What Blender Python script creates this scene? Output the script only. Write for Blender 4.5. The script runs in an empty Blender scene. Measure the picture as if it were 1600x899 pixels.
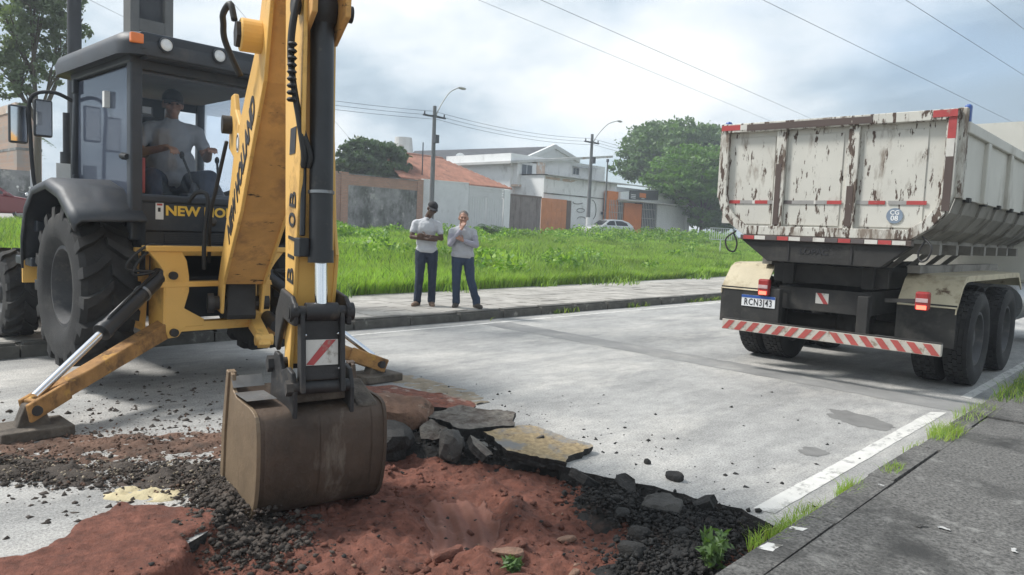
import bpy, bmesh, math, random
import numpy as np
from mathutils import Vector, Matrix, noise as mnoise, geometry as mgeo
random.seed(7); RNG = np.random.default_rng(7)
SC = bpy.context.scene; COL = SC.collection
R_ = math.radians

# ------------------------------------------------------------------ camera
# world: X across the road (far kerb at x = -8.65), Y along the road, Z up, metres
FPX = 1155.0; CAMP = np.array([0.0, 0.0, 1.5])
def _d(px, py):
    v = np.array([px - 800.0, -(py - 449.5), -FPX]); return v / np.linalg.norm(v)
_Y = _d(1890, 405); _X = -_d(-431, 307); _X = _X - _Y * (_X @ _Y); _X /= np.linalg.norm(_X)
_Z = np.cross(_X, _Y); RC = np.array([_X, _Y, _Z])
cd = bpy.data.cameras.new('camera'); cam = bpy.data.objects.new('camera', cd); COL.objects.link(cam)
cd.sensor_width = 36.0; cd.lens = FPX / 1600 * 36.0; cd.clip_start = 0.05; cd.clip_end = 3000
cam.matrix_world = Matrix.Translation(Vector(CAMP)) @ Matrix(RC.tolist()).to_4x4()
SC.camera = cam
def ray(px, py): return RC @ np.array([(px - 800) / FPX, -(py - 449.5) / FPX, -1.0])
def at(px, py, x=None, y=None, z=None, t=None):
    r = ray(px, py)
    if x is not None: t = x / r[0]
    elif y is not None: t = y / r[1]
    elif z is not None: t = (z - CAMP[2]) / r[2]
    return CAMP + r * t

# ------------------------------------------------------------------ sky, sun, exposure
SUN_EL, SUN_AZ = R_(50), math.atan2(-0.55, -0.83)          # towards the sun, seen from the place
sun_dir = Vector((math.cos(SUN_EL) * math.cos(SUN_AZ), math.cos(SUN_EL) * math.sin(SUN_AZ), math.sin(SUN_EL)))
W = bpy.data.worlds.new('World'); SC.world = W; W.use_nodes = True
nt = W.node_tree; nt.nodes.clear()
def N(t, ty, **kw):
    n = t.nodes.new(ty)
    for k, v in kw.items():
        if k in n.inputs.keys() if hasattr(n.inputs, 'keys') else False: n.inputs[k].default_value = v
        else: setattr(n, k, v)
    return n
out = N(nt, 'ShaderNodeOutputWorld'); bg = N(nt, 'ShaderNodeBackground'); bg.inputs[1].default_value = 0.1
sky = N(nt, 'ShaderNodeTexSky'); sky.sky_type = 'NISHITA'; sky.sun_disc = False
sky.sun_elevation = SUN_EL; sky.sun_rotation = math.atan2(sun_dir.x, sun_dir.y)
tc = N(nt, 'ShaderNodeTexCoord'); sep = N(nt, 'ShaderNodeSeparateXYZ'); nt.links.new(tc.outputs['Generated'], sep.inputs[0])
def M(t, op, a, b=None, clamp=False):
    n = t.nodes.new('ShaderNodeMath'); n.operation = op; n.use_clamp = clamp
    for i, v in enumerate((a, b)):
        if v is None: continue
        if isinstance(v, (int, float)): n.inputs[i].default_value = v
        else: t.links.new(v, n.inputs[i])
    return n.outputs[0]
zc = M(nt, 'ADD', M(nt, 'MAXIMUM', sep.outputs[2], 0.0), 0.22)
cmb = N(nt, 'ShaderNodeCombineXYZ')
nt.links.new(M(nt, 'DIVIDE', sep.outputs[0], zc), cmb.inputs[0]); nt.links.new(M(nt, 'DIVIDE', sep.outputs[1], zc), cmb.inputs[1])
def ramp(t, fac, stops, interp='LINEAR'):
    n = t.nodes.new('ShaderNodeValToRGB'); n.color_ramp.interpolation = interp
    e = n.color_ramp.elements
    while len(e) > len(stops): e.remove(e[-1])
    while len(e) < len(stops): e.new(1.0)
    for q, (p, c) in zip(e, stops):
        q.position = p; q.color = (c, c, c, 1) if isinstance(c, (int, float)) else (*c, 1)
    t.links.new(fac, n.inputs[0]); return n.outputs[0]
def mixc(t, fac, a, b, mode='MIX'):
    n = t.nodes.new('ShaderNodeMix'); n.data_type = 'RGBA'; n.blend_type = mode
    for s, v in ((0, fac), (6, a), (7, b)):
        if isinstance(v, (int, float)): n.inputs[s].default_value = v
        elif isinstance(v, tuple): n.inputs[s].default_value = (*v, 1)
        else: t.links.new(v, n.inputs[s])
    return n.outputs[2]
n1 = N(nt, 'ShaderNodeTexNoise'); n1.inputs['Scale'].default_value = 0.85; n1.inputs['Detail'].default_value = 7; n1.inputs['Roughness'].default_value = 0.56
n1.inputs['Distortion'].default_value = 0.25
mp = N(nt, 'ShaderNodeMapping'); mp.inputs['Location'].default_value = (3.1, 1.7, 0); mp.inputs['Scale'].default_value = (1.0, 1.0, 1.0)
nt.links.new(cmb.outputs[0], mp.inputs[0]); nt.links.new(mp.outputs[0], n1.inputs[0])
cl = ramp(nt, n1.outputs['Fac'], [(0.37, (1.55, 2.0, 2.4)), (0.45, (2.4, 2.9, 3.3)), (0.52, (3.6, 3.95, 4.2)), (0.62, (4.9, 5.0, 5.0))])
n2 = N(nt, 'ShaderNodeTexNoise'); n2.inputs['Scale'].default_value = 0.5; n2.inputs['Detail'].default_value = 4
nt.links.new(cmb.outputs[0], n2.inputs[0])
cov = ramp(nt, n2.outputs['Fac'], [(0.36, 0.55), (0.5, 0.96)])
nt.links.new(mixc(nt, cov, sky.outputs[0], cl), bg.inputs[0]); nt.links.new(bg.outputs[0], out.inputs[0])
sl = bpy.data.lights.new('sun', 'SUN'); sl.energy = 2.0; sl.angle = R_(11); sl.color = (1.0, 0.97, 0.92)
so = bpy.data.objects.new('sun', sl); COL.objects.link(so); so.rotation_euler = sun_dir.to_track_quat('Z', 'Y').to_euler(); so.location = (0, 0, 30)
vs = SC.view_settings; vs.view_transform = 'Standard'; vs.look = 'None'; vs.gamma = 1.0; vs.use_curve_mapping = False; vs.exposure = 1.25
SC.cycles.max_bounces = 6; SC.cycles.transparent_max_bounces = 12

# ------------------------------------------------------------------ materials
MATS = {}
def mat(name, base, rough=0.6, metal=0.0, var=0.18, vscale=3.0, dirt=None, dirt2=None, bump=None, stretch=(1, 1, 1), coat=0.0, spec=0.5, world=False):
    """base colour with mottling; dirt = (colour, scale, threshold, softness, (sx,sy,sz)); bump = (scale, strength)"""
    m = bpy.data.materials.new(name); m.use_nodes = True; t = m.node_tree; b = t.nodes['Principled BSDF']
    tc = t.nodes.new('ShaderNodeTexCoord'); crd = t.nodes.new('ShaderNodeNewGeometry').outputs['Position'] if world else tc.outputs['Object']
    def noi(scale, st=(1, 1, 1), det=6, rg=0.6, off=0.0):
        mp = t.nodes.new('ShaderNodeMapping'); mp.inputs['Scale'].default_value = st; mp.inputs['Location'].default_value = (off, off * .7, off * .3)
        t.links.new(crd, mp.inputs[0])
        n = t.nodes.new('ShaderNodeTexNoise'); n.inputs['Scale'].default_value = scale; n.inputs['Detail'].default_value = det; n.inputs['Roughness'].default_value = rg
        t.links.new(mp.outputs[0], n.inputs[0]); return n.outputs['Fac']
    lo = tuple(max(0, c * (1 - var)) for c in base); hi = tuple(min(1, c * (1 + var)) for c in base)
    col = ramp(t, noi(vscale, stretch), [(0.3, lo), (0.7, hi)])
    rgh = None
    for k, dd in enumerate((dirt, dirt2)):
        if not dd: continue
        dc, dsc, th, soft, st = dd
        mask = ramp(t, noi(dsc, st, 8, 0.66, 3.7 + k * 5), [(th, 0.0), (min(1, th + soft), 1.0)])
        col = mixc(t, mask, col, dc)
        rgh = mask if rgh is None else M(t, 'MAXIMUM', rgh, mask)
    t.links.new(col, b.inputs['Base Color'])
    b.inputs['Metallic'].default_value = metal; b.inputs['Coat Weight'].default_value = coat; b.inputs['Specular IOR Level'].default_value = spec
    if rgh is not None:
        t.links.new(M(t, 'ADD', M(t, 'MULTIPLY', rgh, 0.9 - rough), rough), b.inputs['Roughness'])
    else: b.inputs['Roughness'].default_value = rough
    if bump:
        bn = t.nodes.new('ShaderNodeBump'); bn.inputs['Strength'].default_value = bump[1]; bn.inputs['Distance'].default_value = 0.02
        t.links.new(noi(bump[0], stretch, 8, 0.65, 1.3), bn.inputs['Height']); t.links.new(bn.outputs[0], b.inputs['Normal'])
    MATS[name] = m; return m
def glassmat(name, tint, gl=0.12, body=None):
    m = bpy.data.materials.new(name); m.use_nodes = True; t = m.node_tree; t.nodes.remove(t.nodes['Principled BSDF'])
    o = t.nodes['Material Output']; tr = t.nodes.new('ShaderNodeBsdfTransparent'); tr.inputs[0].default_value = (*tint, 1)
    gs = t.nodes.new('ShaderNodeBsdfGlossy'); gs.inputs['Roughness'].default_value = 0.05; gs.inputs[0].default_value = (.9, .95, 1, 1)
    fr = t.nodes.new('ShaderNodeFresnel'); fr.inputs[0].default_value = 1.5
    mx = t.nodes.new('ShaderNodeMixShader'); t.links.new(M(t, 'ADD', M(t, 'MULTIPLY', fr.outputs[0], 0.45), gl, True), mx.inputs[0])
    src = tr
    if body:
        df = t.nodes.new('ShaderNodeBsdfDiffuse'); df.inputs[0].default_value = (*body[0], 1)
        m2 = t.nodes.new('ShaderNodeMixShader'); m2.inputs[0].default_value = body[1]
        t.links.new(tr.outputs[0], m2.inputs[1]); t.links.new(df.outputs[0], m2.inputs[2]); src = m2
    t.links.new(src.outputs[0], mx.inputs[1]); t.links.new(gs.outputs[0], mx.inputs[2]); t.links.new(mx.outputs[0], o.inputs[0])
    MATS[name] = m; return m
def leafmat(name, base, var=0.35, trans=0.35, scale=0.8):
    m = mat(name, base, 0.55, 0, var, scale); t = m.node_tree; b = t.nodes['Principled BSDF']; o = t.nodes['Material Output']
    col = b.inputs['Base Color'].links[0].from_socket
    tl = t.nodes.new('ShaderNodeBsdfTranslucent'); t.links.new(mixc(t, 1.0, col, (1.35, 1.5, 0.5), 'MULTIPLY'), tl.inputs[0])
    mx = t.nodes.new('ShaderNodeMixShader'); mx.inputs[0].default_value = trans
    t.links.new(b.outputs[0], mx.inputs[1]); t.links.new(tl.outputs[0], mx.inputs[2]); t.links.new(mx.outputs[0], o.inputs[0]); return m
def emis(name, c, s, base=None):
    m = mat(name, base or c, 0.3); b = m.node_tree.nodes['Principled BSDF']
    b.inputs['Emission Color'].default_value = (*c, 1); b.inputs['Emission Strength'].default_value = s; return m

# ------------------------------------------------------------------ mesh helpers
def tag(o, label=None, cat=None, group=None, kind=None):
    for k, v in (('label', label), ('category', cat), ('group', group), ('kind', kind)):
        if v: o[k] = v
    return o
def empty(name, loc=(0, 0, 0), rz=0, parent=None):
    o = bpy.data.objects.new(name, None); COL.objects.link(o); o.location = loc; o.rotation_euler = (0, 0, rz); o.parent = parent
    o.empty_display_size = 0.2; return o
def link(name, me, parent=None, loc=(0, 0, 0), rot=(0, 0, 0), scale=(1, 1, 1)):
    o = bpy.data.objects.new(name, me); COL.objects.link(o); o.parent = parent; o.location = loc; o.rotation_euler = rot; o.scale = scale; return o
def copy_tree(o, parent=None):
    c = o.copy(); COL.objects.link(c); c.parent = parent
    for ch in list(o.children): copy_tree(ch, c)
    return c
class MB:
    def __init__(s): s.v = []; s.f = []; s.mi = []; s.m = 0
    def add(s, vs, fs):
        n = len(s.v); s.v += [tuple(map(float, p)) for p in vs]; s.f += [tuple(i + n for i in f) for f in fs]; s.mi += [s.m] * len(fs); return s
    def box(s, lo, hi, rot=None, piv=None):
        x0, y0, z0 = lo; x1, y1, z1 = hi
        vs = [Vector(p) for p in ((x0, y0, z0), (x1, y0, z0), (x1, y1, z0), (x0, y1, z0), (x0, y0, z1), (x1, y0, z1), (x1, y1, z1), (x0, y1, z1))]
        if rot is not None:
            pv = Vector(piv) if piv else Vector(((x0 + x1) / 2, (y0 + y1) / 2, (z0 + z1) / 2)); vs = [rot @ (p - pv) + pv for p in vs]
        return s.add(vs, [(0, 3, 2, 1), (4, 5, 6, 7), (0, 1, 5, 4), (1, 2, 6, 5), (2, 3, 7, 6), (3, 0, 4, 7)])
    def bar(s, p0, p1, w, h, up=(0, 0, 1), w1=None, h1=None):
        p0 = Vector(p0); p1 = Vector(p1); d = (p1 - p0).normalized(); u = Vector(up); sd = d.cross(u).normalized(); u = sd.cross(d)
        w1 = w if w1 is None else w1; h1 = h if h1 is None else h1
        vs = []
        for p, a, b in ((p0, w, h), (p1, w1, h1)):
            vs += [p - sd * a / 2 - u * b / 2, p + sd * a / 2 - u * b / 2, p + sd * a / 2 + u * b / 2, p - sd * a / 2 + u * b / 2]
        return s.add(vs, [(0, 1, 2, 3), (7, 6, 5, 4), (0, 4, 5, 1), (1, 5, 6, 2), (2, 6, 7, 3), (3, 7, 4, 0)])
    def cyl(s, p0, p1, r0, r1=None, n=16, caps=True):
        p0 = Vector(p0); p1 = Vector(p1); r1 = r0 if r1 is None else r1; d = (p1 - p0).normalized()
        a = d.orthogonal().normalized(); b = d.cross(a); vs = []
        for p, r in ((p0, r0), (p1, r1)):
            vs += [p + (a * math.cos(2 * math.pi * i / n) + b * math.sin(2 * math.pi * i / n)) * r for i in range(n)]
        fs = [(i, (i + 1) % n, n + (i + 1) % n, n + i) for i in range(n)]
        if caps: fs += [tuple(reversed(range(n))), tuple(range(n, 2 * n))]
        return s.add(vs, fs)
    def tube(s, pts, r, n=8, caps=True):
        pts = [Vector(p) for p in pts]; rs = r if isinstance(r, (list, tuple)) else [r] * len(pts)
        prev = None; vs = []
        for i, p in enumerate(pts):
            d = ((pts[min(i + 1, len(pts) - 1)] - p).normalized() + (p - pts[max(i - 1, 0)]).normalized())
            d = d.normalized() if d.length > 1e-6 else Vector((0, 0, 1))
            a = d.orthogonal().normalized() if prev is None else (prev - d * prev.dot(d)).normalized()
            prev = a; b = d.cross(a)
            vs += [p + (a * math.cos(2 * math.pi * k / n) + b * math.sin(2 * math.pi * k / n)) * rs[i] for k in range(n)]
        fs = []
        for i in range(len(pts) - 1):
            fs += [(i * n + k, i * n + (k + 1) % n, (i + 1) * n + (k + 1) % n, (i + 1) * n + k) for k in range(n)]
        if caps: fs += [tuple(reversed(range(n))), tuple(range((len(pts) - 1) * n, len(pts) * n))]
        return s.add(vs, fs)
    def prism(s, poly, f, a, b):
        """poly: 2d points; f(p, q, w) -> 3d; extruded from w=a to w=b"""
        n = len(poly); vs = [f(p[0], p[1], a) for p in poly] + [f(p[0], p[1], b) for p in poly]
        return s.add(vs, [tuple(range(n)), tuple(reversed(range(n, 2 * n)))] + [(i + n, (i + 1) % n + n, (i + 1) % n, i) for i in range(n)])
    def lathe(s, prof, c, ax, n=40, closed=True):
        """prof: (radius, along axis)"""
        c = Vector(c); ax = Vector(ax).normalized(); a = ax.orthogonal().normalized(); b = ax.cross(a); m = len(prof); vs = []
        for i in range(n):
            th = 2 * math.pi * i / n; rd = a * math.cos(th) + b * math.sin(th)
            vs += [c + rd * r + ax * h for r, h in prof]
        fs = []
        for i in range(n):
            j = (i + 1) % n
            for k in range(m - 1 if not closed else m):
                k2 = (k + 1) % m; fs.append((i * m + k, i * m + k2, j * m + k2, j * m + k))
        return s.add(vs, fs)
    def ell(s, c, r, rot=None, nu=14, nv=9):
        c = Vector(c); vs = []; fs = []
        r = (r, r, r) if isinstance(r, (int, float)) else r
        for j in range(nv + 1):
            ph = math.pi * j / nv
            for i in range(nu):
                th = 2 * math.pi * i / nu
                p = Vector((r[0] * math.sin(ph) * math.cos(th), r[1] * math.sin(ph) * math.sin(th), r[2] * math.cos(ph)))
                vs.append(c + (rot @ p if rot is not None else p))
        for j in range(nv):
            for i in range(nu): fs.append((j * nu + i, (j + 1) * nu + i, (j + 1) * nu + (i + 1) % nu, j * nu + (i + 1) % nu))
        return s.add(vs, fs)
    def cap(s, p0, r0, p1, r1, n=14):
        """tapered capsule"""
        p0 = Vector(p0); p1 = Vector(p1); d = (p1 - p0); L = d.length; d.normalize(); pts = []; rs = []
        for k in range(4): a = math.pi / 2 * k / 4; pts.append(p0 - d * r0 * math.cos(a)); rs.append(max(r0 * math.sin(a), r0 * .06))
        pts += [p0, p1]; rs += [r0, r1]
        for k in range(3, -1, -1): a = math.pi / 2 * k / 4; pts.append(p1 + d * r1 * math.cos(a)); rs.append(max(r1 * math.sin(a), r1 * .06))
        return s.tube(pts, rs, n)
    def mesh(s, name, mats, smooth=False, fix=True):
        me = bpy.data.meshes.new(name); me.from_pydata(s.v, [], s.f); me.update()
        for m in (mats if isinstance(mats, (list, tuple)) else [mats]): me.materials.append(m if not isinstance(m, str) else MATS[m])
        if any(s.mi): me.polygons.foreach_set('material_index', s.mi)
        if fix:
            bm = bmesh.new(); bm.from_mesh(me); bmesh.ops.recalc_face_normals(bm, faces=bm.faces); bm.to_mesh(me); bm.free()
        if smooth: me.polygons.foreach_set('use_smooth', [True] * len(me.polygons))
        return me
    def build(s, name, mats, parent=None, smooth=False, bevel=0.0, loc=(0, 0, 0), autos=None):
        o = link(name, s.mesh(name, mats, smooth or autos is not None), parent, loc)
        if autos is not None: sharp(o.data, autos)
        if bevel:
            md = o.modifiers.new('bevel', 'BEVEL'); md.width = bevel; md.segments = 2; md.limit_method = 'ANGLE'; md.angle_limit = R_(35)
        return o
def sharp(me, ang=35):
    bm = bmesh.new(); bm.from_mesh(me)
    for e in bm.edges: e.smooth = not (len(e.link_faces) == 2 and e.calc_face_angle(0) > R_(ang))
    bm.to_mesh(me); bm.free(); me.polygons.foreach_set('use_smooth', [True] * len(me.polygons))
def arrmesh(name, V, F, mats, mi=None, smooth=False):
    me = bpy.data.meshes.new(name); V = np.asarray(V, np.float32); F = np.asarray(F, np.int32); k = F.shape[1]
    me.vertices.add(len(V)); me.vertices.foreach_set('co', V.ravel()); me.loops.add(F.size); me.loops.foreach_set('vertex_index', F.ravel())
    me.polygons.add(len(F)); me.polygons.foreach_set('loop_start', np.arange(0, F.size, k, dtype=np.int32)); me.polygons.foreach_set('loop_total', np.full(len(F), k, np.int32))
    for m in (mats if isinstance(mats, (list, tuple)) else [mats]): me.materials.append(MATS[m] if isinstance(m, str) else m)
    if mi is not None: me.polygons.foreach_set('material_index', np.asarray(mi, np.int32))
    if smooth: me.polygons.foreach_set('use_smooth', np.ones(len(F), bool))
    me.update(calc_edges=True); me.validate(); return me
def bez(p, n=14):
    """catmull-rom through points"""
    p = [Vector(q) for q in p]; p = [p[0] * 2 - p[1]] + p + [p[-1] * 2 - p[-2]]; o = []
    for i in range(1, len(p) - 2):
        for k in range(n):
            t = k / n; a, b, c, d = p[i - 1], p[i], p[i + 1], p[i + 2]
            o.append(0.5 * ((2 * b) + (c - a) * t + (2 * a - 5 * b + 4 * c - d) * t * t + (3 * b - a - 3 * c + d) * t ** 3))
    return o + [p[-2]]
def text(name, body, size, org, right, up, m, parent=None, bold=0.02, ext=0.002, align='LEFT', shear=0.0, xs=1.0, spc=1.0):
    cu = bpy.data.curves.new(name, 'FONT'); cu.body = body; cu.size = size; cu.offset = bold * size; cu.extrude = ext; cu.align_x = align; cu.shear = shear; cu.resolution_u = 3; cu.space_character = spc
    o = bpy.data.objects.new(name, cu); COL.objects.link(o)
    bpy.context.view_layer.update()
    me = bpy.data.meshes.new_from_object(o.evaluated_get(bpy.context.evaluated_depsgraph_get())); bpy.data.objects.remove(o); bpy.data.curves.remove(cu)
    r = Vector(right).normalized(); u = Vector(up); u = (u - r * u.dot(r)).normalized(); nrm = r.cross(u)
    mw = Matrix((( r.x * xs, u.x, nrm.x, org[0]), (r.y * xs, u.y, nrm.y, org[1]), (r.z * xs, u.z, nrm.z, org[2]), (0, 0, 0, 1)))
    me.transform(mw); me.materials.clear(); me.materials.append(MATS[m]); return link(name, me, parent)
def fbm(P, scale, octv=5, seed=0.0, rough=0.5):
    """numpy value: fractal noise at points (n,2)"""
    return np.array([mnoise.fractal(Vector((a * scale + seed, b * scale - seed, seed)), 1.0 - rough + .5, 2.1, octv) for a, b in P])
def inpoly(P, poly):
    x, y = P[:, 0], P[:, 1]; ins = np.zeros(len(P), bool); n = len(poly)
    for i in range(n):
        x0, y0 = poly[i]; x1, y1 = poly[(i + 1) % n]
        c = ((y0 > y) != (y1 > y)) & (x < (x1 - x0) * (y - y0) / (y1 - y0 + 1e-12) + x0); ins ^= c
    return ins
def polydist(P, poly, closed=True):
    d = np.full(len(P), 1e9); n = len(poly)
    for i in range(n if closed else n - 1):
        a = np.array(poly[i]); b = np.array(poly[(i + 1) % n]); ab = b - a
        t = np.clip(((P - a) @ ab) / (ab @ ab + 1e-12), 0, 1); d = np.minimum(d, np.linalg.norm(P - (a + t[:, None] * ab), axis=1))
    return d
def S(t): t = np.clip(t, 0, 1); return t * t * (3 - 2 * t)

# ------------------------------------------------------------------ setting materials
def road_material():
    m = mat('road_asphalt', (0.36, 0.355, 0.342), 0.72, 0, 0.12, 0.9, bump=(160, 0.35)); t = m.node_tree; b = t.nodes['Principled BSDF']
    tc = t.nodes.new('ShaderNodeTexCoord')
    def noi(scale, st, det=6, rg=.6, loc=0):
        mp = t.nodes.new('ShaderNodeMapping'); mp.inputs['Scale'].default_value = st; mp.inputs['Location'].default_value = (loc, loc, 0); t.links.new(tc.outputs['Object'], mp.inputs[0])
        n = t.nodes.new('ShaderNodeTexNoise'); n.inputs['Scale'].default_value = scale; n.inputs['Detail'].default_value = det; n.inputs['Roughness'].default_value = rg
        t.links.new(mp.outputs[0], n.inputs[0]); return n.outputs['Fac']
    col = b.inputs['Base Color'].links[0].from_socket
    col = mixc(t, ramp(t, noi(1.5, (1, .3, 1), 9, .68), [(0.42, 0.0), (0.64, 0.7)]), col, (0.19, 0.19, 0.187))     # worn darker lanes
    col = mixc(t, ramp(t, noi(0.9, (1, .4, 1), 9, .66, 7), [(0.48, 0.0), (0.66, 0.85)]), col, (0.52, 0.50, 0.465))      # dry pale dust
    col = mixc(t, ramp(t, noi(14, (1, 1, 1), 4, .7, 3), [(0.55, 0.0), (0.75, 0.35)]), col, (0.16, 0.16, 0.158))
    sp = ramp(t, noi(70, (1, 1, 1), 4, .85), [(0.40, 0.66), (0.60, 1.30)])
    col = mixc(t, 1.0, col, ramp(t, noi(11, (1, .45, 1), 6, .75, 5), [(0.36, 0.86), (0.64, 1.12)]), 'MULTIPLY')                                              # aggregate
    col = mixc(t, 1.0, col, sp, 'MULTIPLY'); t.links.new(col, b.inputs['Base Color'])
road_material()
mat('road_patch', (0.23, 0.228, 0.222), 0.75, 0, 0.16, 2.2, dirt=((0.36, 0.35, 0.33), 3, .5, .25, (1, 1, 1)), bump=(140, .35))
mat('damp_stain', (0.19, 0.187, 0.18), 0.6, 0, 0.2, 6, bump=(140, .35))
mat('line_paint', (0.60, 0.59, 0.56), 0.65, 0, 0.1, 6, dirt=((0.34, 0.335, 0.32), 13, .53, .10, (1, .6, 1)), bump=(120, .3))
mat('concrete', (0.36, 0.345, 0.32), 0.85, 0, 0.2, 1.4, dirt=((0.14, 0.135, 0.12), 2.2, .55, .25, (1, 1, 1)), bump=(60, .4), world=True)
mat('slab_concrete', (0.36, 0.34, 0.31), 0.85, 0, 0.3, 1.1, dirt=((0.19, 0.178, 0.155), 3, .50, .2, (1, 1, 1)), bump=(60, .4), world=True)
mat('kerb_concrete', (0.10, 0.097, 0.088), 0.9, 0, 0.3, 5, dirt=((0.36, 0.35, 0.32), 4, .6, .12, (1, 1, 1)), bump=(30, .6), world=True)
mat('old_concrete', (0.135, 0.131, 0.124), 0.9, 0, 0.75, 55, dirt=((0.26, 0.255, 0.24), 6, .57, .10, (1, 1, 1)), dirt2=((0.045, 0.044, 0.042), 1.6, .50, .18, (1, 1, 1)), bump=(70, .9), world=True)
mat('kerb_paint', (0.62, 0.61, 0.58), 0.8, 0, 0.15, 8, dirt=((0.14, 0.135, 0.12), 14, .52, .08, (1, 1, 1)), bump=(50, .4))
mat('red_soil', (0.150, 0.056, 0.037), 0.95, 0, 0.4, 18, dirt=((0.075, 0.031, 0.022), 3.2, .52, .2, (1, 1, 1)), dirt2=((0.205, 0.095, 0.068), 1.7, .61, .12, (1, 1, 1)), bump=(38, .9))
mat('smear_soil', (0.15, 0.088, 0.062), 0.95, 0, 0.4, 3, dirt=((0.06, 0.045, 0.036), 5, .5, .2, (1, 1, 1)), bump=(50, .9))
mat('black_rubble', (0.021, 0.020, 0.019), 0.85, 0, 0.5, 8, dirt=((0.09, 0.05, 0.036), 4, .6, .2, (1, 1, 1)), bump=(40, .9))
mat('brown_rubble', (0.066, 0.053, 0.044), 0.9, 0, 0.5, 8, dirt=((0.12, 0.07, 0.05), 4, .58, .2, (1, 1, 1)), bump=(40, .9))
mat('sand_dust2', (0.30, 0.25, 0.185), 0.95, 0, 0.3, 7, bump=(60, .5))
mat('sand_dust', (0.50, 0.43, 0.27), 0.95, 0, 0.2, 7, bump=(60, .5))
mat('broken_asphalt', (0.024, 0.023, 0.022), 0.8, 0, 0.5, 14, dirt=((0.07, 0.06, 0.05), 9, .6, .15, (1, 1, 1)), bump=(70, .9))
mat('slab_top_grey', (0.20, 0.18, 0.155), 0.9, 0, 0.45, 22, dirt=((0.075, 0.052, 0.042), 5, .50, .16, (1, 1, 1)), dirt2=((0.30, 0.27, 0.22), 14, .60, .1, (1, 1, 1)), bump=(60, 1.0))
mat('block_dark', (0.085, 0.08, 0.074), 0.9, 0, 0.3, 10, dirt=((0.03, 0.028, 0.026), 7, .5, .2, (1, 1, 1)), bump=(60, .8))
mat('scraped_clay', (0.185, 0.076, 0.052), 0.75, 0, 0.22, 5, dirt=((0.36, 0.20, 0.155), 3, .58, .14, (.5, 1.5, 1)), bump=(30, .4))
mat('slab_top_sand', (0.44, 0.33, 0.19), 0.95, 0, 0.35, 26, dirt=((0.29, 0.28, 0.265), 2.6, .50, .09, (1, 1, 1)), dirt2=((0.13, 0.075, 0.05), 13, .61, .07, (1, 1, 1)), bump=(60, 1.0))
mat('slab_top_red', (0.20, 0.075, 0.05), 0.9, 0, 0.45, 16, dirt=((0.38, 0.31, 0.26), 6, .57, .1, (1, 1, 1)), dirt2=((0.07, 0.045, 0.036), 9, .57, .1, (1, 1, 1)), bump=(50, 1.0))
mat('rock_beige', (0.22, 0.13, 0.09), 0.9, 0, 0.35, 9, dirt=((0.42, 0.33, 0.25), 8, .6, .1, (1, 1, 1)), dirt2=((0.05, 0.045, 0.042), 6, .6, .1, (1, 1, 1)), bump=(35, .9))
mat('ground_earth', (0.16, 0.15, 0.10), 0.95, 0, 0.25, 0.5, dirt=((0.10, 0.15, 0.04), 0.25, .5, .2, (1, 1, 1)), bump=(20, .6))
mat('street_pale', (0.33, 0.315, 0.295), 0.9, 0, 0.18, 0.6, bump=(30, .4))
leafmat('grass_blade', (0.26, 0.39, 0.075), 0.5, 0.4, 0.35)
leafmat('grass_dark', (0.11, 0.19, 0.045), 0.35, 0.35, 0.6)
leafmat('grass_dry', (0.30, 0.37, 0.09), 0.3, 0.35, 0.6)
leafmat('leaf_bright2', (0.10, 0.19, 0.045), 0.4, 0.35, 0.5)
leafmat('leaf_mid', (0.10, 0.17, 0.06), 0.4, 0.3, 0.5)
leafmat('leaf_dark', (0.065, 0.11, 0.05), 0.4, 0.25, 0.5)
leafmat('leaf_grey', (0.14, 0.18, 0.105), 0.35, 0.3, 0.7)
leafmat('leaf_bright', (0.13, 0.25, 0.04), 0.35, 0.35, 0.7)
mat('bark', (0.10, 0.08, 0.06), 0.95, 0, 0.35, 4, bump=(14, .9), stretch=(1, 1, .25))

# ------------------------------------------------------------------ ground and far street
def xe(y): return -11.55 - 0.065 * np.clip(np.asarray(y, float) - 8, -10, 25)      # back edge of the far pavement
def terr(x, y):
    x = np.asarray(x, float); y = np.asarray(y, float)
    return 0.13 + 0.80 * S((-12.0 - x) / 21) + 0.45 * S((-33 - x) / 14) + 0.006 * np.clip(y - 25, 0, 60) * S((-14 - x) / 16)
xs = np.concatenate([np.linspace(2500, 60, 6), np.linspace(40, 3.2, 6), [-1, -8, -11.2], np.linspace(-11.6, -60, 60), np.linspace(-70, -300, 18), np.linspace(-400, -2500, 8)])
ys = np.concatenate([np.linspace(-2500, -300, 6), np.linspace(-200, -30, 12), np.linspace(-25, 90, 60), np.linspace(100, 400, 20), np.linspace(600, 2500, 7)])
gx, gy = np.meshgrid(xs, ys, indexing='ij'); gz = terr(gx, gy); gz = np.where(gx > -11.4, np.where(gx > 3.0, 0.02, -0.5), gz - 0.02)
def gridfaces(a, b):
    i, j = np.meshgrid(np.arange(a - 1), np.arange(b - 1), indexing='ij'); k = (i * b + j).ravel(); return np.stack([k, k + b, k + b + 1, k + 1], 1)
ground = link('ground', arrmesh('ground', np.stack([gx.ravel(), gy.ravel(), gz.ravel()], 1), gridfaces(len(xs), len(ys))[:, ::-1], 'ground_earth', smooth=True)); tag(ground, kind='structure')
def sheet(name, x0, x1, y0, y1, m, dz=0.03, nx=14, ny=50):
    a = np.linspace(x0, x1, nx); b = np.linspace(y0, y1, ny); X, Yy = np.meshgrid(a, b, indexing='ij')
    o = link(name, arrmesh(name, np.stack([X.ravel(), Yy.ravel(), (terr(X, Yy) + dz).ravel()], 1), gridfaces(nx, ny), m, smooth=True)); return tag(o, kind='structure')
sheet('street', -32.0, -37.4, 13, 120, 'street_pale'); sheet('forecourt_road', -28.5, -46, -14, 13.0, 'street_pale', 0.034)

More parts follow.
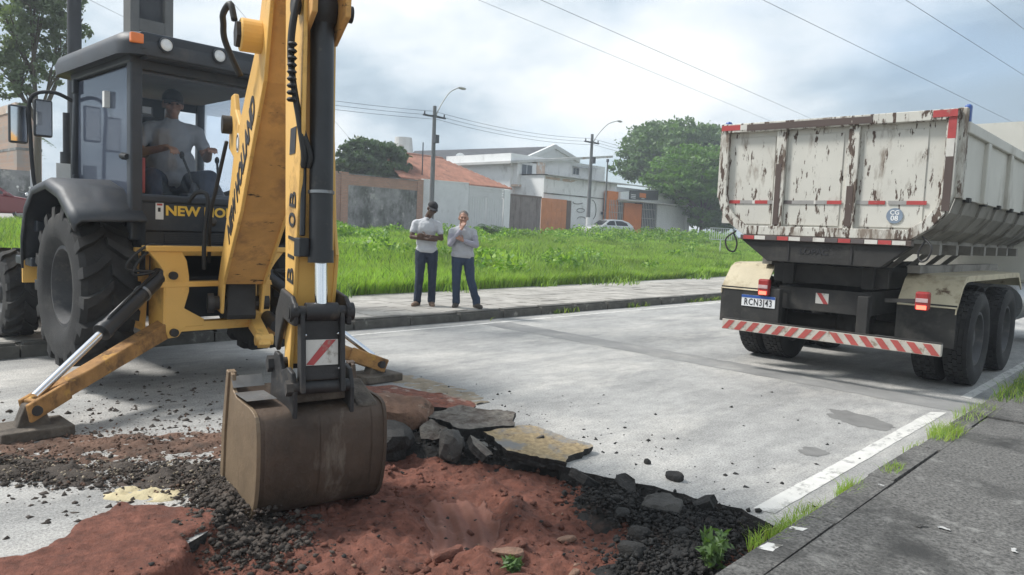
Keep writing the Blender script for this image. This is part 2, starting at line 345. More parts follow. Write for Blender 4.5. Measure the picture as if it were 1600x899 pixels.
# ------------------------------------------------------------------ road with the opened pit
PIT = [(-3.35, 1.46), (-3.55, 1.75), (-4.05, 2.1), (-4.5, 2.7), (-4.62, 3.25), (-4.3, 3.62), (-3.75, 3.62), (-3.3, 3.55), (-2.95, 3.66), (-2.6, 3.68), (-2.25, 3.78), (-1.78, 3.86), (-1.47, 3.72), (-1.44, 3.0), (-1.44, 1.0), (-1.6, 0.4), (-2.3, 0.35), (-2.85, 0.75), (-3.1, 1.1)]
def ragged(poly, step, amp, seed=1.0):
    o = []
    for i in range(len(poly)):
        a = Vector(poly[i]); b = Vector(poly[(i + 1) % len(poly)]); n = max(1, int((b - a).length / step)); nr = Vector((-(b - a).y, (b - a).x)).normalized()
        for k in range(n):
            p = a.lerp(b, k / n); o.append(tuple(p + nr * amp * mnoise.fractal(Vector((p.x * 5 + seed, p.y * 5, seed)), 1, 2, 3)))
    return o
pit = ragged(PIT, 0.06, 0.06)
outer = [(-8.65, -40), (-1.43, -40), (-1.43, 140), (-8.65, 140)]
tri = mgeo.tessellate_polygon([[Vector((*p, 0)) for p in outer], [Vector((*p, 0)) for p in pit]])
vv = [(*p, 0) for p in outer + pit]
rb = MB(); rb.add(vv, [tuple(t) for t in tri]); rb.m = 1
n0 = len(pit); lip = [(*p, 0) for p in pit] + [(p[0] * .985 - .04, p[1] * .985 + .03, -0.05) for p in pit]
cxp, cyp = -2.7, 2.3
low = []
for p in pit:
    d = Vector((cxp - p[0], cyp - p[1])).normalized(); low.append((p[0] + d.x * random.uniform(-.01, .05), p[1] + d.y * random.uniform(-.01, .05), -0.22))
rb.add([(*p, 0) for p in pit] + low, [(i, (i + 1) % n0, n0 + (i + 1) % n0, n0 + i) for i in range(n0)])
me = rb.mesh('road', ['road_asphalt', 'broken_asphalt'], fix=False)
road = link('road', me); tag(road, kind='structure')
def flat(name, poly, z, m, parent=None, kind='structure'):
    o = MB().add([(*p, z) for p in poly], [tuple(range(len(poly)))]).build(name, m, parent); return tag(o, kind=kind) if parent is None else o
def blob(cx_, cy_, rx_, ry_, rot, sd):
    o = []
    for k in range(60):
        a = 2 * math.pi * k / 60; q = 1 + .45 * mnoise.fractal(Vector((math.cos(a) * 1.3 + sd, math.sin(a) * 1.3, sd)), .8, 2, 5); x, y = rx_ * q * math.cos(a), ry_ * q * math.sin(a); o.append((cx_ + x * math.cos(rot) - y * math.sin(rot), cy_ + x * math.sin(rot) + y * math.cos(rot)))
    return o
# cross seam patch, damp spots, edge lines
flat('road_patch', ragged([(-8.5, 8.1), (-1.5, 7.7), (-1.5, 8.2), (-8.5, 8.7)], .12, .05, 4), 0.002, 'road_patch')
flat('damp_patch', blob(-2.09, 6.62, .30, .20, -.55, 2), 0.002, 'damp_stain')
flat('damp_patch', blob(-1.95, 5.32, .10, .12, 0, 3), 0.002, 'damp_stain')
flat('edge_line', ragged([(-1.74, 3.9), (-1.625, 3.92), (-1.625, 7.6), (-1.735, 7.5)], .05, .006, 5), 0.003, 'line_paint')
flat('edge_line', ragged([(-1.72, 8.55), (-1.62, 8.5), (-1.62, 40), (-1.72, 40)], .3, .008, 6), 0.003, 'line_paint')
flat('edge_line', ragged([(-8.28, 4.6), (-8.2, 4.6), (-8.2, 40), (-8.28, 40)], .3, .01, 6), 0.003, 'line_paint')

def field(name, x0, x1, y0, y1, res, hf, m, kind='stuff'):
    a = np.arange(x0, x1, res); b = np.arange(y0, y1, res); X, Yy = np.meshgrid(a, b, indexing='ij'); P = np.stack([X.ravel(), Yy.ravel()], 1)
    Z = hf(P); F = gridfaces(len(a), len(b)); keep = (Z[F].max(axis=1) > -0.34); F = F[keep]
    o = link(name, arrmesh(name, np.column_stack([P, Z]), F[:, ::1], m, smooth=True)); return tag(o, kind=kind), P, Z
TONGUE0 = [(-3.98, 1.36), (-3.76, 1.53), (-3.58, 1.68), (-3.40, 1.60), (-3.30, 1.46), (-3.0, 1.12), (-2.8, .7), (-3.2, .3), (-3.9, .2), (-3.6, .7), (-3.68, 1.02), (-3.86, 1.18)]
TONGUE = ragged(TONGUE0, .05, .06, 9)
def soil_h(P):
    ins = inpoly(P, pit); dp = polydist(P, pit); n1 = fbm(P, 1.6, 5, 2.0); n2 = fbm(P, 6.0, 5, 5.0); n3 = fbm(P, 22.0, 3, 9.0)
    h = -0.10 + 0.035 * n1 + 0.032 * n2 + 0.018 * n3
    ridge = np.exp(-(((P[:, 0] + 2.55) * .75 + (P[:, 1] - 2.45) * .6) ** 2) / .06) * np.exp(-(((P[:, 0] + 2.3) * .6 - (P[:, 1] - 2.4) * .8) ** 2) / 1.2)
    h += 0.05 * ridge * (1 + n2)
    # the scoop that the bucket has just cut: a smooth trough with tooth grooves
    c = np.array([-2.84, 2.72]); e1 = np.array([.80, -.60]); e2 = np.array([.60, .80]); q = P - c; a = q @ e1; b = q @ e2 + .35 * a ** 2
    sc = np.exp(-(a / .42) ** 4) * np.exp(-(b / .26) ** 4)
    h = h * (1 - sc) + sc * (-0.175 + 0.017 * np.cos(b * 2 * math.pi / .10) + 0.10 * a * a + 0.05 * b)
    h += 0.03 * np.exp(-((np.abs(b) - .30) / .06) ** 2) * np.exp(-(a / .5) ** 4) * (1 + n2)
    h = h + 0.07 * np.exp(-dp / 0.12) * (P[:, 1] < 3.0)
    t = inpoly(P, TONGUE); dt = polydist(P, TONGUE)
    ht = np.minimum(dt / .022, 1) * 0.030 - 0.004 + 0.009 * n2 + 0.008 * n3
    h = np.where(ins, h, -0.22)
    return np.where(t, np.maximum(h, ht), np.where(ins, h, np.where(dp < .1, -.2, -0.4)))
soil, SP, SZ = field('red_soil', -4.8, -1.40, 0.15, 4.0, 0.02, soil_h, 'red_soil', kind='structure')
def band_h(line, wid, top, sd, base=None, freq=7.0, k=1.0):
    def f(P):
        d = polydist(P, line, False); n = fbm(P, freq, 5, sd); n2 = fbm(P, 25, 3, sd + 3)
        b = 0 if base is None else base(P)
        return b + top * (np.exp(-(d / wid) ** 2) * (1.0 + .8 * k * n + .35 * k * n2) - 0.34) - 0.3 * S((d / wid - 1.05) / .6)
    return f
def cut(f, lo=-0.1):
    def g(P): z = f(P); return np.where(z < lo, -0.5, z)
    return g
field('debris_windrow', -5.9, -3.9, 0.2, 2.9, 0.02, cut(band_h([(-5.6, .75), (-4.95, 1.05), (-4.55, 1.42), (-4.25, 1.72)], .20, .03, 3.3, freq=6, k=2.0)), 'brown_rubble')
field('soil_smear', -6.1, -3.6, 0.3, 3.4, 0.025, cut(band_h([(-5.7, 1.0), (-5.1, 1.5), (-4.8, 2.0), (-4.5, 2.5)], .30, .016, 6.1, freq=11, k=2.6)), 'smear_soil')
field('sand_spill', -4.4, -3.7, 1.1, 2.0, 0.02, cut(band_h([(-4.12, 1.44), (-3.98, 1.58)], .11, .016, 1.1, freq=14, k=2.4)), 'sand_dust')
field('sand_spill', -6.4, -4.4, 3.6, 5.6, 0.025, cut(band_h([(-5.7, 4.5), (-4.9, 4.5), (-4.4, 4.3)], .18, .010, 1.9, freq=12, k=2.6)), 'sand_dust2')
def scoop_h(P):
    c = np.array([-2.84, 2.72]); q = P - c; a = q @ np.array([.80, -.60]); b = q @ np.array([.60, .80]) + .35 * a ** 2
    sc = np.exp(-(a / .40) ** 4) * np.exp(-(b / .22) ** 4) + .30 * fbm(P, 12, 4, 3.0); return np.where(sc > .50, soil_h(P) + .004, -.5)
tag(field('scraped_clay', -3.5, -2.2, 2.1, 3.4, .016, scoop_h, 'scraped_clay')[0], kind='structure')
def soil_at(p):
    i = int(np.argmin((SP[:, 0] - p[0]) ** 2 + (SP[:, 1] - p[1]) ** 2)); return SZ[i]
field('black_rubble_heap', -2.7, -1.46, 2.3, 4.0, 0.018, cut(band_h([(-2.45, 3.5), (-2.05, 3.45), (-1.8, 3.6), (-1.75, 3.2), (-1.75, 2.8)], .25, .10, 8.8, base=lambda P: -0.11 + 0 * P[:, 0], freq=6), -.3), 'black_rubble')
field('black_rubble_heap', -5.0, -3.2, 2.9, 4.3, 0.018, cut(band_h([(-4.6, 3.3), (-4.2, 3.4), (-3.7, 3.5), (-3.4, 3.6)], .22, .10, 4.8, base=lambda P: -0.10 + 0 * P[:, 0], freq=6), -.3), 'black_rubble')

def crumbs(name, P, sz, m, flat_=0.7):
    n = len(P); base = np.array([(1, 0, 0), (-1, 0, 0), (0, 1, 0), (0, -1, 0), (0, 0, 1), (0, 0, -1)], float)
    F = np.array([(0, 2, 4), (2, 1, 4), (1, 3, 4), (3, 0, 4), (2, 0, 5), (1, 2, 5), (3, 1, 5), (0, 3, 5)])
    V = base[None] * RNG.uniform(.55, 1.15, (n, 6, 1)); V = V + RNG.normal(0, .18, (n, 6, 3)); th = RNG.uniform(0, 6.28, n); c, s = np.cos(th), np.sin(th)
    X = V[..., 0] * c[:, None] - V[..., 1] * s[:, None]; Yy = V[..., 0] * s[:, None] + V[..., 1] * c[:, None]
    V = np.stack([X, Yy, V[..., 2] * flat_], 2) * np.asarray(sz)[:, None, None] + P[:, None, :]
    FF = (F[None] + (np.arange(n) * 6)[:, None, None]).reshape(-1, 3)
    return tag(link(name, arrmesh(name, V.reshape(-1, 3), FF, m)), kind='stuff')
def along(line, n, sd):
    L = [Vector(p) for p in line]; o = []
    for _ in range(n):
        k = random.randrange(len(L) - 1); p = L[k].lerp(L[k + 1], random.random()); o.append((p.x + random.gauss(0, sd), p.y + random.gauss(0, sd), 0))
    return np.array(o)
def scatter(n, c, sd, z=0.0):
    return np.column_stack([RNG.normal(c[0], sd[0], n), RNG.normal(c[1], sd[1], n), np.full(n, z)])
def psz(n, lo, hi, k=3.0): return lo + (hi - lo) * RNG.random(n) ** k
P = np.vstack([scatter(900, (-5.3, 1.9), (.7, .6)), scatter(500, (-4.4, 1.6), (.4, .4)), scatter(220, (-6.2, 2.6), (.6, .7))]); P = P[(~inpoly(P[:, :2], pit)) & (P[:, 0] > -8.3)]
crumbs('loose_crumbs', P, psz(len(P), .004, .03), 'brown_rubble')
P = np.vstack([scatter(170, (-3.7, 4.35), (.6, .3)), scatter(90, (-2.4, 4.3), (.4, .3)), scatter(110, (-2.6, 5.2), (.7, 1.2)), scatter(60, (-5.0, 4.6), (.6, .4))]); P = P[(~inpoly(P[:, :2], pit)) & (P[:, 0] < -1.5)]
crumbs('loose_crumbs', P, psz(len(P), .003, .022, 4), 'black_rubble')
P = np.vstack([along([(-5.7, 1.0), (-5.1, 1.5), (-4.8, 2.0), (-4.5, 2.5)], 2600, .22), along([(-5.6, .75), (-4.95, 1.05), (-4.55, 1.42), (-4.2, 1.8), (-3.8, 1.95)], 1400, .13)]); P[:, 2] = .008 + .015 * RNG.random(len(P))
crumbs('soil_crumbs', P, psz(len(P), .002, .016, 4), 'smear_soil')
P = along([(-5.4, .9), (-4.95, 1.05), (-4.55, 1.42), (-4.2, 1.8), (-3.8, 1.95)], 900, .13); P[:, 2] = .03
crumbs('sand_crumbs', P, psz(len(P), .002, .014, 5), 'sand_dust2')
# clods in the pit and along the windrow
idx = RNG.choice(len(SP), 4200); idx = idx[SZ[idx] > -.3]; idx = idx[inpoly(SP[idx], pit)]; q_ = SP[idx] - np.array([-2.84, 2.72]); a_ = q_ @ np.array([.80, -.60]); b_ = q_ @ np.array([.60, .80]) + .35 * a_ ** 2; idx = idx[~((np.abs(a_) < .40) & (np.abs(b_) < .22) & (RNG.random(len(idx)) < .93))]
crumbs('soil_clods', np.column_stack([SP[idx] + RNG.normal(0, .006, (len(idx), 2)), SZ[idx] + .002]), psz(len(idx), .004, .038, 3.5), 'red_soil')
idx = RNG.choice(len(SP), 1500); idx = idx[inpoly(SP[idx], pit)]
crumbs('mixed_stones', np.column_stack([SP[idx], SZ[idx] + .002]), psz(len(idx), .003, .022, 5), 'black_rubble')
idx = RNG.choice(len(SP), 700); idx = idx[inpoly(SP[idx], pit)]
crumbs('mixed_stones', np.column_stack([SP[idx], SZ[idx] + .002]), psz(len(idx), .003, .02, 5), 'rock_beige')
idx = RNG.choice(len(SP), 1200); idx = idx[inpoly(SP[idx], TONGUE) & (~inpoly(SP[idx], pit))]
crumbs('soil_clods', np.column_stack([SP[idx], SZ[idx] + .001]), psz(len(idx), .002, .014, 4), 'red_soil')
P = along([(-5.6, .75), (-4.95, 1.05), (-4.55, 1.42), (-4.2, 1.8), (-3.8, 1.95), (-3.6, 1.75)], 9000, .12); P[:, 2] = .006 + .024 * RNG.random(len(P)) * np.exp(-(polydist(P[:, :2], [(-5.6, .75), (-4.95, 1.05), (-4.55, 1.42), (-4.2, 1.8), (-3.8, 1.95)], False) / .2) ** 2)
nw_ = np.array([mnoise.fractal(Vector((a * 2.4, b * 2.4, 5)), 1, 2, 4) for a, b in P[:, :2]]); P = P[nw_ + .25 * RNG.normal(0, 1, len(P)) > -.12]
crumbs('windrow_crumbs', P, psz(len(P), .003, .026, 4), 'brown_rubble')
P = np.vstack([along([(-2.5, 3.5), (-2.05, 3.45), (-1.8, 3.6), (-1.72, 3.2), (-1.75, 2.8)], 11000, .12), along([(-4.6, 3.3), (-4.2, 3.4), (-3.7, 3.5), (-3.4, 3.6)], 3000, .11)]); P = P[P[:, 0] < -1.46]; P[:, 2] = -.04 + .05 * RNG.random(len(P))
crumbs('rubble_crumbs', P, psz(len(P), .003, .024, 4), 'black_rubble')
P = along([(-4.1, 1.95), (-3.7, 1.85), (-3.4, 1.75), (-3.15, 1.7)], 6500, .13); zz_ = soil_h(P[:, :2]); P[:, 2] = np.where(inpoly(P[:, :2], pit), zz_, 0.0) + .03 * RNG.random(len(P))
crumbs('rubble_crumbs', P, psz(len(P), .003, .028, 4), 'brown_rubble')

# ------------------------------------------------------------------ broken slabs and blocks (each a thing)
def chunk(name, poly, z0, th, mats, label, cat, tilt=(0, 0), seed=1, amp=.05, group=None, layers=5):
    """a broken slab: irregular outline, rough broken flank, flat worn top"""
    c = Vector((sum(p[0] for p in poly) / len(poly), sum(p[1] for p in poly) / len(poly))); pts = ragged([(p[0] - c.x, p[1] - c.y) for p in poly], .022, amp, seed); pts = [(p[0] * (1 + .05 * mnoise.noise(Vector((p[0] * 30, p[1] * 30, seed)))), p[1] * (1 + .05 * mnoise.noise(Vector((p[0] * 30, p[1] * 30, seed + 5))))) for p in pts]; n = len(pts); m = MB()
    V = []
    for k in range(layers + 1):
        t = k / layers
        for i, p in enumerate(pts):
            s = 1 + .10 * mnoise.noise(Vector((p[0] * 14, p[1] * 14, t * 4 + seed))) * (1 - t * .8) - .05 * (1 - t)
            V.append((p[0] * s, p[1] * s, -th * (1 - t) + (.012 * mnoise.noise(Vector((p[0] * 12, p[1] * 12, seed))) if 0 < k < layers else 0)))
    m.m = 1; m.add(V, [(k * n + i, k * n + (i + 1) % n, (k + 1) * n + (i + 1) % n, (k + 1) * n + i) for k in range(layers) for i in range(n)] + [tuple(reversed(range(n)))])
    m.m = 0; T = [V[layers * n + i] for i in range(n)]; R0 = list(T)
    for s in (.86, .66, .44, .2): T += [(p[0] * s, p[1] * s, .014 * mnoise.noise(Vector((p[0] * s * 7 + seed, p[1] * s * 7, 2))) + .008 * mnoise.noise(Vector((p[0] * s * 22, p[1] * s * 22, seed)))) for p in R0]
    T.append((0, 0, 0)); m.add(T, [(k * n + i, k * n + (i + 1) % n, (k + 1) * n + (i + 1) % n, (k + 1) * n + i) for k in range(4) for i in range(n)] + [(4 * n + i, 4 * n + (i + 1) % n, 5 * n) for i in range(n)])
    o = link(name, m.mesh(name, mats, fix=False)); o.location = (c.x, c.y, z0); o.rotation_euler = (tilt[0], tilt[1], 0); tag(o, label, cat, group); return o
chunk('asphalt_slab', [(-3.62, 3.62), (-3.52, 4.02), (-2.98, 4.02), (-2.86, 3.62), (-3.25, 3.5)], 0.06, .075, ['slab_top_sand', 'broken_asphalt'], 'lifted asphalt slab with sandy yellow top on the pit rim', 'asphalt slab', (R_(2), R_(3)), 3)
chunk('asphalt_slab', [(-5.2, 3.35), (-5.05, 3.95), (-4.35, 4.2), (-4.15, 4.05), (-4.5, 3.5)], 0.10, .09, ['slab_top_red', 'broken_asphalt'], 'broad asphalt slab smeared with red soil behind the bucket', 'asphalt slab', (R_(-3), R_(2)), 5)
chunk('asphalt_slab', [(-4.2, 3.55), (-4.15, 3.85), (-3.7, 4.02), (-3.55, 3.85), (-3.75, 3.55)], 0.105, .085, ['slab_top_grey', 'broken_asphalt'], 'grey topped asphalt slab lying on the rubble at the pit edge', 'asphalt slab', (R_(7), R_(2)), 8)
for i, (c, sz, tl, tp, lb) in enumerate([((-3.92, 3.42), .13, (.5, .2), 'slab_top_grey', 'tilted grey shard leaning on the rubble by the grey slab'), ((-3.42, 3.42), .10, (-.3, .5), 'slab_top_grey', 'small grey shard at the foot of the sandy slab'), ((-4.55, 3.35), .15, (.35, -.3), 'slab_top_red', 'tilted red soiled shard between the bucket and the beige rock'), ((-3.35, 3.85), .09, (.2, -.4), 'slab_top_grey', 'small grey shard lying against the sandy slab'), ((-2.62, 3.52), .10, (-.5, .2), 'broken_asphalt', 'black shard tipped into the pit below the sandy slab'), ((-2.42, 3.62), .08, (.4, .4), 'broken_asphalt', 'small black shard on the broken road edge'), ((-4.75, 4.2), .08, (.1, .1), 'slab_top_red', 'small red soiled shard behind the broad slab'), ((-1.95, 3.72), .07, (.3, -.5), 'broken_asphalt', 'black shard by the end of the white edge line')]):
    chunk('asphalt_shard', [(c[0] + sz * math.cos(a + i) * (1 + .3 * math.sin(3 * a + i)), c[1] + sz * .75 * math.sin(a + i)) for a in (0, 1.1, 2.3, 3.3, 4.6, 5.5)], .04, .05, [tp, 'broken_asphalt'], lb, 'asphalt shard', tl, 30 + i, .03)
def boulder(name, c, r, m, label, cat, seed, rot=0.0, group=None):
    bm = bmesh.new(); bmesh.ops.create_icosphere(bm, subdivisions=3, radius=1)
    for v in bm.verts:
        d = v.co.copy(); q = d * 1.1 + Vector((seed, seed * 2, 0))
        k = 1 + .35 * mnoise.noise(q) + .14 * mnoise.noise(q * 3)
        pl = max(abs(d.x) ** 6 + abs(d.y) ** 6 + abs(d.z) ** 6, .2) ** (-1 / 6.0)
        v.co = Vector((d.x * r[0], d.y * r[1], d.z * r[2])) * k * (0.55 * pl + .45)
    me = bpy.data.meshes.new(name); bm.to_mesh(me); bm.free(); me.materials.append(MATS[m]); sharp(me, 28)
    o = link(name, me, None, c, (0, 0, rot)); return tag(o, label, cat, group)
boulder('rubble_rock', (-4.32, 3.42, .10), (.26, .16, .13), 'rock_beige', 'beige and reddish rock lump lying against the broken slabs', 'rock', 2.3, .6)
boulder('rubble_rock', (-4.1, 3.1, .0), (.24, .2, .13), 'broken_asphalt', 'black asphalt lump at the foot of the beige rock', 'rubble', 4.1, .2)
boulder('rubble_rock', (-3.66, 3.36, .02), (.08, .1, .1), 'block_dark', 'small grey wedge of rubble in front of the grey slab', 'rubble', 7.7, .8)
boulder('rubble_rock', (-2.10, 3.55, -.01), (.12, .09, .06), 'block_dark', 'dark grey block standing in the black rubble', 'rubble', 5.5, .4)
boulder('asphalt_lump', (-2.29, 3.98, .02), (.055, .035, .03), 'broken_asphalt', 'black asphalt lump alone on the grey road', 'rubble', 1.5)
boulder('asphalt_lump', (-2.58, 4.12, .012), (.02, .018, .02), 'broken_asphalt', 'tiny black asphalt crumb standing on the grey road', 'rubble', 3.5)
chunk('asphalt_slab', [(-5.45, .85), (-5.05, .62), (-4.86, .82), (-5.0, 1.03), (-5.28, 1.05)], 0.13, .13, ['slab_top_sand', 'broken_asphalt'], 'black asphalt chunk with pale sandy top beside the stabiliser pad', 'asphalt slab', (0, 0), 12)
k_ = [((-2.0, 3.15), .06), ((-1.85, 3.3), .05), ((-2.2, 3.3), .05), ((-1.9, 2.95), .07), ((-2.35, 3.45), .045), ((-1.72, 3.05), .05)]
kn_ = ['broad black lump in the middle of the kerb rubble heap', 'black lump just beyond the broad lump in the kerb rubble heap', 'black lump on the red soil side of the kerb rubble heap', 'biggest black lump in the rubble heap beside the leafy weed', 'small black lump where the rubble heap meets the road edge', 'black lump behind the leafy weed by the near kerb']
for i, (c, r) in enumerate(k_):
    boulder('rubble_lump', (c[0], c[1], -.02), (r, r * .8, r * .7), 'black_rubble', kn_[i], 'rubble', 11 + i, i, 'lumps in the rubble heap by the near kerb')
for i, (c, r) in enumerate([((-2.35, 2.55), .045), ((-2.15, 2.4), .05), ((-2.3, 2.95), .03), ((-2.55, 2.35), .05), ((-2.05, 2.7), .025)]):
    boulder('soil_stone', (c[0], c[1], soil_at(c) + r * .3), (r * 1.8, r * .8, r * .55), 'red_soil' if i % 2 else 'rock_beige', ['larger pale stone in the pit next to the green seedling', 'flat reddish clod beside the pale stones in the pit', 'pale stone between the scraped clay and the black rubble', 'long reddish clod at the foot of the scraped clay', 'smallest pale stone near the kerb side of the pit'][i], 'stone', 21 + i, .7 + i * .3, 'clods in the pit' if i % 2 else 'pale stones in the pit')

# ------------------------------------------------------------------ far pavement: kerb stones, slabs
fp = MB(); yy = np.linspace(-40, 140, 60)
for a, b in zip(yy[:-1], yy[1:]):
    fp.add([(-8.8, a, .139), (-8.8, b, .139), (float(xe(b)) - .3, b, .139), (float(xe(a)) - .3, a, .139)], [(0, 1, 2, 3)])
pav = fp.build('pavement', 'concrete'); tag(pav, kind='structure')
km = MB().box((-.09, -.49, -.2), (.09, .49, .145)).mesh('kerb_stone', 'kerb_concrete')
bmk = bmesh.new(); bmk.from_mesh(km); bmesh.ops.bevel(bmk, geom=[e for e in bmk.edges if abs(e.verts[0].co.z - .145) < .01 and abs(e.verts[1].co.z - .145) < .01], offset=.03, segments=2, affect='EDGES'); bmk.to_mesh(km); bmk.free()
kerb = empty('kerb', (-8.72, 0, 0)); tag(kerb, kind='structure')
for i in range(-3, 60):
    link('kerb_stone', km, kerb, (random.gauss(0, .008), i * 1.0 + .5, random.gauss(.005, .006)), (0, 0, random.gauss(0, .008)))
SL = 0.46
smsh = [MB().box((-SL / 2, -SL / 2, -.03), (SL / 2, SL / 2, 0)).mesh('paving_slab', 'slab_concrete') for _ in range(1)][0]
rest = MB()
for j in range(-6, 100):
    y = j * (SL + .007) + .2
    for i in range(6):
        x = -8.83 - SL / 2 - i * (SL + .010)
        if x - SL / 2 < xe(y) - .15: continue
        z = .148 + random.gauss(0, .0022)
        if 7 <= j < 45: link('paving_slab', smsh, pav, (x, y, z), (random.gauss(0, .006), random.gauss(0, .006), random.gauss(0, .006)))
        else: rest.box((x - SL / 2, y - SL / 2, z - .03), (x + SL / 2, y + SL / 2, z))
ro = rest.build('paving_slabs', 'slab_concrete', pav); tag(ro, kind='stuff')

# ------------------------------------------------------------------ near pavement
np_ = MB()
for (x0, x1, y0, y1, dz) in [(-1.262, 3.4, -8, 2.1, 0), (-1.262, 3.4, 2.115, 4.62, .004), (-1.262, 3.4, 4.635, 7.3, 0), (-1.262, 3.4, 7.33, 10.2, .012), (-1.0, 3.4, 10.22, 60, 0)]:
    np_.add([(x0, y0, .075 + dz), (x1, y0, .075 + dz), (x1, y1, .075 + dz), (x0, y1, .075 + dz)], [(0, 1, 2, 3)])
    for e in ((0, 1), (1, 2), (2, 3), (3, 0)):
        q = [(x0, y0), (x1, y0), (x1, y1), (x0, y1)]; a, b = q[e[0]], q[e[1]]; np_.add([(*a, .075 + dz), (*b, .075 + dz), (*b, -.1), (*a, -.1)], [(0, 1, 2, 3)])
nearp = np_.build('near_pavement', 'old_concrete'); tag(nearp, kind='structure')
nk = empty('near_kerb', (-1.35, 0, 0)); tag(nk, kind='structure')
kn = MB().box((-.072, -.495, -.25), (.072, .495, .07)).mesh('kerb_stone', 'old_concrete')
for i in range(-4, 30):
    link('kerb_stone', kn, nk, (random.gauss(0, .006), i + .35, 0), (0, random.gauss(0, .008), random.gauss(0, .008)))
for i, (y, l) in enumerate([(3.25, .13), (3.60, .07)]):
    flat('kerb_paint_mark', ragged([(-1.415, y), (-1.355, y + .02), (-1.345, y + l), (-1.415, y + l - .03)], .03, .02, i + 3), .0725, 'kerb_paint')

# ------------------------------------------------------------------ machine materials
YEL = (0.73, 0.43, 0.115)
mat('yellow_paint', YEL, 0.45, 0, 0.10, 2.0, dirt=((0.16, 0.085, 0.035), 3.2, .56, .22, (1, 1, 1)), dirt2=((0.05, 0.04, 0.03), 16, .68, .06, (1, 1, .6)), bump=(9, .08))
mat('yellow_dirty', (0.60, 0.32, 0.10), 0.7, 0, 0.2, 3.0, dirt=((0.24, 0.13, 0.065), 4, .54, .22, (1, 1, 1)), dirt2=((0.03, 0.025, 0.02), 12, .62, .06, (.5, .5, 2.0)), bump=(18, .25))
mat('yellow_rusty', (0.36, 0.19, 0.065), 0.8, 0, 0.35, 6.0, dirt=((0.09, 0.05, 0.03), 6, .5, .2, (1, 1, 1)), dirt2=((0.48, 0.27, 0.07), 9, .58, .08, (1, 1, 1)), bump=(22, .4))
mat('cab_dark', (0.028, 0.034, 0.044), 0.5, 0, 0.2, 3, dirt=((0.085, 0.085, 0.085), 4, .56, .3, (1, 1, 1)), bump=(40, .06))
mat('plastic_dark', (0.040, 0.045, 0.054), 0.55, 0, 0.18, 4, dirt=((0.11, 0.105, 0.10), 5, .55, .3, (1, 1, 1)), bump=(60, .1))
mat('interior_dark', (0.022, 0.024, 0.028), 0.8, 0, 0.2, 4)
mat('underside_grey', (0.10, 0.10, 0.105), 0.9)
mat('rubber', (0.020, 0.020, 0.021), 0.85, 0, 0.25, 6, dirt=((0.062, 0.059, 0.055), 3.5, .50, .28, (1, 1, 1)), bump=(60, .25))
mat('rim_grey', (0.065, 0.066, 0.07), 0.7, 0, 0.25, 6, dirt=((0.17, 0.155, 0.14), 6, .52, .25, (1, 1, 1)), bump=(40, .2))
mat('hose_rubber', (0.018, 0.018, 0.019), 0.6, 0, 0.2, 8)
mat('cylinder_black', (0.020, 0.022, 0.026), 0.42, 0, 0.25, 5, dirt=((0.10, 0.09, 0.075), 9, .60, .14, (1, 1, 1)), bump=(30, .1))
mat('chrome', (0.75, 0.76, 0.78), 0.16, 1.0, 0.04, 5)
mat('link_steel', (0.030, 0.029, 0.030), 0.55, 0.2, 0.3, 6, dirt=((0.12, 0.10, 0.08), 6, .57, .2, (1, 1, 1)), bump=(30, .2))
mat('bucket_steel', (0.080, 0.054, 0.038), 0.6, 0.2, 0.3, 3, dirt=((0.21, 0.175, 0.14), 3.5, .57, .12, (1, 1, .3)), dirt2=((0.028, 0.020, 0.015), 2.5, .50, .3, (1, 1, .7)), bump=(9, .45))
mat('bucket_side', (0.215, 0.155, 0.10), 0.5, 0.25, 0.22, 4, dirt=((0.14, 0.095, 0.06), 5, .54, .2, (1, 1, .5)), bump=(26, .2))
mat('worn_steel', (0.28, 0.29, 0.30), 0.35, 0.7, 0.2, 5, dirt=((0.14, 0.10, 0.07), 7, .56, .15, (1, 1, 1)))
mat('pad_mud', (0.125, 0.105, 0.085), 0.9, 0, 0.35, 9, dirt=((0.05, 0.04, 0.034), 6, .5, .2, (1, 1, 1)), bump=(30, .8))
mat('text_yellow', (0.80, 0.50, 0.07), 0.5, 0, 0.03, 3)
mat('text_black', (0.018, 0.018, 0.022), 0.5, 0, 0.1, 3)
mat('text_white', (0.75, 0.75, 0.74), 0.5, 0, 0.05, 3)
mat('sticker_white', (0.70, 0.70, 0.68), 0.5, 0, 0.06, 9)
mat('red_reflect', (0.40, 0.06, 0.06), 0.4, 0, 0.12, 8, dirt=((0.30, 0.24, 0.2), 14, .62, .08, (1, 1, 1)))
mat('white_reflect', (0.58, 0.56, 0.52), 0.45, 0, 0.12, 8, dirt=((0.28, 0.25, 0.2), 14, .58, .1, (1, 1, 1)))
mat('amber_lens', (0.75, 0.20, 0.05), 0.2, 0, 0.1, 8); mat('lamp_lens', (0.72, 0.74, 0.75), 0.12, 0.1, 0.08, 30)
mat('mirror_face', (0.6, 0.62, 0.64), 0.05, 1.0, 0.02, 5)
glassmat('cab_glass', (0.97, 0.98, 1.0), 0.0, ((0.30, 0.36, 0.44), 0.04)); glassmat('side_glass', (0.40, 0.45, 0.52), 0.03, ((0.085, 0.10, 0.135), 0.80))
mat('skin_dark', (0.085, 0.045, 0.030), 0.5, 0, 0.12, 12); mat('skin_mid', (0.27, 0.15, 0.105), 0.5, 0, 0.12, 12); mat('skin_light', (0.34, 0.18, 0.125), 0.5, 0, 0.12, 12)

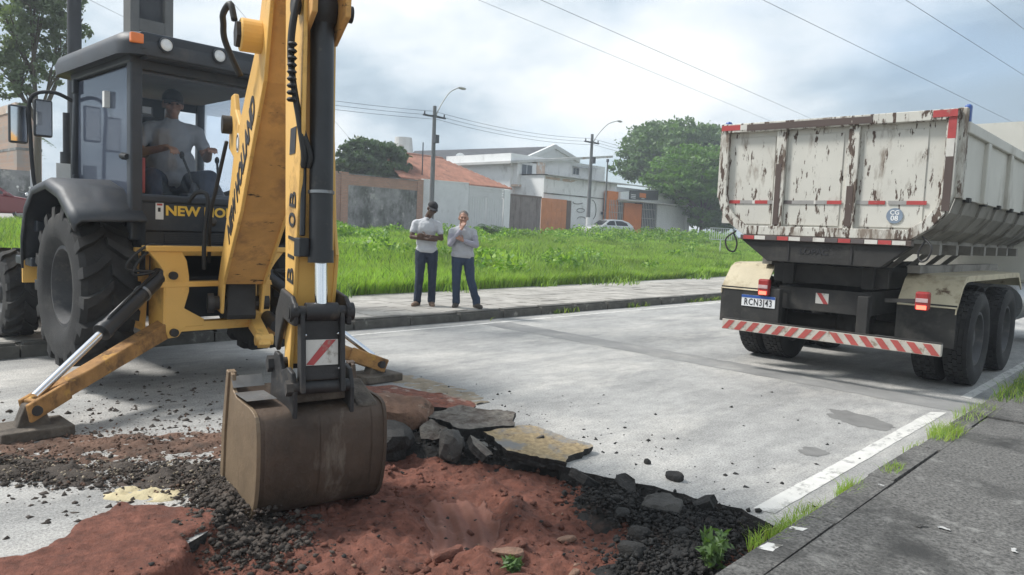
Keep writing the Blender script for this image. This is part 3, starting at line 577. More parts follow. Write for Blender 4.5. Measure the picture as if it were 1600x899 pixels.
# ------------------------------------------------------------------ wheels
def tyre_mesh(name, R, Wd, rim, lugs, hl, style):
    m = MB(); h = Wd / 2; c = (0, 0, 0); base = R - hl
    prof = [(rim, -h * .72), (rim + (base - rim) * .25, -h * .95), (rim + (base - rim) * .55, -h * 1.02), (base - .03, -h * .93), (base, -h * .74), (base + .006, 0), (base, h * .74), (base - .03, h * .93), (rim + (base - rim) * .55, h * 1.02), (rim + (base - rim) * .25, h * .95), (rim, h * .72)]
    m.lathe(prof, c, (0, 1, 0), 64)
    def pt(th, rr, y): return (rr * math.sin(th), y, rr * math.cos(th))
    if style == 'ag':
        for sgn in (-1, 1):
            for k in range(lugs):
                t0 = 2 * math.pi * (k + (.5 if sgn > 0 else 0)) / lugs; pa = 2 * math.pi / lugs
                secs = [(0.0, -.02 * h, .20), (.45, .45, .19), (.62, .80, .20), (.66, .93, .23), (.68, .96, .20)]
                V = []
                for (sk, yy, hw) in secs:
                    ya = yy * h * sgn; rt = R if yy < .85 else (R - .014 if yy < .95 else R - .075); rb_ = base - .02 if yy < .85 else (base - .06 if yy < .95 else base - .10)
                    th = t0 + pa * sk * .9
                    V += [pt(th - pa * hw, rb_, ya), pt(th - pa * hw * .8, rt, ya), pt(th + pa * hw * .8, rt, ya), pt(th + pa * hw, rb_, ya)]
                F = []
                for i in range(len(secs) - 1):
                    a = i * 4; F += [(a, a + 1, a + 5, a + 4), (a + 1, a + 2, a + 6, a + 5), (a + 2, a + 3, a + 7, a + 6)]
                F += [(0, 1, 2, 3), (len(V) - 1, len(V) - 2, len(V) - 3, len(V) - 4)]; m.add(V, F)
    else:
        for row in range(-2, 3):
            for k in range(lugs):
                t0 = 2 * math.pi * (k + (.5 if row % 2 else 0)) / lugs; dt = 2 * math.pi / lugs * .42; y0 = (row - .44) * Wd * .165; y1 = (row + .44) * Wd * .165; rr = R - (.008 if abs(row) == 2 else 0)
                V = [pt(t0 - dt, base - .02, y0), pt(t0 + dt, base - .02, y0), pt(t0 + dt, base - .02, y1), pt(t0 - dt, base - .02, y1), pt(t0 - dt, rr, y0), pt(t0 + dt, rr, y0), pt(t0 + dt, rr, y1), pt(t0 - dt, rr, y1)]
                m.add(V, [(4, 5, 6, 7), (0, 1, 5, 4), (1, 2, 6, 5), (2, 3, 7, 6), (3, 0, 4, 7)])
    me = m.mesh(name, 'rubber'); sharp(me, 32); return me
def rim_mesh(name, rim, Wd, dish, bolts, m_):
    h = Wd / 2; m = MB()
    m.lathe([(rim + .012, h * .74), (rim - .02, h * .76), (rim - .03, h * .6), (rim - .05, dish + .03), (rim * .62, dish), (rim * .55, dish + .02), (.10, dish + .03), (.095, dish + .08), (.01, dish + .085), (.01, dish - .04), (rim - .05, dish - .04), (rim - .01, -h * .7), (rim + .012, -h * .7)], (0, 0, 0), (0, 1, 0), 40, False)
    for k in range(bolts):
        a = 2 * math.pi * k / bolts; p = (rim * .45 * math.cos(a), dish + .0, rim * .45 * math.sin(a)); m.cyl(p, (p[0], dish + .055, p[2]), .017, n=6)
    me = m.mesh(name, m_); sharp(me, 40); return me
def wheel(name, parent, tm, rm, loc, flip, rot=0.0):
    t = link(name, tm, parent, loc, (0, rot, 0)); r = link('rim', rm, t); r.rotation_euler = (0, 0, math.pi if flip else 0); return t

# ------------------------------------------------------------------ backhoe loader
BX, BY = -7.05, 2.95; LIFT = 0.17
BH = empty('backhoe_loader', (BX, BY, 0)); tag(BH, 'yellow and black backhoe loader digging up the road on its stabilisers', 'backhoe loader')
def L(x, y, z): return (x - BX, y - BY, z)                       # world to machine
tmr = tyre_mesh('rear_tyre', .69, .46, .34, 17, .055, 'ag'); rmr = rim_mesh('rim', .34, .46, -.03, 8, 'rim_grey')
tmf = tyre_mesh('front_tyre', .47, .33, .23, 14, .04, 'ag'); rmf = rim_mesh('rim', .23, .33, .06, 8, 'rim_grey')
wheel('rear_wheel', BH, tmr, rmr, (0, -.83, LIFT + .69), True); wheel('rear_wheel', BH, tmr, rmr, (0, .83, LIFT + .69), False, .1)
wheel('front_wheel', BH, tmf, rmf, (-2.13, -.88, .15 + .47), True, .2); wheel('front_wheel', BH, tmf, rmf, (-2.13, .88, .15 + .47), False)
MB().cyl((0, -.65, LIFT + .69), (0, .65, LIFT + .69), .14, n=18).ell((0, 0, LIFT + .69), .24).build('axle', 'cab_dark', BH, autos=40)
MB().cyl((-2.13, -.75, .62), (-2.13, .75, .62), .07, n=14).build('front_axle', 'cab_dark', BH, autos=40)
MB().box((-2.6, -.38, .62), (.45, .38, 1.0)).box((-.5, -.5, .95), (.5, .5, 1.25)).box((-2.6, -.42, .95), (-1.35, .42, 1.2)).build('chassis', 'cab_dark', BH, bevel=.015)
MB().prism([(-2.75, 1.05), (-1.3, 1.05), (-1.3, 1.72), (-2.5, 1.55), (-2.75, 1.4)], lambda a, b, w: (a, w, b), -.44, .44).build('hood', 'yellow_paint', BH, bevel=.04)
MB().cyl((-1.6, -.52, 1.5), (-1.6, -.52, 2.5), .035, n=12).cyl((-1.6, -.52, 1.55), (-1.6, -.52, 2.1), .06, n=14).build('exhaust', 'plastic_dark', BH, autos=40)
# front loader arms and bucket (low, ahead of the front wheels)
for s in (-1, 1):
    MB().prism([(-1.3, 1.25), (-1.1, 1.45), (-2.4, 1.25), (-3.1, .55), (-3.05, .4), (-2.3, .95)], lambda a, b, w: (a, w, b), s * .62 - .05, s * .62 + .05).build('loader_arm', 'yellow_paint', BH, bevel=.01)
lb = [(-3.1, .25), (-3.1, .85), (-3.25, .95), (-3.3, .8), (-3.3, .3), (-3.9, .22), (-3.9, .18)]
MB().prism(lb, lambda a, b, w: (a, w, b), -1.1, 1.1).build('loader_bucket', 'yellow_dirty', BH)
# step plates beside the front wheel
MB().box((-.95, -1.08, .82), (-.92, -.82, 1.3)).build('guard_plate', 'yellow_paint', BH, bevel=.004)
MB().box((-1.25, -1.06, .98), (-.72, -.86, 1.06)).box((-1.2, -1.02, 1.3), (-.7, -.9, 1.4)).build('step', 'cab_dark', BH, bevel=.01)

# cab ------------------------------------------------------------
RX = 0.48                     # cab rear plane (machine x)
def post(m, a, b, w=.085, d=.085, up=(0, 1, 0)): m.bar(a, b, w, d, up)
cf = MB()
YL, YR = -.60, .60
for ys_ in (YL, YR):
    post(cf, (RX, ys_, 1.28), (RX - .06, ys_ * .97, 2.82), .10, .10)
    post(cf, (-1.05, ys_ * 1.02, 1.5), (-.98, ys_ * .98, 2.82), .08, .08)
    post(cf, (-.05 - .9, ys_ * 1.02, 1.62), (RX - .36, ys_ * 1.04, 1.40), .06, .06)
    cf.box((-1.05, min(ys_, ys_ * 1.02) - .03, 2.74), (RX, max(ys_, ys_ * 1.02) + .03, 2.83))
cf.box((RX - .09, YL, 2.70), (RX - .01, YR, 2.83)).box((-1.06, YL, 2.74), (-.98, YR, 2.83)).box((-1.08, YL, 1.2), (-1.0, YR, 1.62))
cf.box((RX - .05, YL + .02, 1.60), (RX + .035, YR - .02, 1.67))
cf.build('cab_frame', 'cab_dark', BH, bevel=.018)
fl = MB().box((-1.05, YL, 1.22), (RX - .03, YR, 1.30)).box((-1.0, YL - .01, 1.28), (-.4, YL + .03, 1.62)); fl.build('cab_floor', 'interior_dark', BH)
# front cab glass divider seen through the cab
MB().box((-1.03, .10, 1.6), (-1.0, .22, 2.75)).box((-1.02, -.58, 2.60), (-1.0, .58, 2.76)).build('windscreen_frame', 'interior_dark', BH)
MB().box((-1.0, YL + .03, 2.68), (RX - .1, YR - .03, 2.73)).build('headliner', 'underside_grey', BH)
MB().add([(RX - .005, YL + .04, 1.67), (RX - .005, YR - .04, 1.67), (RX - .058, YR - .06, 2.71), (RX - .058, YL + .06, 2.71)], [(0, 1, 2, 3)]).build('rear_window', 'cab_glass', BH)
for s, ys_ in ((-1, YL), (1, YR)):
    g = MB(); q = [(-.96, 1.66), (RX - .38, 1.42), (RX - .04, 1.68), (RX - .11, 2.73), (-.93, 2.73)]
    g.prism(q, lambda a, b, w: (a, w, b), ys_ - s * .004, ys_ + s * .004); gw = g.build('side_window', 'side_glass' if s < 0 else 'cab_glass', BH)
    MB().box((RX - .62, ys_ - .03 + s * .02, 2.42), (RX - .57, ys_ + .03 + s * .02, 2.56)).build('window_catch', 'sticker_white', gw) if s < 0 else None
MB().cyl((RX - .16, YL - .05, 1.98), (RX - .03, YL - .05, 1.97), .022, n=10).cyl((RX - .16, YL - .05, 1.98), (RX - .16, YL + .02, 1.98), .03, n=12).build('door_handle', 'interior_dark', BH, autos=40)
for z in (1.72, 2.62): MB().box((-.99, YL - .05, z), (-.93, YL + .0, z + .13)).build('hinge', 'cab_dark', BH, bevel=.01)
# roof: rounded cap with a visor over the rear window
rf = MB(); prof = []
def roofring(z, ins, k=7):
    x0, x1, y0, y1 = -1.30 + ins, RX + .16 - ins, -.74 + ins, .74 - ins; r = .20; o = []
    for cx_, cy_, a0 in ((x1 - r, y1 - r, 0), (x0 + r, y1 - r, 90), (x0 + r, y0 + r, 180), (x1 - r, y0 + r, 270)):
        for i in range(k):
            a = R_(a0 + 90 * i / (k - 1)); o.append((cx_ + r * math.cos(a), cy_ + r * math.sin(a), z))
    return o
rings = [roofring(2.80, .05), roofring(2.79, .0), roofring(2.88, -.01), roofring(2.95, .015), roofring(2.985, .07), roofring(3.0, .22)]; nr = len(rings[0])
for r in rings: rf.v += [tuple(p) for p in r]
for k in range(len(rings) - 1):
    for i in range(nr): rf.f.append((k * nr + i, k * nr + (i + 1) % nr, (k + 1) * nr + (i + 1) % nr, (k + 1) * nr + i)); rf.mi.append(0)
rf.f += [tuple(range((len(rings) - 1) * nr, len(rings) * nr)), tuple(reversed(range(nr)))]; rf.mi += [0, 0]
roof = rf.build('roof', 'plastic_dark', BH, autos=50)
MB().box((RX - .02, -.56, 2.775), (RX + .14, .56, 2.80)).build('visor', 'cab_dark', roof, bevel=.008)
MB().box((RX + .08, -.62, 2.82), (RX + .163, .62, 2.975)).build('light_bar', 'cab_dark', roof, bevel=.02)
for y in (-.42, .03):
    wl = MB().lathe([(.001, -.02), (.062, -.02), (.062, .022), (.052, .03), (.05, .02), (.001, .02)], (RX + .165, y, 2.895), (1, 0, 0), 20, False).build('work_light', 'cab_dark', roof, autos=40)
    MB().lathe([(.001, .024), (.03, .026), (.05, .02)], (RX + .165, y, 2.895), (1, 0, 0), 20, False).build('lens', 'lamp_lens', wl, smooth=True)
for y in (-.64, .52): MB().box((RX + .12, y - .05, 2.87), (RX + .168, y + .05, 2.95)).build('indicator', 'amber_lens', roof, bevel=.01)
# rear lower panel, lettering, louvres
lp = MB().box((RX - .06, YL + .02, 1.36), (RX + .02, YR - .02, 1.605)).build('lower_panel', 'cab_dark', BH, bevel=.012)
text('lettering', 'NEW HOLLAND', .115, (RX + .023, -.36, 1.50), (0, 1, 0), (0, 0, 1), 'text_yellow', lp, .035, .002, xs=1.12)
MB().box((RX + .02, -.44, 1.46), (RX + .024, -.375, 1.60)).build('warning_sticker', 'sticker_white', lp)
MB().box((RX + .0245, -.43, 1.578), (RX + .0255, -.385, 1.595)).build('sticker_band', 'red_reflect', lp); MB().box((RX + .0245, -.422, 1.525), (RX + .0255, -.40, 1.56)).build('sticker_mark', 'text_black', lp)
MB().box((RX - .10, YL + .05, 1.24), (RX + .0, YR - .05, 1.36)).build('grille_panel', 'cab_dark', BH, bevel=.01)
for k in range(6): MB().box((RX - .01, -.36, 1.258 + k * .016), (RX + .014, .40, 1.265 + k * .016)).build('louvre', 'plastic_dark', BH)
# fenders
for s in (-1, 1):
    yo, yi = s * 1.11, s * .55
    arc = [(-.86, 1.02), (-.86, 1.25), (-.74, 1.52), (-.5, 1.69), (-.1, 1.74), (.25, 1.66), (.52, 1.50), (.68, 1.40)]
    V = [(a, yo, b) for a, b in arc] + [(a, yo - s * .05, b + .035) for a, b in arc] + [(a * .93, yi, b + .05) for a, b in arc]
    V += [(a * .97, yo, b - .06) for a, b in arc]
    n = len(arc); m = MB().add(V, [(i, i + 1, n + i + 1, n + i) for i in range(n - 1)] + [(n + i, n + i + 1, 2 * n + i + 1, 2 * n + i) for i in range(n - 1)] + [(3 * n + i, 3 * n + i + 1, i + 1, i) for i in range(n - 1)])
    o = m.build('fender', 'plastic_dark', BH, autos=60); sd = o.modifiers.new('solid', 'SOLIDIFY'); sd.thickness = .02
    MB().add([(a * .93, yi + s * .02, b + .05) for a, b in arc] + [(a * .93, yi + s * .02, 1.0) for a, b in arc], [(i, i + 1, n + i + 1, n + i) for i in range(n - 1)]).build('inner_wing', 'interior_dark', BH)
# mirrors
for s in (-1,):
    for (x, z, yo) in ((-1.25, 2.2, -.82), (-1.28, 2.12, -1.02)):
        mr = MB().box((x - .03, yo - .08, z), (x + .02, yo + .08, z + .36)).build('mirror', 'plastic_dark', BH, bevel=.02)
        MB().box((x + .021, yo - .065, z + .02), (x + .024, yo + .065, z + .34)).build('mirror_glass', 'mirror_face', mr)
    MB().tube(bez([(-1.05, -.60, 2.55), (-1.1, -.78, 2.62), (-1.22, -.93, 2.55), (-1.24, -.93, 2.2), (-1.2, -.9, 1.7), (-1.1, -.8, 1.55), (-1.0, -.62, 1.55)], 6), .018, 8).build('mirror_bracket', 'interior_dark', BH, smooth=True)
MB().box((-1.0, -.66, 1.72), (-.99, -.78, 1.95)).build('paper_notice', 'sticker_white', BH)
# seat, console and levers
st = MB().box((-.55, -.28, 1.48), (-.02, .22, 1.60)).box((-.66, -.28, 1.55), (-.52, .22, 2.28)).box((-.66, -.16, 2.24), (-.56, .10, 2.45)); st.build('seat', 'interior_dark', BH, bevel=.04)
MB().cyl((-.3, -.03, 1.28), (-.3, -.03, 1.5), .12).build('seat_post', 'interior_dark', BH, autos=40)
MB().box((.22, -.14, 1.30), (.42, .34, 1.70)).build('control_console', 'plastic_dark', BH, bevel=.03)
for i, (y, tip) in enumerate(((-.02, (.16, -.08, 2.05)), (.20, (.18, .24, 2.03)))):
    lv = MB().tube([(.30, y, 1.72), (.24, (y + tip[1]) / 2, 1.9), tip], .011, 8).ell(tip, (.022, .022, .035)).build('control_lever', 'interior_dark', BH, smooth=True)
    bt = MB()
    for k in range(6): bt.lathe([(.062 - k * .007, 0), (.05 - k * .007, .016), (.001, .016), (.001, 0)], (.30 - k * .004, y, 1.70 + k * .017), (0, 0, 1), 16)
    bt.build('lever_boot', 'plastic_dark', lv, autos=50)
MB().box((.30, -.50, 1.68), (.36, -.47, 1.98)).build('lock_lever', 'red_reflect', BH, bevel=.008)

# rear frame ------------------------------------------------------
FX = 0.80                     # slide frame plane
fr = MB()
fr.box((FX - .12, -.62, 1.20), (FX, .62, 1.245)).box((FX - .12, -.55, .90), (FX - .01, .62, .945)).box((FX - .14, -.46, .52), (FX - .02, .46, .60)).box((FX - .30, -.62, 1.15), (FX - .26, .62, 1.22))
for s in (-1, 1):
    pl = [(s * .62, 1.22), (s * .34, 1.22), (s * .29, 1.12), (s * .27, .99), (s * .27, .86), (s * .31, .72), (s * .14, .62), (s * .14, .56), (s * .30, .56), (s * .36, .48), (s * .44, .47), (s * .47, .56), (s * .47, 1.02), (s * .52, 1.10)]
    fr.prism(pl if s > 0 else pl[::-1], lambda a, b, w: (w, a, b), FX - .06, FX - .015)
    fr.prism([(s * .62, 1.2), (s * .62, .55), (s * .52, .50), (s * .48, 1.2)], lambda a, b, w: (w, a, b), FX - .36, FX - .30)
    fr.box((FX - .34, s * .46 - .02, .50), (FX - .02, s * .46 + .02, 1.2))
fr.build('rear_frame', 'yellow_paint', BH, bevel=.006)
MB().box((FX - .6, -.4, .6), (FX - .3, .4, 1.15)).build('rear_frame_core', 'cab_dark', BH)
for s in (-1, 1):
    for (y, z) in ((.41, 1.0), (.40, .52)): MB().cyl((FX - .03, s * y, z), (FX + .02, s * y, z), .034, n=18).build('pin', 'link_steel', BH, autos=40)
# stabilisers
def stab(s, pad):
    a = Vector((FX - .12, s * .42, .55)); p = Vector(pad)
    leg = MB().bar(a, p + Vector((0, 0, .0)), .13, .14, (0, 0, 1), .12, .10).build('stabiliser_leg', 'yellow_rusty', BH, bevel=.012)
    d = (p - a).normalized()
    MB().bar(p - d * .30 + Vector((.09, 0, 0)), p + d * .06 + Vector((.09, 0, 0)), .03, .13, (0, 0, 1)).bar(p - d * .30 - Vector((.09, 0, 0)), p + d * .06 - Vector((.09, 0, 0)), .03, .13, (0, 0, 1)).build('clevis', 'yellow_rusty', leg, bevel=.01)
    MB().cyl(p + Vector((-.13, 0, 0)), p + Vector((.13, 0, 0)), .033, n=16).build('pin', 'link_steel', leg, autos=40)
    rot = Matrix.Rotation(R_(3 * s), 3, 'X')
    pd = MB().box((p.x - .17, p.y - .21, .005), (p.x + .17, p.y + .21, .075)).prism([(p.y - .11, .05), (p.y + .11, .05), (p.y + .05, p.z + .03), (p.y - .05, p.z + .03)], lambda q, b, w: (w, q, b), p.x - .055, p.x + .055)
    pd.box((p.x - .17, p.y - .21, .05), (p.x - .15, p.y + .21, .075)).build('foot_pad', 'pad_mud', leg, bevel=.012)
    c0 = Vector((FX - .10, s * .46, 1.00)); c1 = p - d * .02 + Vector((0, 0, .06)); m_ = c0.lerp(c1, .53); e = (c1 - c0).normalized()
    cy = MB().cyl(c0, m_, .062, n=20).cyl(m_ - e * .05, m_, .07, n=20).build('cylinder', 'cylinder_black', BH, autos=40)
    MB().cyl(m_, c1, .030, n=18).build('rod', 'chrome', cy, autos=40)
    MB().cyl(c0 + Vector((-.07, 0, 0)), c0 + Vector((.07, 0, 0)), .06, n=18).build('cylinder_eye', 'cylinder_black', cy, autos=40)
    nrm = Vector((1, 0, 0)).cross(e).normalized() * (1 if s < 0 else -1)
    up = Vector((.25, 0, 1)).normalized()
    MB().tube([c0.lerp(m_, .12) + up * .08, c0.lerp(m_, .5) + up * .085, c0.lerp(m_, .88) + up * .08, c0.lerp(m_, .92) + up * .05], .012, 8).build('feed_pipe', 'cylinder_black', cy, smooth=True)
    MB().lathe([(.066, -.012), (.070, -.012), (.070, .012), (.066, .012)], c0.lerp(m_, .35), e, 22).build('clamp', 'worn_steel', cy, autos=40)
    for k in range(2):
        MB().tube(bez([c0.lerp(m_, .12) + up * .08, c0 + Vector((.08, s * (.26 + .05 * k), .02 + .05 * k)), c0 + Vector((.06, s * (.12), .20 + .05 * k)), (FX - .1, s * .30, 1.17)], 7), .012, 7).build('hose', 'hose_rubber', BH, smooth=True)
stab(-1, L(-5.60, 1.36, .19)); stab(1, L(-5.74, 4.24, .17))

# boom, dipper, bucket in their own swung plane --------------------
K0 = Vector(L(-6.15, 3.08, 0)); bu = Vector((.948, -.317, 0)); bw = Vector((.317, .948, 0))
def BP(r, z, w=0.0): return K0 + bu * r + bw * w + Vector((0, 0, z))
kp = MB().prism([(-.30, .62), (.06, .62), (.08, .66), (.05, .95), (-.05, 1.25), (-.30, 1.25)], lambda a, b, w: BP(a, b, w), -.12, .12)
kp.cyl(BP(-.28, .58), BP(-.28, 1.28), .10, n=20).build('kingpost', 'link_steel', BH, bevel=.01)
MB().cyl(BP(0, .76, -.25), BP(0, .76, .24), .06, n=20).cyl(BP(0, .76, -.27), BP(0, .76, -.22), .085, n=20).build('boom_pin', 'link_steel', BH, autos=40)
MB().prism([(-.2, .62), (.28, .52), (.36, .44), (.30, .40), (.1, .47), (-.2, .50)], lambda a, b, w: BP(a, b, w), .10, .20).cyl(BP(.28, .47, .08), BP(.28, .47, .23), .05, n=16).build('swing_lug', 'yellow_paint', BH, bevel=.008)
MB().cyl(BP(-.35, .62, .25), BP(.1, .56, .30), .06, n=16).build('swing_cylinder', 'cylinder_black', BH, autos=40)
back = [(-.12, .68), (-.10, .95), (.20, 1.25), (.49, 1.58), (.80, 2.0), (1.30, 2.34), (1.78, 2.62), (2.0, 2.95), (2.25, 3.45)]
front = [(2.55, 3.45), (2.42, 3.15), (2.24, 2.80), (2.04, 2.34), (1.62, 1.97), (1.16, 1.55), (.68, 1.24), (.22, .94), (.12, .68)]
bp = back + front; bm_ = MB()
bm_.m = 0
for a, b in ((-.175, -.15), (.15, .175)): bm_.prism(bp, lambda p, q, w: BP(p, q, w), a, b)
bm_.m = 1
fr_ = front[1:-1]
V = [BP(r - .03, z, -.15) for r, z in fr_] + [BP(r - .03, z, .15) for r, z in fr_]; n = len(fr_)
bm_.add(V, [(i, i + 1, n + i + 1, n + i) for i in range(n - 1)])
bk = back[1:-1]; V = [BP(r + .03, z, -.15) for r, z in bk] + [BP(r + .03, z, .15) for r, z in bk]; n = len(bk)
bm_.add(V, [(i, i + 1, n + i + 1, n + i) for i in range(n - 1)])
boom = link('boom', bm_.mesh('boom', ['yellow_paint', 'yellow_dirty']), BH); md = boom.modifiers.new('bevel', 'BEVEL'); md.width = .006; md.segments = 2; md.limit_method = 'ANGLE'
# lettering up the left side plate
def on_boom(r, z, off=.178): return BP(r, z, -off)
p0 = on_boom(.60, 1.29); p1 = on_boom(1.66, 2.12)
text('lettering', 'NEW HOLLAND', .235, p0, p1 - p0, Vector((0, 0, 1)), 'text_black', boom, .04, .002, xs=.86)
MB().lathe([(.001, 0), (.07, 0), (.07, .003), (.001, .003)], on_boom(1.0, 2.05, .176), -bw, 24, False).build('emblem', 'text_white', boom)
MB().lathe([(.045, .003), (.06, .003), (.06, .005), (.045, .005)], on_boom(1.0, 2.05, .176), -bw, 24).build('emblem_ring', 'text_black', boom)
MB().prism([(.45, 2.05), (.55, 2.45), (.70, 2.45), (.78, 2.32), (1.0, 2.18), (.75, 1.95)], lambda a, b, w: BP(a, b, w), -.17, -.13).prism([(.45, 2.05), (.55, 2.45), (.70, 2.45), (.78, 2.32), (1.0, 2.18), (.75, 1.95)], lambda a, b, w: BP(a, b, w), .13, .17).build('cylinder_bracket', 'yellow_paint', boom, bevel=.01)
MB().cyl(BP(.60, 2.22, -.24), BP(.60, 2.22, .24), .07, n=18).build('bracket_pin', 'link_steel', boom, autos=40)
MB().cyl(BP(.62, 2.22), BP(-.1, 1.35), .06, n=18).build('boom_cylinder', 'cylinder_black', boom, autos=40)
MB().cyl(BP(1.92, 2.62, -.30), BP(1.92, 2.62, -.17), .10, n=24).build('pin_boss', 'yellow_paint', boom, bevel=.01)
MB().cyl(BP(1.92, 2.62, -.325), BP(1.92, 2.62, -.30), .085, n=6).build('pin_nut', 'link_steel', boom, autos=40)
MB().tube(bez([BP(1.92, 2.70, -.33), BP(1.88, 2.80, -.35), BP(1.80, 2.76, -.38), BP(1.72, 2.72, -.37), BP(1.66, 2.62, -.35), BP(1.62, 2.42, -.25)], 8), .02, 8).build('hose', 'hose_rubber', boom, smooth=True)
for k, w0 in enumerate((-.24, .24)):
    MB().tube(bez([BP(-.2, 1.1, w0), BP(.1, 1.5, w0 * 1.1), BP(.3, 1.75, w0), BP(.5, 2.1, w0 * .8)], 8), .016, 8).build('hose', 'hose_rubber', boom, smooth=True)
MB().tube(bez([BP(-.05, 1.62, -.42), BP(.0, 1.70, -.36), BP(.05, 1.66, -.28), BP(.02, 1.35, -.3), BP(-.02, 1.05, -.30)], 7), .018, 8).build('hose', 'hose_rubber', boom, smooth=True)
# dipper
DW = .118; dp = MB()
low_ = [(2.53, .66), (2.50, 1.3), (2.44, 2.0), (2.38, 2.74), (2.38, 3.5), (2.84, 3.5), (2.86, 2.6), (2.86, 2.0), (2.77, 1.32), (2.70, .95), (2.66, .66)]
dp.prism(low_, lambda p, q, w: BP(p, q, w), -DW, -DW + .022)
dp.prism([(2.53, .66), (2.50, 1.3), (2.44, 2.0), (2.38, 2.74), (2.38, 3.5), (2.62, 3.5), (2.60, 2.6), (2.62, 2.0), (2.70, 1.5), (2.77, 1.32), (2.70, .95), (2.66, .66)], lambda p, q, w: BP(p, q, w), DW - .022, DW)
dp.prism([(2.53, .70), (2.50, 1.3), (2.44, 2.0), (2.38, 2.74), (2.38, 3.5), (2.42, 3.5), (2.42, 2.74), (2.48, 2.0), (2.70, 1.55), (2.76, 1.30), (2.69, .95), (2.64, .70)], lambda p, q, w: BP(p, q, w), -DW + .02, DW - .02)
dip = dp.build('dipper', 'yellow_paint', BH, bevel=.006)
q0 = BP(2.60, 1.12, -DW - .002); q1 = BP(2.60, 1.95, -DW - .002)
text('model_lettering', 'B110B', .225, BP(2.73, 1.14, -DW - .003), Vector((.06, -.02, 1)), -bu, 'text_black', dip, .0, .002, xs=.80, spc=1.12)
MB().prism([(2.58, 1.86), (2.72, 1.86), (2.74, 2.0), (2.60, 2.0)], lambda p, q, w: BP(p, q, w), -DW - .004, -DW - .001).build('decal_bar', 'text_black', dip)
# bucket cylinder
C0, C1, C2 = BP(2.76, 2.62), BP(2.84, 1.28), BP(2.87, 1.05)
bc = MB().cyl(C0, C1, .062, n=24).cyl(C1 + (C0 - C1) * .0, C1 + (C0 - C1) * .05, .068, n=24).cyl(C0 + (C0 - C1) * .0, C0 + (C0 - C1) * .12, .05, n=20).build('bucket_cylinder', 'cylinder_black', BH, autos=40)
MB().cyl(C1, C2, .034, n=20).build('rod', 'chrome', bc, autos=40)
MB().lathe([(.063, -.008), (.069, -.008), (.069, .008), (.063, .008)], C0.lerp(C1, .72), (C1 - C0), 24).build('clamp', 'worn_steel', bc, autos=40)
MB().cyl(C0 + bw * -.16, C0 + bw * .16, .045, n=18).ell(C0, (.09, .09, .12)).build('cylinder_eye', 'link_steel', bc, autos=40)
MB().tube([BP(2.80, 1.80, -.09), BP(2.82, 1.42, -.095)], .016, 8).box(tuple(BP(2.83, 1.36, -.10) - Vector((.03, .03, .05))), tuple(BP(2.83, 1.36, -.10) + Vector((.03, .03, .05)))).build('feed_pipe', 'cylinder_black', bc, bevel=.006)
MB().prism([(2.55, 2.9), (2.98, 2.8), (2.96, 2.55), (2.7, 2.45)], lambda p, q, w: BP(p, q, w), -.10, -.07).prism([(2.55, 2.9), (2.98, 2.8), (2.96, 2.55), (2.7, 2.45)], lambda p, q, w: BP(p, q, w), .07, .10).build('cylinder_mount', 'yellow_dirty', dip, bevel=.008)
for k, (r, w0) in enumerate(((2.86, -.10), (2.90, -.07))):
    MB().tube(bez([BP(2.75, 2.95, -.05), BP(2.82 + .03 * k, 2.62, -.15), BP(2.80 + .02 * k, 2.35, -.17), BP(2.83, 2.05, -.13), BP(2.84, 1.85, w0), BP(2.82, 1.78, w0)], 8), .017, 8).build('hose', 'hose_rubber', dip, smooth=True)
sp_ = MB()
for k in range(9):
    a = BP(2.845, 2.40 - k * .035, -.17); sp_.lathe([(.018, -.010), (.026, 0), (.018, .010)], a, (0, 0, 1), 10)
sp_.build('hose_guard', 'hose_rubber', dip, smooth=True)
# links
for s in (-1, 1):
    MB().prism([(2.42, .78), (2.44, .98), (2.58, 1.12), (2.84, 1.10), (2.93, 1.05), (2.92, .95), (2.80, .95), (2.66, .96), (2.56, .86), (2.48, .75)], lambda p, q, w: BP(p, q, w), s * .142 - .014, s * .142 + .014).build('guide_link', 'link_steel', BH, bevel=.01)
MB().cyl(BP(2.88, 1.02, -.175), BP(2.88, 1.02, .175), .034, n=18).cyl(BP(2.88, 1.02, -.085), BP(2.88, 1.02, .085), .050, n=20).cyl(BP(2.88, 1.02, -.17), BP(2.88, 1.02, -.128), .05, n=18).cyl(BP(2.88, 1.02, .128), BP(2.88, 1.02, .17), .05, n=18).build('link_pin', 'link_steel', BH, autos=40)
hl = MB()
for s in (-1, 1): hl.prism([(2.84, 1.02), (2.92, 1.02), (2.97, .60), (2.87, .60)], lambda p, q, w: BP(p, q, w), s * .105 - .013, s * .105 + .013)
hl.prism([(2.86, .98), (2.89, .98), (2.92, .66), (2.89, .66)], lambda p, q, w: BP(p, q, w), -.095, .095)
hk = hl.build('bucket_link', 'link_steel', BH, bevel=.006)
pm = MB(); qa = [(-.085, .74), (.085, .74), (.085, .875), (-.085, .875)]
def on_pl(w, z): return BP(2.935 - (z - .66) * .0937 - .006, z, w)
V = [on_pl(*p) for p in qa]; pm.add(V, [(0, 1, 2, 3)]); tp = pm.build('hazard_plate', 'white_reflect', hk)
MB().add([on_pl(*p) + bu * .002 for p in ((-.085, .745), (-.045, .742), (.075, .873), (.02, .873))], [(0, 1, 2, 3)]).build('hazard_stripe', 'red_reflect', hk)
for (w, z) in ((-.085, .90), (.085, .905), (.09, .72)): MB().ell(on_pl(w, z) + bu * .003, .008, nu=8, nv=5).build('bolt', 'chrome', hk)
MB().cyl(BP(2.90, .62, -.15), BP(2.90, .62, .15), .036, n=18).cyl(BP(2.90, .62, -.185), BP(2.90, .62, -.15), .042, n=6).build('bucket_pin', 'link_steel', BH, autos=40)
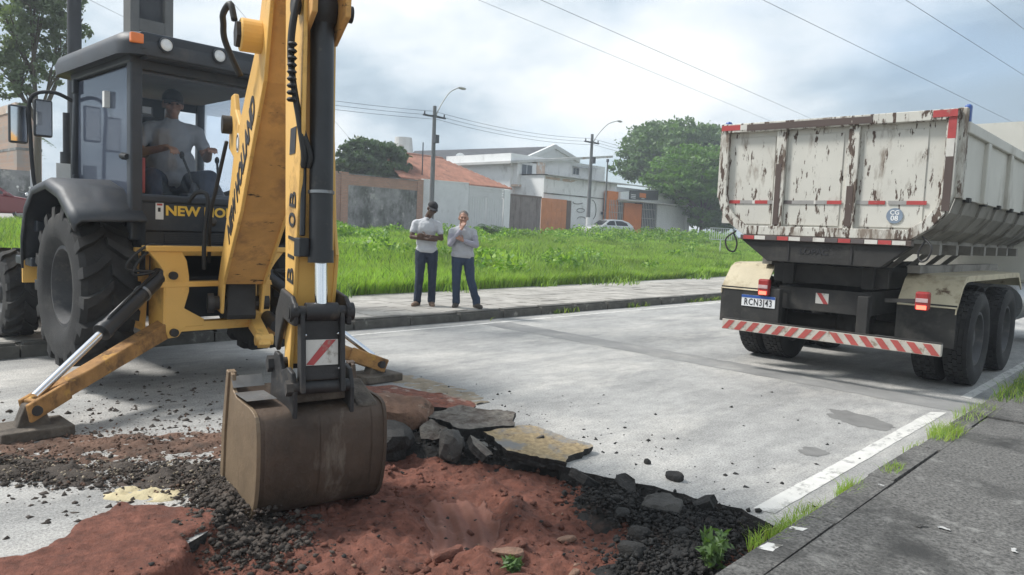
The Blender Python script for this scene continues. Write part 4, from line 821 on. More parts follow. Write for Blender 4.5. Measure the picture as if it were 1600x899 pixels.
MB().cyl(BP(2.60, .70, -.19), BP(2.60, .70, .19), .034, n=18).cyl(BP(2.60, .70, -.225), BP(2.60, .70, -.19), .046, n=6).build('dipper_pin', 'link_steel', BH, autos=40)
# bucket
bu2 = Vector((.985, -.172, 0)); bw2 = Vector((.172, .985, 0)); BPIV = BP(2.78, 0)
def BB(r, z, w=0.0): return BPIV + bu2 * ((r - 2.80) * .66) + bw2 * w + Vector((0, 0, z))
BWH = .345
prof = [(2.34, .57), (2.46, .52), (2.68, .515), (2.89, .505), (3.0, .46), (3.03, .30), (3.01, .12), (2.93, -.02), (2.79, -.08), (2.60, -.10), (2.38, -.115), (2.18, -.13)]
sh = MB(); prof = [(v.x, v.y) for v in bez([Vector((a, c, 0)) for a, c in prof], 3)]; n = len(prof); inn = []
for i, (r, z) in enumerate(prof):
    a = prof[max(i - 1, 0)]; b = prof[min(i + 1, n - 1)]; t_ = Vector((b[0] - a[0], b[1] - a[1])).normalized(); inn.append((r + t_.y * .025, z - t_.x * .025))
V = [BB(r, z, -BWH) for r, z in prof] + [BB(r, z, BWH) for r, z in prof] + [BB(r, z, -BWH) for r, z in inn] + [BB(r, z, BWH) for r, z in inn]
F = [(i, i + 1, n + i + 1, n + i) for i in range(n - 1)] + [(3 * n + i, 3 * n + i + 1, 2 * n + i + 1, 2 * n + i) for i in range(n - 1)]
F += [(0, n, 3 * n, 2 * n), (n - 1, 2 * n - 1, 4 * n - 1, 3 * n - 1)]
F += [(i, i + 1, 2 * n + i + 1, 2 * n + i) for i in range(n - 1)] + [(n + i, n + i + 1, 3 * n + i + 1, 3 * n + i) for i in range(n - 1)]
bk_ = sh.add(V, F).build('bucket', 'bucket_steel', BH, autos=50)
sidep = [(2.28, .66), (2.38, .64), (2.41, .56), (2.50, .53), (2.68, .525), (2.90, .515), (3.01, .465), (3.04, .30), (3.02, .115), (2.94, -.03), (2.795, -.09), (2.60, -.11), (2.38, -.125), (2.18, -.135), (2.14, -.05), (2.18, .3)]
k0_ = sidep.index((2.50, .53)); sidep = sidep[:k0_] + [(v.x, v.y) for v in bez([Vector((a, c, 0)) for a, c in sidep[k0_:14]], 3)] + sidep[14:]
for s in (-1, 1):
    spo = MB().prism(sidep, lambda p, q, w: BB(p, q, w), s * BWH, s * (BWH + .022)).build('side_plate', 'bucket_side' if s < 0 else 'bucket_steel', bk_, bevel=.004)
    MB().prism([(2.28, .66), (2.34, .65), (2.24, .3), (2.195, -.05), (2.22, -.145), (2.14, -.145), (2.12, -.05), (2.16, .3)], lambda p, q, w: BB(p, q, w), s * (BWH - .012), s * (BWH + .034)).build('side_cutter', 'bucket_side' if s < 0 else 'bucket_steel', bk_, bevel=.004)
for k in range(5):
    w0 = -BWH + .04 + k * (2 * BWH - .08) / 4
    MB().prism([(2.22, -.105), (2.22, -.15), (2.03, -.14)], lambda p, q, w: BB(p, q, w), w0 - .035, w0 + .035).build('tooth', 'worn_steel', bk_, bevel=.004)
for s in (-1, 1):
    MB().prism([(2.46, .52), (2.48, .70), (2.55, .78), (2.65, .77), (2.72, .69), (2.84, .72), (2.95, .70), (3.0, .60), (3.0, .46), (2.9, .5)], lambda p, q, w: BB(p, q, w), s * .16 - .013, s * .16 + .013).build('bucket_ear', 'link_steel', bk_, bevel=.006)
MB().add([BB(2.44, .575, -.37), BB(2.44, .575, -.20), BB(2.36, .63, -.20), BB(2.36, .63, -.37), BB(2.46, .55, -.37), BB(2.80, .55, -.37), BB(2.80, .55, -.21), BB(2.46, .55, -.21)], [(0, 1, 2, 3), (4, 5, 6, 7)]).build('torque_plate', 'worn_steel', bk_)
MB().prism([(2.5, .54), (2.9, .525), (2.9, .60), (2.75, .64), (2.6, .62)], lambda p, q, w: BB(p, q, w), -.17, .17).prism([(2.62, .53), (2.98, .47), (2.98, .50), (2.62, .60)], lambda p, q, w: BB(p, q, w), .20, BWH - .02).build('bucket_mud', 'pad_mud', bk_, bevel=.02)
for k in range(3):
    w0 = -.30 + k * .30
    V = [BB(r, z, w0 + o) + (bu2 * .004 + Vector((0, 0, -.002))) for o in (-.025, .025) for r, z in prof[10:28]]; n = 18
    MB().add(V, [(i, i + 1, n + i + 1, n + i) for i in range(n - 1)]).build('wear_strap', 'bucket_steel', bk_, smooth=True)

# ------------------------------------------------------------------ tipper truck
def tailgate_mat(name, base, th, th2, rust=(0.085, 0.058, 0.046)):
    return mat(name, base, 0.55, 0, 0.08, 1.5, dirt=(rust, 1.0, th, .035, (17, 17, 4.2)), dirt2=((0.22, 0.18, 0.145), 2.6, th2, .16, (2.6, 2.6, .8)), bump=(6, .12))
CRM = (0.55, 0.535, 0.485)
tailgate_mat('cream_scratched', CRM, .580, .55); tailgate_mat('cream_rusty', CRM, .515, .49); tailgate_mat('rust_dark', (0.085, 0.06, 0.052), .66, .7, (0.5, 0.47, 0.39))
mat('cream_paint', (0.53, 0.52, 0.475), 0.55, 0, 0.10, 1.2, dirt=((0.30, 0.28, 0.24), 1.6, .54, .25, (1, 1, .5)), dirt2=((0.08, 0.05, 0.04), 9, .68, .05, (1, 1, .4)))
mat('guard_cream', (0.50, 0.44, 0.31), 0.65, 0, 0.15, 2.5, dirt=((0.22, 0.16, 0.10), 3, .52, .2, (1, 1, 1)), dirt2=((0.10, 0.06, 0.035), 5, .60, .1, (1, 1, 1)))
mat('truck_chassis', (0.024, 0.023, 0.022), 0.75, 0, 0.3, 4, dirt=((0.065, 0.06, 0.053), 4, .52, .25, (1, 1, 1)), bump=(30, .2))
mat('underbody_grey', (0.21, 0.20, 0.18), 0.75, 0, 0.2, 2, dirt=((0.09, 0.08, 0.07), 3, .52, .2, (1, 1, 1)))
mat('flap_rubber', (0.024, 0.024, 0.023), 0.8, 0, 0.2, 5, dirt=((0.075, 0.07, 0.062), 5, .5, .25, (1, 1, 1)))
mat('tail_red', (0.30, 0.035, 0.035), 0.25, 0, 0.15, 20); mat('tail_clear', (0.5, 0.36, 0.36), 0.2, 0, 0.15, 20); emis('tail_lit', (1.0, 0.13, 0.08), 1.1)
mat('plate_white', (0.72, 0.73, 0.74), 0.4, 0, 0.04, 9); mat('plate_blue', (0.03, 0.09, 0.32), 0.4, 0, 0.05, 9)
mat('tape_faded', (0.30, 0.29, 0.28), 0.5, 0, 0.12, 9); mat('tape_dark', (0.10, 0.085, 0.085), 0.5, 0, 0.12, 9); mat('badge_blue', (0.20, 0.25, 0.32), 0.5, 0, 0.15, 9, dirt=((0.45, 0.44, 0.40), 18, .62, .06, (1, 1, 1)))
mat('bumper_white', (0.46, 0.43, 0.38), 0.6, 0, 0.1, 6, dirt=((0.24, 0.20, 0.15), 11, .55, .1, (1, 1, 1))); mat('bumper_red', (0.38, 0.075, 0.065), 0.6, 0, 0.15, 6, dirt=((0.3, 0.2, 0.16), 13, .58, .1, (1, 1, 1)))
TX, TY = -3.05, 8.05
TR = empty('tipper_truck', (TX, TY, 0)); tag(TR, 'cream tipper truck with scratched rusty tailgate parked along the road edge', 'truck')
tgo = [(-1.22, 2.82), (1.22, 2.82), (1.22, 2.0), (1.17, 1.83), (1.05, 1.68), (.88, 1.56), (-.88, 1.56), (-1.05, 1.68), (-1.17, 1.83), (-1.22, 2.0)]
def XZ(y): return lambda a, b, w: (a, w, b)
def inset(poly, k):
    n = len(poly); o = []
    for i in range(n):
        a = Vector(poly[i - 1]); b = Vector(poly[i]); c = Vector(poly[(i + 1) % n]); d0 = (b - a).normalized(); d1 = (c - b).normalized(); n0 = Vector((d0.y, -d0.x)); n1_ = Vector((d1.y, -d1.x)); m_ = (n0 + n1_); o.append(tuple(b + m_ * (k / max(.3, 1 + n0.dot(n1_)))))
    return o
tg_in = inset(tgo, .10)
tg = MB().prism(tgo, XZ(0), .04, .09).build('tailgate', 'cream_scratched', TR)
rimm = MB(); n = len(tgo)
for i in range(n):
    j = (i + 1) % n; a, b, c, d = tgo[i], tgo[j], tg_in[j], tg_in[i]
    if i == 0: continue
    rimm.prism([a, b, c, d], XZ(0), -.03, .038)
rimm.build('tailgate_rim', 'cream_rusty', tg, bevel=.006)
MB().prism([tgo[0], tgo[1], tg_in[1], tg_in[0]], XZ(0), -.045, .036).build('top_rail', 'cream_rusty', tg, bevel=.006)
MB().box((-.9, -.049, 2.73), (.45, -.046, 2.80)).build('scraped_band', 'rust_dark', tg)
for x, w in ((-.50, .055), (.27, .055)):
    MB().box((x - w, -.012, 1.66), (x + w, .038, 2.72)).build('tailgate_post', 'cream_rusty', tg, bevel=.006)
MB().box((.235, -.016, 1.68), (.30, -.0125, 2.10)).build('rust_patch', 'rust_dark', tg); MB().box((-.54, -.016, 1.68), (-.48, -.0125, 2.35)).build('rust_patch', 'rust_dark', tg)
MB().box((1.135, -.034, 1.85), (1.205, -.031, 2.50)).build('rust_patch', 'rust_dark', tg)
for x in (-.88, -.14, .66): MB().box((x - .30, .03, 1.68), (x + .30, .0385, 2.66)).build('panel_plate', 'cream_scratched', tg, bevel=.004)
# reflective tape: band, bottom strip, corners
x = -1.09; seq = [('red_reflect', .13), ('tape_faded', .15), ('white_reflect', .03), ('red_reflect', .15), ('tape_faded', .14), ('tape_dark', .14), ('tape_faded', .24), ('white_reflect', .02), ('tape_faded', .12), ('red_reflect', .15), (None, .12), ('tape_faded', .15), ('red_reflect', .16), (None, .03), ('tape_faded', .17), ('red_reflect', .18)]
for m_, w in seq:
    if m_: MB().box((x, .021 if abs(x + w / 2) < 9 else 0, 1.912), (x + w, .0295, 1.950)).build('tape', m_, tg)
    x += w
x = -.86; cyc = ['red_reflect', 'white_reflect', 'tape_dark', 'red_reflect', 'white_reflect', 'tape_dark', 'white_reflect', 'tape_dark', 'red_reflect', 'tape_dark', 'white_reflect', 'red_reflect', 'white_reflect']
bs = MB().box((-.90, -.035, 1.50), (.90, .05, 1.556)).build('bottom_rail', 'rust_dark', TR, bevel=.004)
for m_ in cyc: MB().box((x, -.0385, 1.508), (x + .125, -.0355, 1.55)).build('tape', m_, bs); x += .132
for (x0, x1, z0, z1, m_) in ((-1.21, -.98, 2.745, 2.805, 'red_reflect'), (-.98, -.85, 2.745, 2.80, 'white_reflect'), (1.0, 1.21, 2.745, 2.812, 'red_reflect'), (1.135, 1.205, 2.54, 2.745, 'red_reflect'), (1.135, 1.20, 2.37, 2.54, 'white_reflect')):
    MB().box((x0, -.0485 if z0 > 2.6 else -.0345, z0), (x1, -.0455 if z0 > 2.6 else -.031, z1)).build('tape', m_, tg)
bd = MB().lathe([(.001, -.004), (.078, -.004), (.078, .003), (.001, .003)], (.71, .024, 1.80), (0, 1, 0), 28, False).build('badge', 'badge_blue', tg)
text('badge_text', 'CG', .062, (.71, .019, 1.812), (1, 0, 0), (0, 0, 1), 'text_white', bd, .02, .001, 'CENTER'); text('badge_text', '08', .072, (.71, .019, 1.752), (1, 0, 0), (0, 0, 1), 'text_white', bd, .02, .001, 'CENTER')
# bed: side walls, rounded lower flanks, floor, ribs
BL = 5.2
for s in (-1, 1):
    MB().box((s * 1.235 - .02, .06, 1.98), (s * 1.235 + .02, BL, 2.62)).build('side_wall', 'cream_paint', TR)
    MB().box((s * 1.25 - .045, .10, 2.60), (s * 1.25 + .045, BL + .05, 2.71)).build('side_rail', 'cream_paint', TR, bevel=.012)
    fk = [(s * 1.235, 2.0), (s * 1.19, 1.84), (s * 1.06, 1.68), (s * .88, 1.56)]
    V = [(a, y, b) for y in (.05, BL) for a, b in fk]; MB().add(V, [(i, i + 1, 5 + i, 4 + i) for i in range(3)]).build('bed_flank', 'underbody_grey', TR)
    MB().prism([(s * 1.19, 2.84), (s * 1.27, 2.84), (s * 1.27, 1.98), (s * 1.19, 1.98)], XZ(0), .045, .19).build('corner_post', 'cream_rusty', TR, bevel=.01)
    for k in range(4):
        y0 = .95 + k * 1.2
        MB().box((s * 1.262 - .035, y0, 1.97), (s * 1.262 + .035, y0 + .14, 2.60)).build('side_rib', 'cream_paint', TR, bevel=.01)
    for k in range(7):
        y0 = .42 + k * .72; m_ = MB()
        for (a, b), (c, d) in zip(fk[:-1], fk[1:]): m_.bar((a, y0, b), (c, y0, d), .05, .06, (0, 1, 0))
        m_.build('flank_rib', 'underbody_grey', TR); MB().box((s * 1.255 - .03, y0 - .07, 1.955), (s * 1.255 + .03, y0 + .02, 2.0)).build('rib_cleat', 'truck_chassis', TR)
    MB().box((s * 1.24 - .02, .12, 2.70), (s * 1.24 + .04, .20, 2.88)).build('corner_strap', 'plate_blue', TR, bevel=.02)
    MB().tube(bez([(s * .98, .02, 1.60), (s * 1.08, -.03, 1.50), (s * 1.05, -.03, 1.38), (s * .98, .0, 1.36), (s * .96, .01, 1.46), (s * 1.02, .02, 1.58)], 5), .010, 7).build('latch_hook', 'link_steel', TR, smooth=True)
MB().box((-.90, .05, 1.53), (.90, BL, 1.57)).build('bed_floor', 'underbody_grey', TR)
MB().box((-1.25, BL, 1.56), (1.25, BL + .06, 3.42)).build('headboard', 'cream_paint', TR)
MB().prism([(BL + .06, 3.40), (BL + 1.5, 3.46), (BL + 1.5, 3.40), (BL + .06, 3.32)], lambda a, b, w: (w, a, b), -1.2, 1.2).build('cab_guard', 'cream_paint', TR)
# mound of earth in the bed is below the rim; hinge plate and sub frame
hp = MB().prism([(-.90, 1.50), (.90, 1.50), (.62, 1.27), (-.58, 1.27)], XZ(0), .0, .12).build('hinge_plate', 'truck_chassis', TR, bevel=.008)
text('maker_lettering', 'LOPAC', .085, (-.22, -.003, 1.37), (1, 0, 0), (0, 0, 1), 'text_black', hp, .02, .002, xs=1.15)
for x in (-.34, .33): MB().box((x - .012, -.01, 1.29), (x + .012, .0, 1.49)).build('hinge_lug', 'link_steel', hp, bevel=.003)
for s in (-1, 1):
    MB().box((s * .43 - .06, .25, 1.02), (s * .43 + .06, BL, 1.26)).build('subframe_rail', 'truck_chassis', TR, bevel=.006)
    MB().box((s * .43 - .045, .25, .74), (s * .43 + .045, 8.2, 1.0)).build('chassis_rail', 'truck_chassis', TR, bevel=.006)
    MB().box((s * .47 - .055, .03, .52), (s * .47 + .055, .12, .96)).build('bumper_hanger', 'truck_chassis', TR, bevel=.008)
for k in range(7): MB().box((-1.0, .6 + k * .7, 1.42), (1.0, .7 + k * .7, 1.53)).build('cross_bearer', 'underbody_grey', TR)
for s in (-1, 1):
    for k in range(4): MB().prism([(s * .50, 1.26), (s * .56, 1.26), (s * .95, 1.62), (s * .86, 1.62)], XZ(0), .62 + k * .7, .68 + k * .7).build('bracket', 'underbody_grey', TR)
    MB().box((s * .8 - .06, .5, 1.22), (s * .8 + .06, BL - .8, 1.30)).build('side_runner', 'underbody_grey', TR)
cmn = MB().box((-.50, .20, .74), (.50, .25, .99)).build('rear_crossmember', 'truck_chassis', TR, bevel=.006)
MB().box((-.62, .30, 1.04), (.62, .36, 1.25)).build('upper_crossmember', 'truck_chassis', TR, bevel=.006)
MB().box((-.08, .1965, .83), (.06, .1985, .945)).build('hazard_plate', 'white_reflect', cmn); MB().add([(-.07, .1945, .945), (-.02, .1945, .945), (.06, .1945, .83), (.01, .1945, .83)], [(0, 1, 2, 3)]).build('hazard_stripe', 'red_reflect', cmn)
# bumper with chevrons
bmp = MB().box((-1.06, -.03, .445), (1.24, .03, .565)).build('bumper', 'bumper_white', TR, bevel=.006)
k = -1.06
while k < 1.22:
    d = .085 if k < .02 else -.085; a0 = max(k, -1.06); a1 = min(k + .075, 1.24)
    MB().add([(a0, -.0335, .452), (a1, -.0335, .452), (min(max(a1 + d, -1.06), 1.24), -.0335, .557), (min(max(a0 + d, -1.06), 1.24), -.0335, .557)], [(0, 1, 2, 3)]).build('bumper_stripe', 'bumper_red', bmp); k += .15 if not (k < .02 and k + .15 >= .02) else .27
MB().box((-1.06, -.028, .566), (1.24, .028, .578)).build('bumper_top', 'truck_chassis', bmp)
# tail lamps, plate, mudguards and flaps
for x in (-.60, 1.03):
    tl = MB().box((x - .065, -.01, .875), (x + .065, .07, 1.06)).build('tail_light', 'tail_red', TR, bevel=.02)
    MB().box((x - .055, -.016, .955), (x + .055, -.0105, .995)).build('clear_lens', 'tail_clear', tl, bevel=.002); MB().box((x - .045, -.016, .885), (x + .045, -.0105, .925)).build('lit_lens', 'tail_lit', tl, bevel=.002)
    MB().bar((x, .06, .97), (x * .62, .2, .93), .03, .04).build('light_bracket', 'truck_chassis', tl)
for s, m0 in ((-1, 0), (1, 0)):
    xo, xi = s * 1.27, s * .72
    arc = [(.30, .90), (.36, .98), (.52, 1.16), (.62, 1.21), (.75, 1.22), (3.45, 1.22), (3.7, 1.05)]
    V = [(xo, y, z) for y, z in arc] + [(xi, y, z) for y, z in arc] + [(xo, y, z - .06) for y, z in arc]; n = len(arc)
    o = MB().add(V, [(i, i + 1, n + i + 1, n + i) for i in range(n - 1)] + [(i, i + 1, 2 * n + i + 1, 2 * n + i) for i in range(n - 1)]).build('mudguard', 'guard_cream', TR); sd = o.modifiers.new('s', 'SOLIDIFY'); sd.thickness = .012
    MB().box((min(xo, xi), .31, .50), (max(xo, xi), .325, .93)).build('mudflap', 'flap_rubber', TR)
# number plate
pl = MB().box((-.86, .02, .735), (-.46, .03, .865)).build('number_plate', 'plate_white', TR, bevel=.003)
MB().box((-.86, .0165, .835), (-.46, .0195, .865)).build('plate_band', 'plate_blue', pl)
text('plate_text', 'RCN3J43', .105, (-.66, .018, .752), (1, 0, 0), (0, 0, 1), 'text_black', pl, .012, .001, 'CENTER', xs=.74, spc=1.16)
MB().box((-.86, .031, .56), (-.44, .045, .735)).build('plate_bracket', 'flap_rubber', TR)
# wheels
tmt = tyre_mesh('truck_tyre', .52, .27, .29, 34, .018, 'road'); rmt = rim_mesh('truck_rim', .29, .27, -.02, 10, 'rim_grey'); rmo = rim_mesh('truck_rim_inner', .29, .27, -.05, 10, 'rim_grey')
for o_, src in ((tmt, 0), (rmt, 0), (rmo, 0)): o_.transform(Matrix.Rotation(-math.pi / 2, 4, 'Z'))     # axle along local x
for y in (1.34, 2.86):
    for s in (-1, 1):
        w_ = link('wheel', tmt, TR, (s * 1.17, y, .52)); link('rim', rmt, w_, (0, 0, 0), (0, 0, 0 if s > 0 else math.pi))
        w2 = link('wheel', tmt, TR, (s * .86, y, .52)); link('rim', rmo, w2, (0, 0, 0), (0, 0, math.pi if s > 0 else 0))
    MB().cyl((-.9, y, .52), (.9, y, .52), .09, n=16).ell((0, y, .52), (.24, .2, .24)).build('axle', 'truck_chassis', TR, autos=40)
for s in (-1, 1):
    w_ = link('front_wheel', tmt, TR, (s * 1.1, 7.0, .52)); link('rim', rmt, w_, (0, 0, 0), (0, 0, 0 if s > 0 else math.pi))
MB().cyl((-.9, 7, .52), (.9, 7, .52), .07).build('front_axle', 'truck_chassis', TR)
MB().cyl((.95, 4.2, .75), (.95, 5.4, .75), .28, n=24).build('fuel_tank', 'worn_steel', TR, autos=40)
# driver's cab
MB().prism([(6.0, 1.0), (6.0, 2.85), (7.6, 2.85), (7.95, 1.9), (7.95, .6), (7.6, .6), (7.5, 1.0)], lambda a, b, w: (w, a, b), -1.2, 1.2).build('driver_cab', 'cream_paint', TR, bevel=.05)
for s in (-1, 1): MB().prism([(6.3, 1.9), (6.3, 2.6), (7.45, 2.6), (7.7, 1.9)], lambda a, b, w: (w, a, b), s * 1.2, s * 1.206).build('cab_window', 'interior_dark', TR)
MB().box((1.22, 7.5, 1.9), (1.45, 7.58, 2.4)).build('cab_mirror', 'plastic_dark', TR, bevel=.02)

# ------------------------------------------------------------------ street materials
mat('wall_white', (0.72, 0.73, 0.73), 0.85, 0, 0.07, .8, dirt=((0.40, 0.40, 0.39), 1.3, .55, .2, (1, 1, .5)), dirt2=((0.20, 0.20, 0.19), 2.5, .66, .08, (1, 1, .35)))
mat('wall_pale', (0.60, 0.61, 0.62), 0.85, 0, 0.10, .8, dirt=((0.32, 0.32, 0.31), 1.1, .55, .2, (1, 1, .5)))
mat('wall_stained', (0.24, 0.24, 0.235), 0.9, 0, 0.30, 1.2, dirt=((0.06, 0.065, 0.055), 1.4, .42, .2, (1, 1, .6)), dirt2=((0.36, 0.35, 0.33), 2.0, .60, .1, (1, 1, 1)))
mat('wall_peeling', (0.52, 0.40, 0.32), 0.9, 0, 0.2, 1.5, dirt=((0.58, 0.58, 0.57), 1.6, .52, .06, (1, 1, .6)))
mat('roof_dark', (0.075, 0.078, 0.085), 0.85, 0, 0.25, .8); mat('roof_sheet', (0.46, 0.46, 0.45), 0.8, 0, 0.15, 1.0, dirt=((0.28, 0.2, 0.16), 1.5, .6, .1, (1, 1, 1)))
mat('gate_rusty', (0.19, 0.165, 0.155), 0.8, 0, 0.2, 1.5, dirt=((0.09, 0.065, 0.055), 1.5, .5, .2, (3, 3, .4))); mat('gate_orange', (0.48, 0.19, 0.075), 0.7, 0, 0.15, 1.2, dirt=((0.28, 0.12, 0.06), 2, .6, .15, (1, 1, 1)))
mat('wood_dark', (0.13, 0.10, 0.085), 0.85, 0, 0.3, 2, stretch=(3, 3, .4)); mat('gate_white', (0.56, 0.57, 0.575), 0.6, 0, 0.06, 2)
mat('shop_orange', (0.55, 0.17, 0.045), 0.7, 0, 0.08, 1.5); mat('shop_white', (0.68, 0.69, 0.69), 0.8, 0, 0.05, 1); mat('sign_dark', (0.05, 0.055, 0.06), 0.5, 0, 0.1, 2)
mat('window_dark', (0.05, 0.065, 0.085), 0.2, 0, 0.15, 2); mat('grille_steel', (0.42, 0.42, 0.40), 0.6, 0.2, 0.1, 3)
mat('pole_concrete', (0.13, 0.135, 0.14), 0.9, 0, 0.2, 1.5, bump=(30, .3)); mat('pole_dark', (0.05, 0.055, 0.065), 0.8, 0, 0.2, 1.5); mat('wire', (0.09, 0.09, 0.10), 0.7, 0, 0.1, 2)
def brick_mat(name, c1, c2, mortar, sc, plane='yz', bw_=.24, bh=.10):
    m = bpy.data.materials.new(name); m.use_nodes = True; t = m.node_tree; b = t.nodes['Principled BSDF']; tc = t.nodes.new('ShaderNodeTexCoord'); sp = t.nodes.new('ShaderNodeSeparateXYZ'); cb = t.nodes.new('ShaderNodeCombineXYZ')
    t.links.new(tc.outputs['Object'], sp.inputs[0]); t.links.new(sp.outputs[1], cb.inputs[0]); t.links.new(sp.outputs[2], cb.inputs[1])
    br = t.nodes.new('ShaderNodeTexBrick'); t.links.new(cb.outputs[0], br.inputs[0])
    for k, v in (('Color1', (*c1, 1)), ('Color2', (*c2, 1)), ('Mortar', (*mortar, 1)), ('Scale', 1.0), ('Mortar Size', .012), ('Brick Width', bw_), ('Row Height', bh)): br.inputs[k].default_value = v
    n = t.nodes.new('ShaderNodeTexNoise'); n.inputs['Scale'].default_value = 1.2; n.inputs['Detail'].default_value = 6; t.links.new(tc.outputs['Object'], n.inputs[0])
    t.links.new(mixc(t, ramp(t, n.outputs['Fac'], [(.5, 0.0), (.62, .8)]), br.outputs[0], sc), b.inputs['Base Color']); b.inputs['Roughness'].default_value = .9; MATS[name] = m
brick_mat('brick_old', (0.42, 0.235, 0.16), (0.34, 0.18, 0.125), (0.26, 0.22, 0.19), (0.30, 0.19, 0.14))
brick_mat('brick_pale', (0.42, 0.29, 0.22), (0.36, 0.24, 0.18), (0.32, 0.29, 0.26), (0.30, 0.27, 0.24), bw_=.4, bh=.22)
def tile_roof_mat():
    m = mat('roof_tile', (0.33, 0.155, 0.105), 0.85, 0, 0.25, 1.6, dirt=((0.16, 0.085, 0.06), 1.4, .5, .2, (1, 1, 1)), dirt2=((0.45, 0.25, 0.17), 2.4, .6, .1, (1, 1, 1)))
tile_roof_mat()

# ------------------------------------------------------------------ houses across the grass
def yz(px, py, x): p = at(px, py, x=x); return float(p[1]), float(p[2])
def yo_(px, x, py=330): return yz(px, py, x)[0]
def zo_(px, py, x): return yz(px, py, x)[1]
GZ = 0.6                                            # walls are sunk below the street level
def facade(m, x, pts, depth):
    """wall with a given (y,z) outline facing the road, running back by depth"""
    m.prism(pts, lambda a, b, w: (w, a, b), x, x - depth); return m
def rect(px0, py0, px1, py1, x):
    """(y0,y1,z0,z1) of an upright rectangle given by its pixel box at the plane x"""
    return yo_(px0, x), yo_(px1, x), zo_((px0 + px1) / 2, py1, x), zo_((px0 + px1) / 2, py0, x)
def window(parent, px0, py0, px1, py1, x, proud=.06, frame='wall_pale', pane='window_dark', bars=1):
    y0, y1, z0, z1 = rect(px0, py0, px1, py1, x); y0 -= parent.location.y; y1 -= parent.location.y; lx = x - parent.location.x
    f = MB(); f.box((lx + .01, y0, z0), (lx + proud, y1, z0 + .08)).box((lx + .01, y0, z1 - .08), (lx + proud, y1, z1)).box((lx + .01, y0, z0 + .08), (lx + proud, y0 + .08, z1 - .08)).box((lx + .01, y1 - .08, z0 + .08), (lx + proud, y1, z1 - .08))
    for k in range(bars): yy_ = y0 + (y1 - y0) * (k + 1) / (bars + 1); f.box((lx + .01, yy_ - .025, z0 + .08), (lx + proud - .02, yy_ + .025, z1 - .08))
    fo = f.build('window', frame, parent); MB().box((lx + .002, y0 + .07, z0 + .07), (lx + .02, y1 - .07, z1 - .07)).build('pane', pane, fo); return fo
def house(name, label, x, px, cat='house'):
    h = empty(name, (x, yo_(px, x), 0)); tag(h, label, cat); return h
def part(h, name, m_, mb): 
    mb.v = [(a - h.location.x, b - h.location.y, c - h.location.z) for a, b, c in mb.v]; return mb.build(name, m_, h)
# brick garden wall
X = -37.8; h = house('garden_wall', 'stained old brick garden wall with bare brick courses along its top', X, 590, 'wall')
y0, y1 = yo_(380, X), yo_(658, X); zt = zo_(590, 277, X); zp = zo_(590, 293, X)
part(h, 'brickwork', 'brick_old', MB().box((X - .2, y0, GZ), (X, y1, zt)))
part(h, 'plaster', 'wall_stained', MB().box((X, yo_(537, X), GZ), (X + .03, y1, zp)))
for px in (520, 537, 655): y = yo_(px, X); part(h, 'pier', 'brick_old', MB().box((X - .22, y - .25, GZ), (X + .06, y + .25, zt + .12)))
part(h, 'coping', 'wall_stained', MB().box((X - .24, y0, zt), (X + .05, y1, zt + .06)))
# cottage with the tiled roof, white wall and gate
X = -38.2; h = house('white_garden_wall', 'plain white rendered front wall left of the white sheet gate', X, 695, 'wall')
y0, y1 = yo_(660, X), yo_(731, X); part(h, 'wall', 'wall_pale', MB().prism([(y0, GZ), (y1, GZ), (y1, zo_(731, 287, X)), (y0, zo_(660, 281, X))], lambda a, b, w: (w, a, b), X, X - .2)); part(h, 'coping', 'wall_white', MB().bar((X - .1, y0, zo_(660, 281, X) + .03), (X - .1, y1, zo_(731, 287, X) + .03), .26, .06))
h = house('sheet_gate', 'white ribbed sheet metal gate between pale wall and white post', X, 760, 'gate'); ya, yb = yo_(732, X), yo_(786, X); zt = zo_(760, 292, X)
for k in range(2):
    a = ya + (yb - ya) * k / 2; b = ya + (yb - ya) * (k + 1) / 2 - .04; lf = part(h, 'gate_leaf', 'gate_white', MB().box((X - .03, a, GZ), (X, b, zt - .75)))
    for j in range(7): y = a + (b - a) * (j + .5) / 7; part(h, 'gate_rib', 'gate_white', MB().box((X, y - .03, 1.2), (X + .025, y + .03, zt - .8)))
for j in range(4): part(h, 'header_slat', 'gate_white', MB().box((X - .04, ya, zt - .70 + j * .18), (X + .02, yb, zt - .56 + j * .18)))
part(h, 'gate_post', 'shop_white', MB().box((X - .2, yb, GZ), (X + .1, yo_(795, X), zo_(790, 297, X))))
X = -40.5; h = house('tiled_cottage', 'low cottage with weathered terracotta tile roof behind white gate', X, 710)
y0, y1 = yo_(618, X), yo_(792, X); ze = zo_(720, 289, X); Xr = -45.0; zr = zo_(690, 249, Xr)
part(h, 'wall', 'wall_pale', MB().box((X - 9, y0 + .5, GZ), (X, y1 - .5, ze)))
rr = MB(); nrow = 14
for k in range(nrow):
    t0, t1 = k / nrow, (k + 1) / nrow
    def ln(t): return X + .5 + (Xr - X - .5) * t, ze + (zr - ze) * t
    (xa, za), (xb, zb) = ln(t0), ln(t1); i0, i1 = t0 * 1.6, t1 * 1.6
    rr.add([(xa, y0 + i0, za + .06), (xa, y1 - i0 * 1.9, za + .06), (xb, y1 - i1 * 1.9, zb + .02), (xb, y0 + i1, zb + .02), (xa, y0 + i0, za - .02), (xa, y1 - i0 * 1.9, za - .02)], [(0, 1, 2, 3), (4, 5, 1, 0)])
rf_ = part(h, 'roof', 'roof_tile', rr)
for k in range(46):
    y = y0 + (y1 - y0) * (k + .5) / 46; tt = 0.02; hi = min(1.0, (y - y0) / 1.6, (y1 - y) / 3.04)
    a = (X + .5, y, ze + .05); b = (X + .5 + (Xr - X - .5) * hi, y, ze + (zr - ze) * hi + .05); part(h, 'tile_row', 'roof_tile', MB().cyl(a, b, .07, n=6, caps=False))
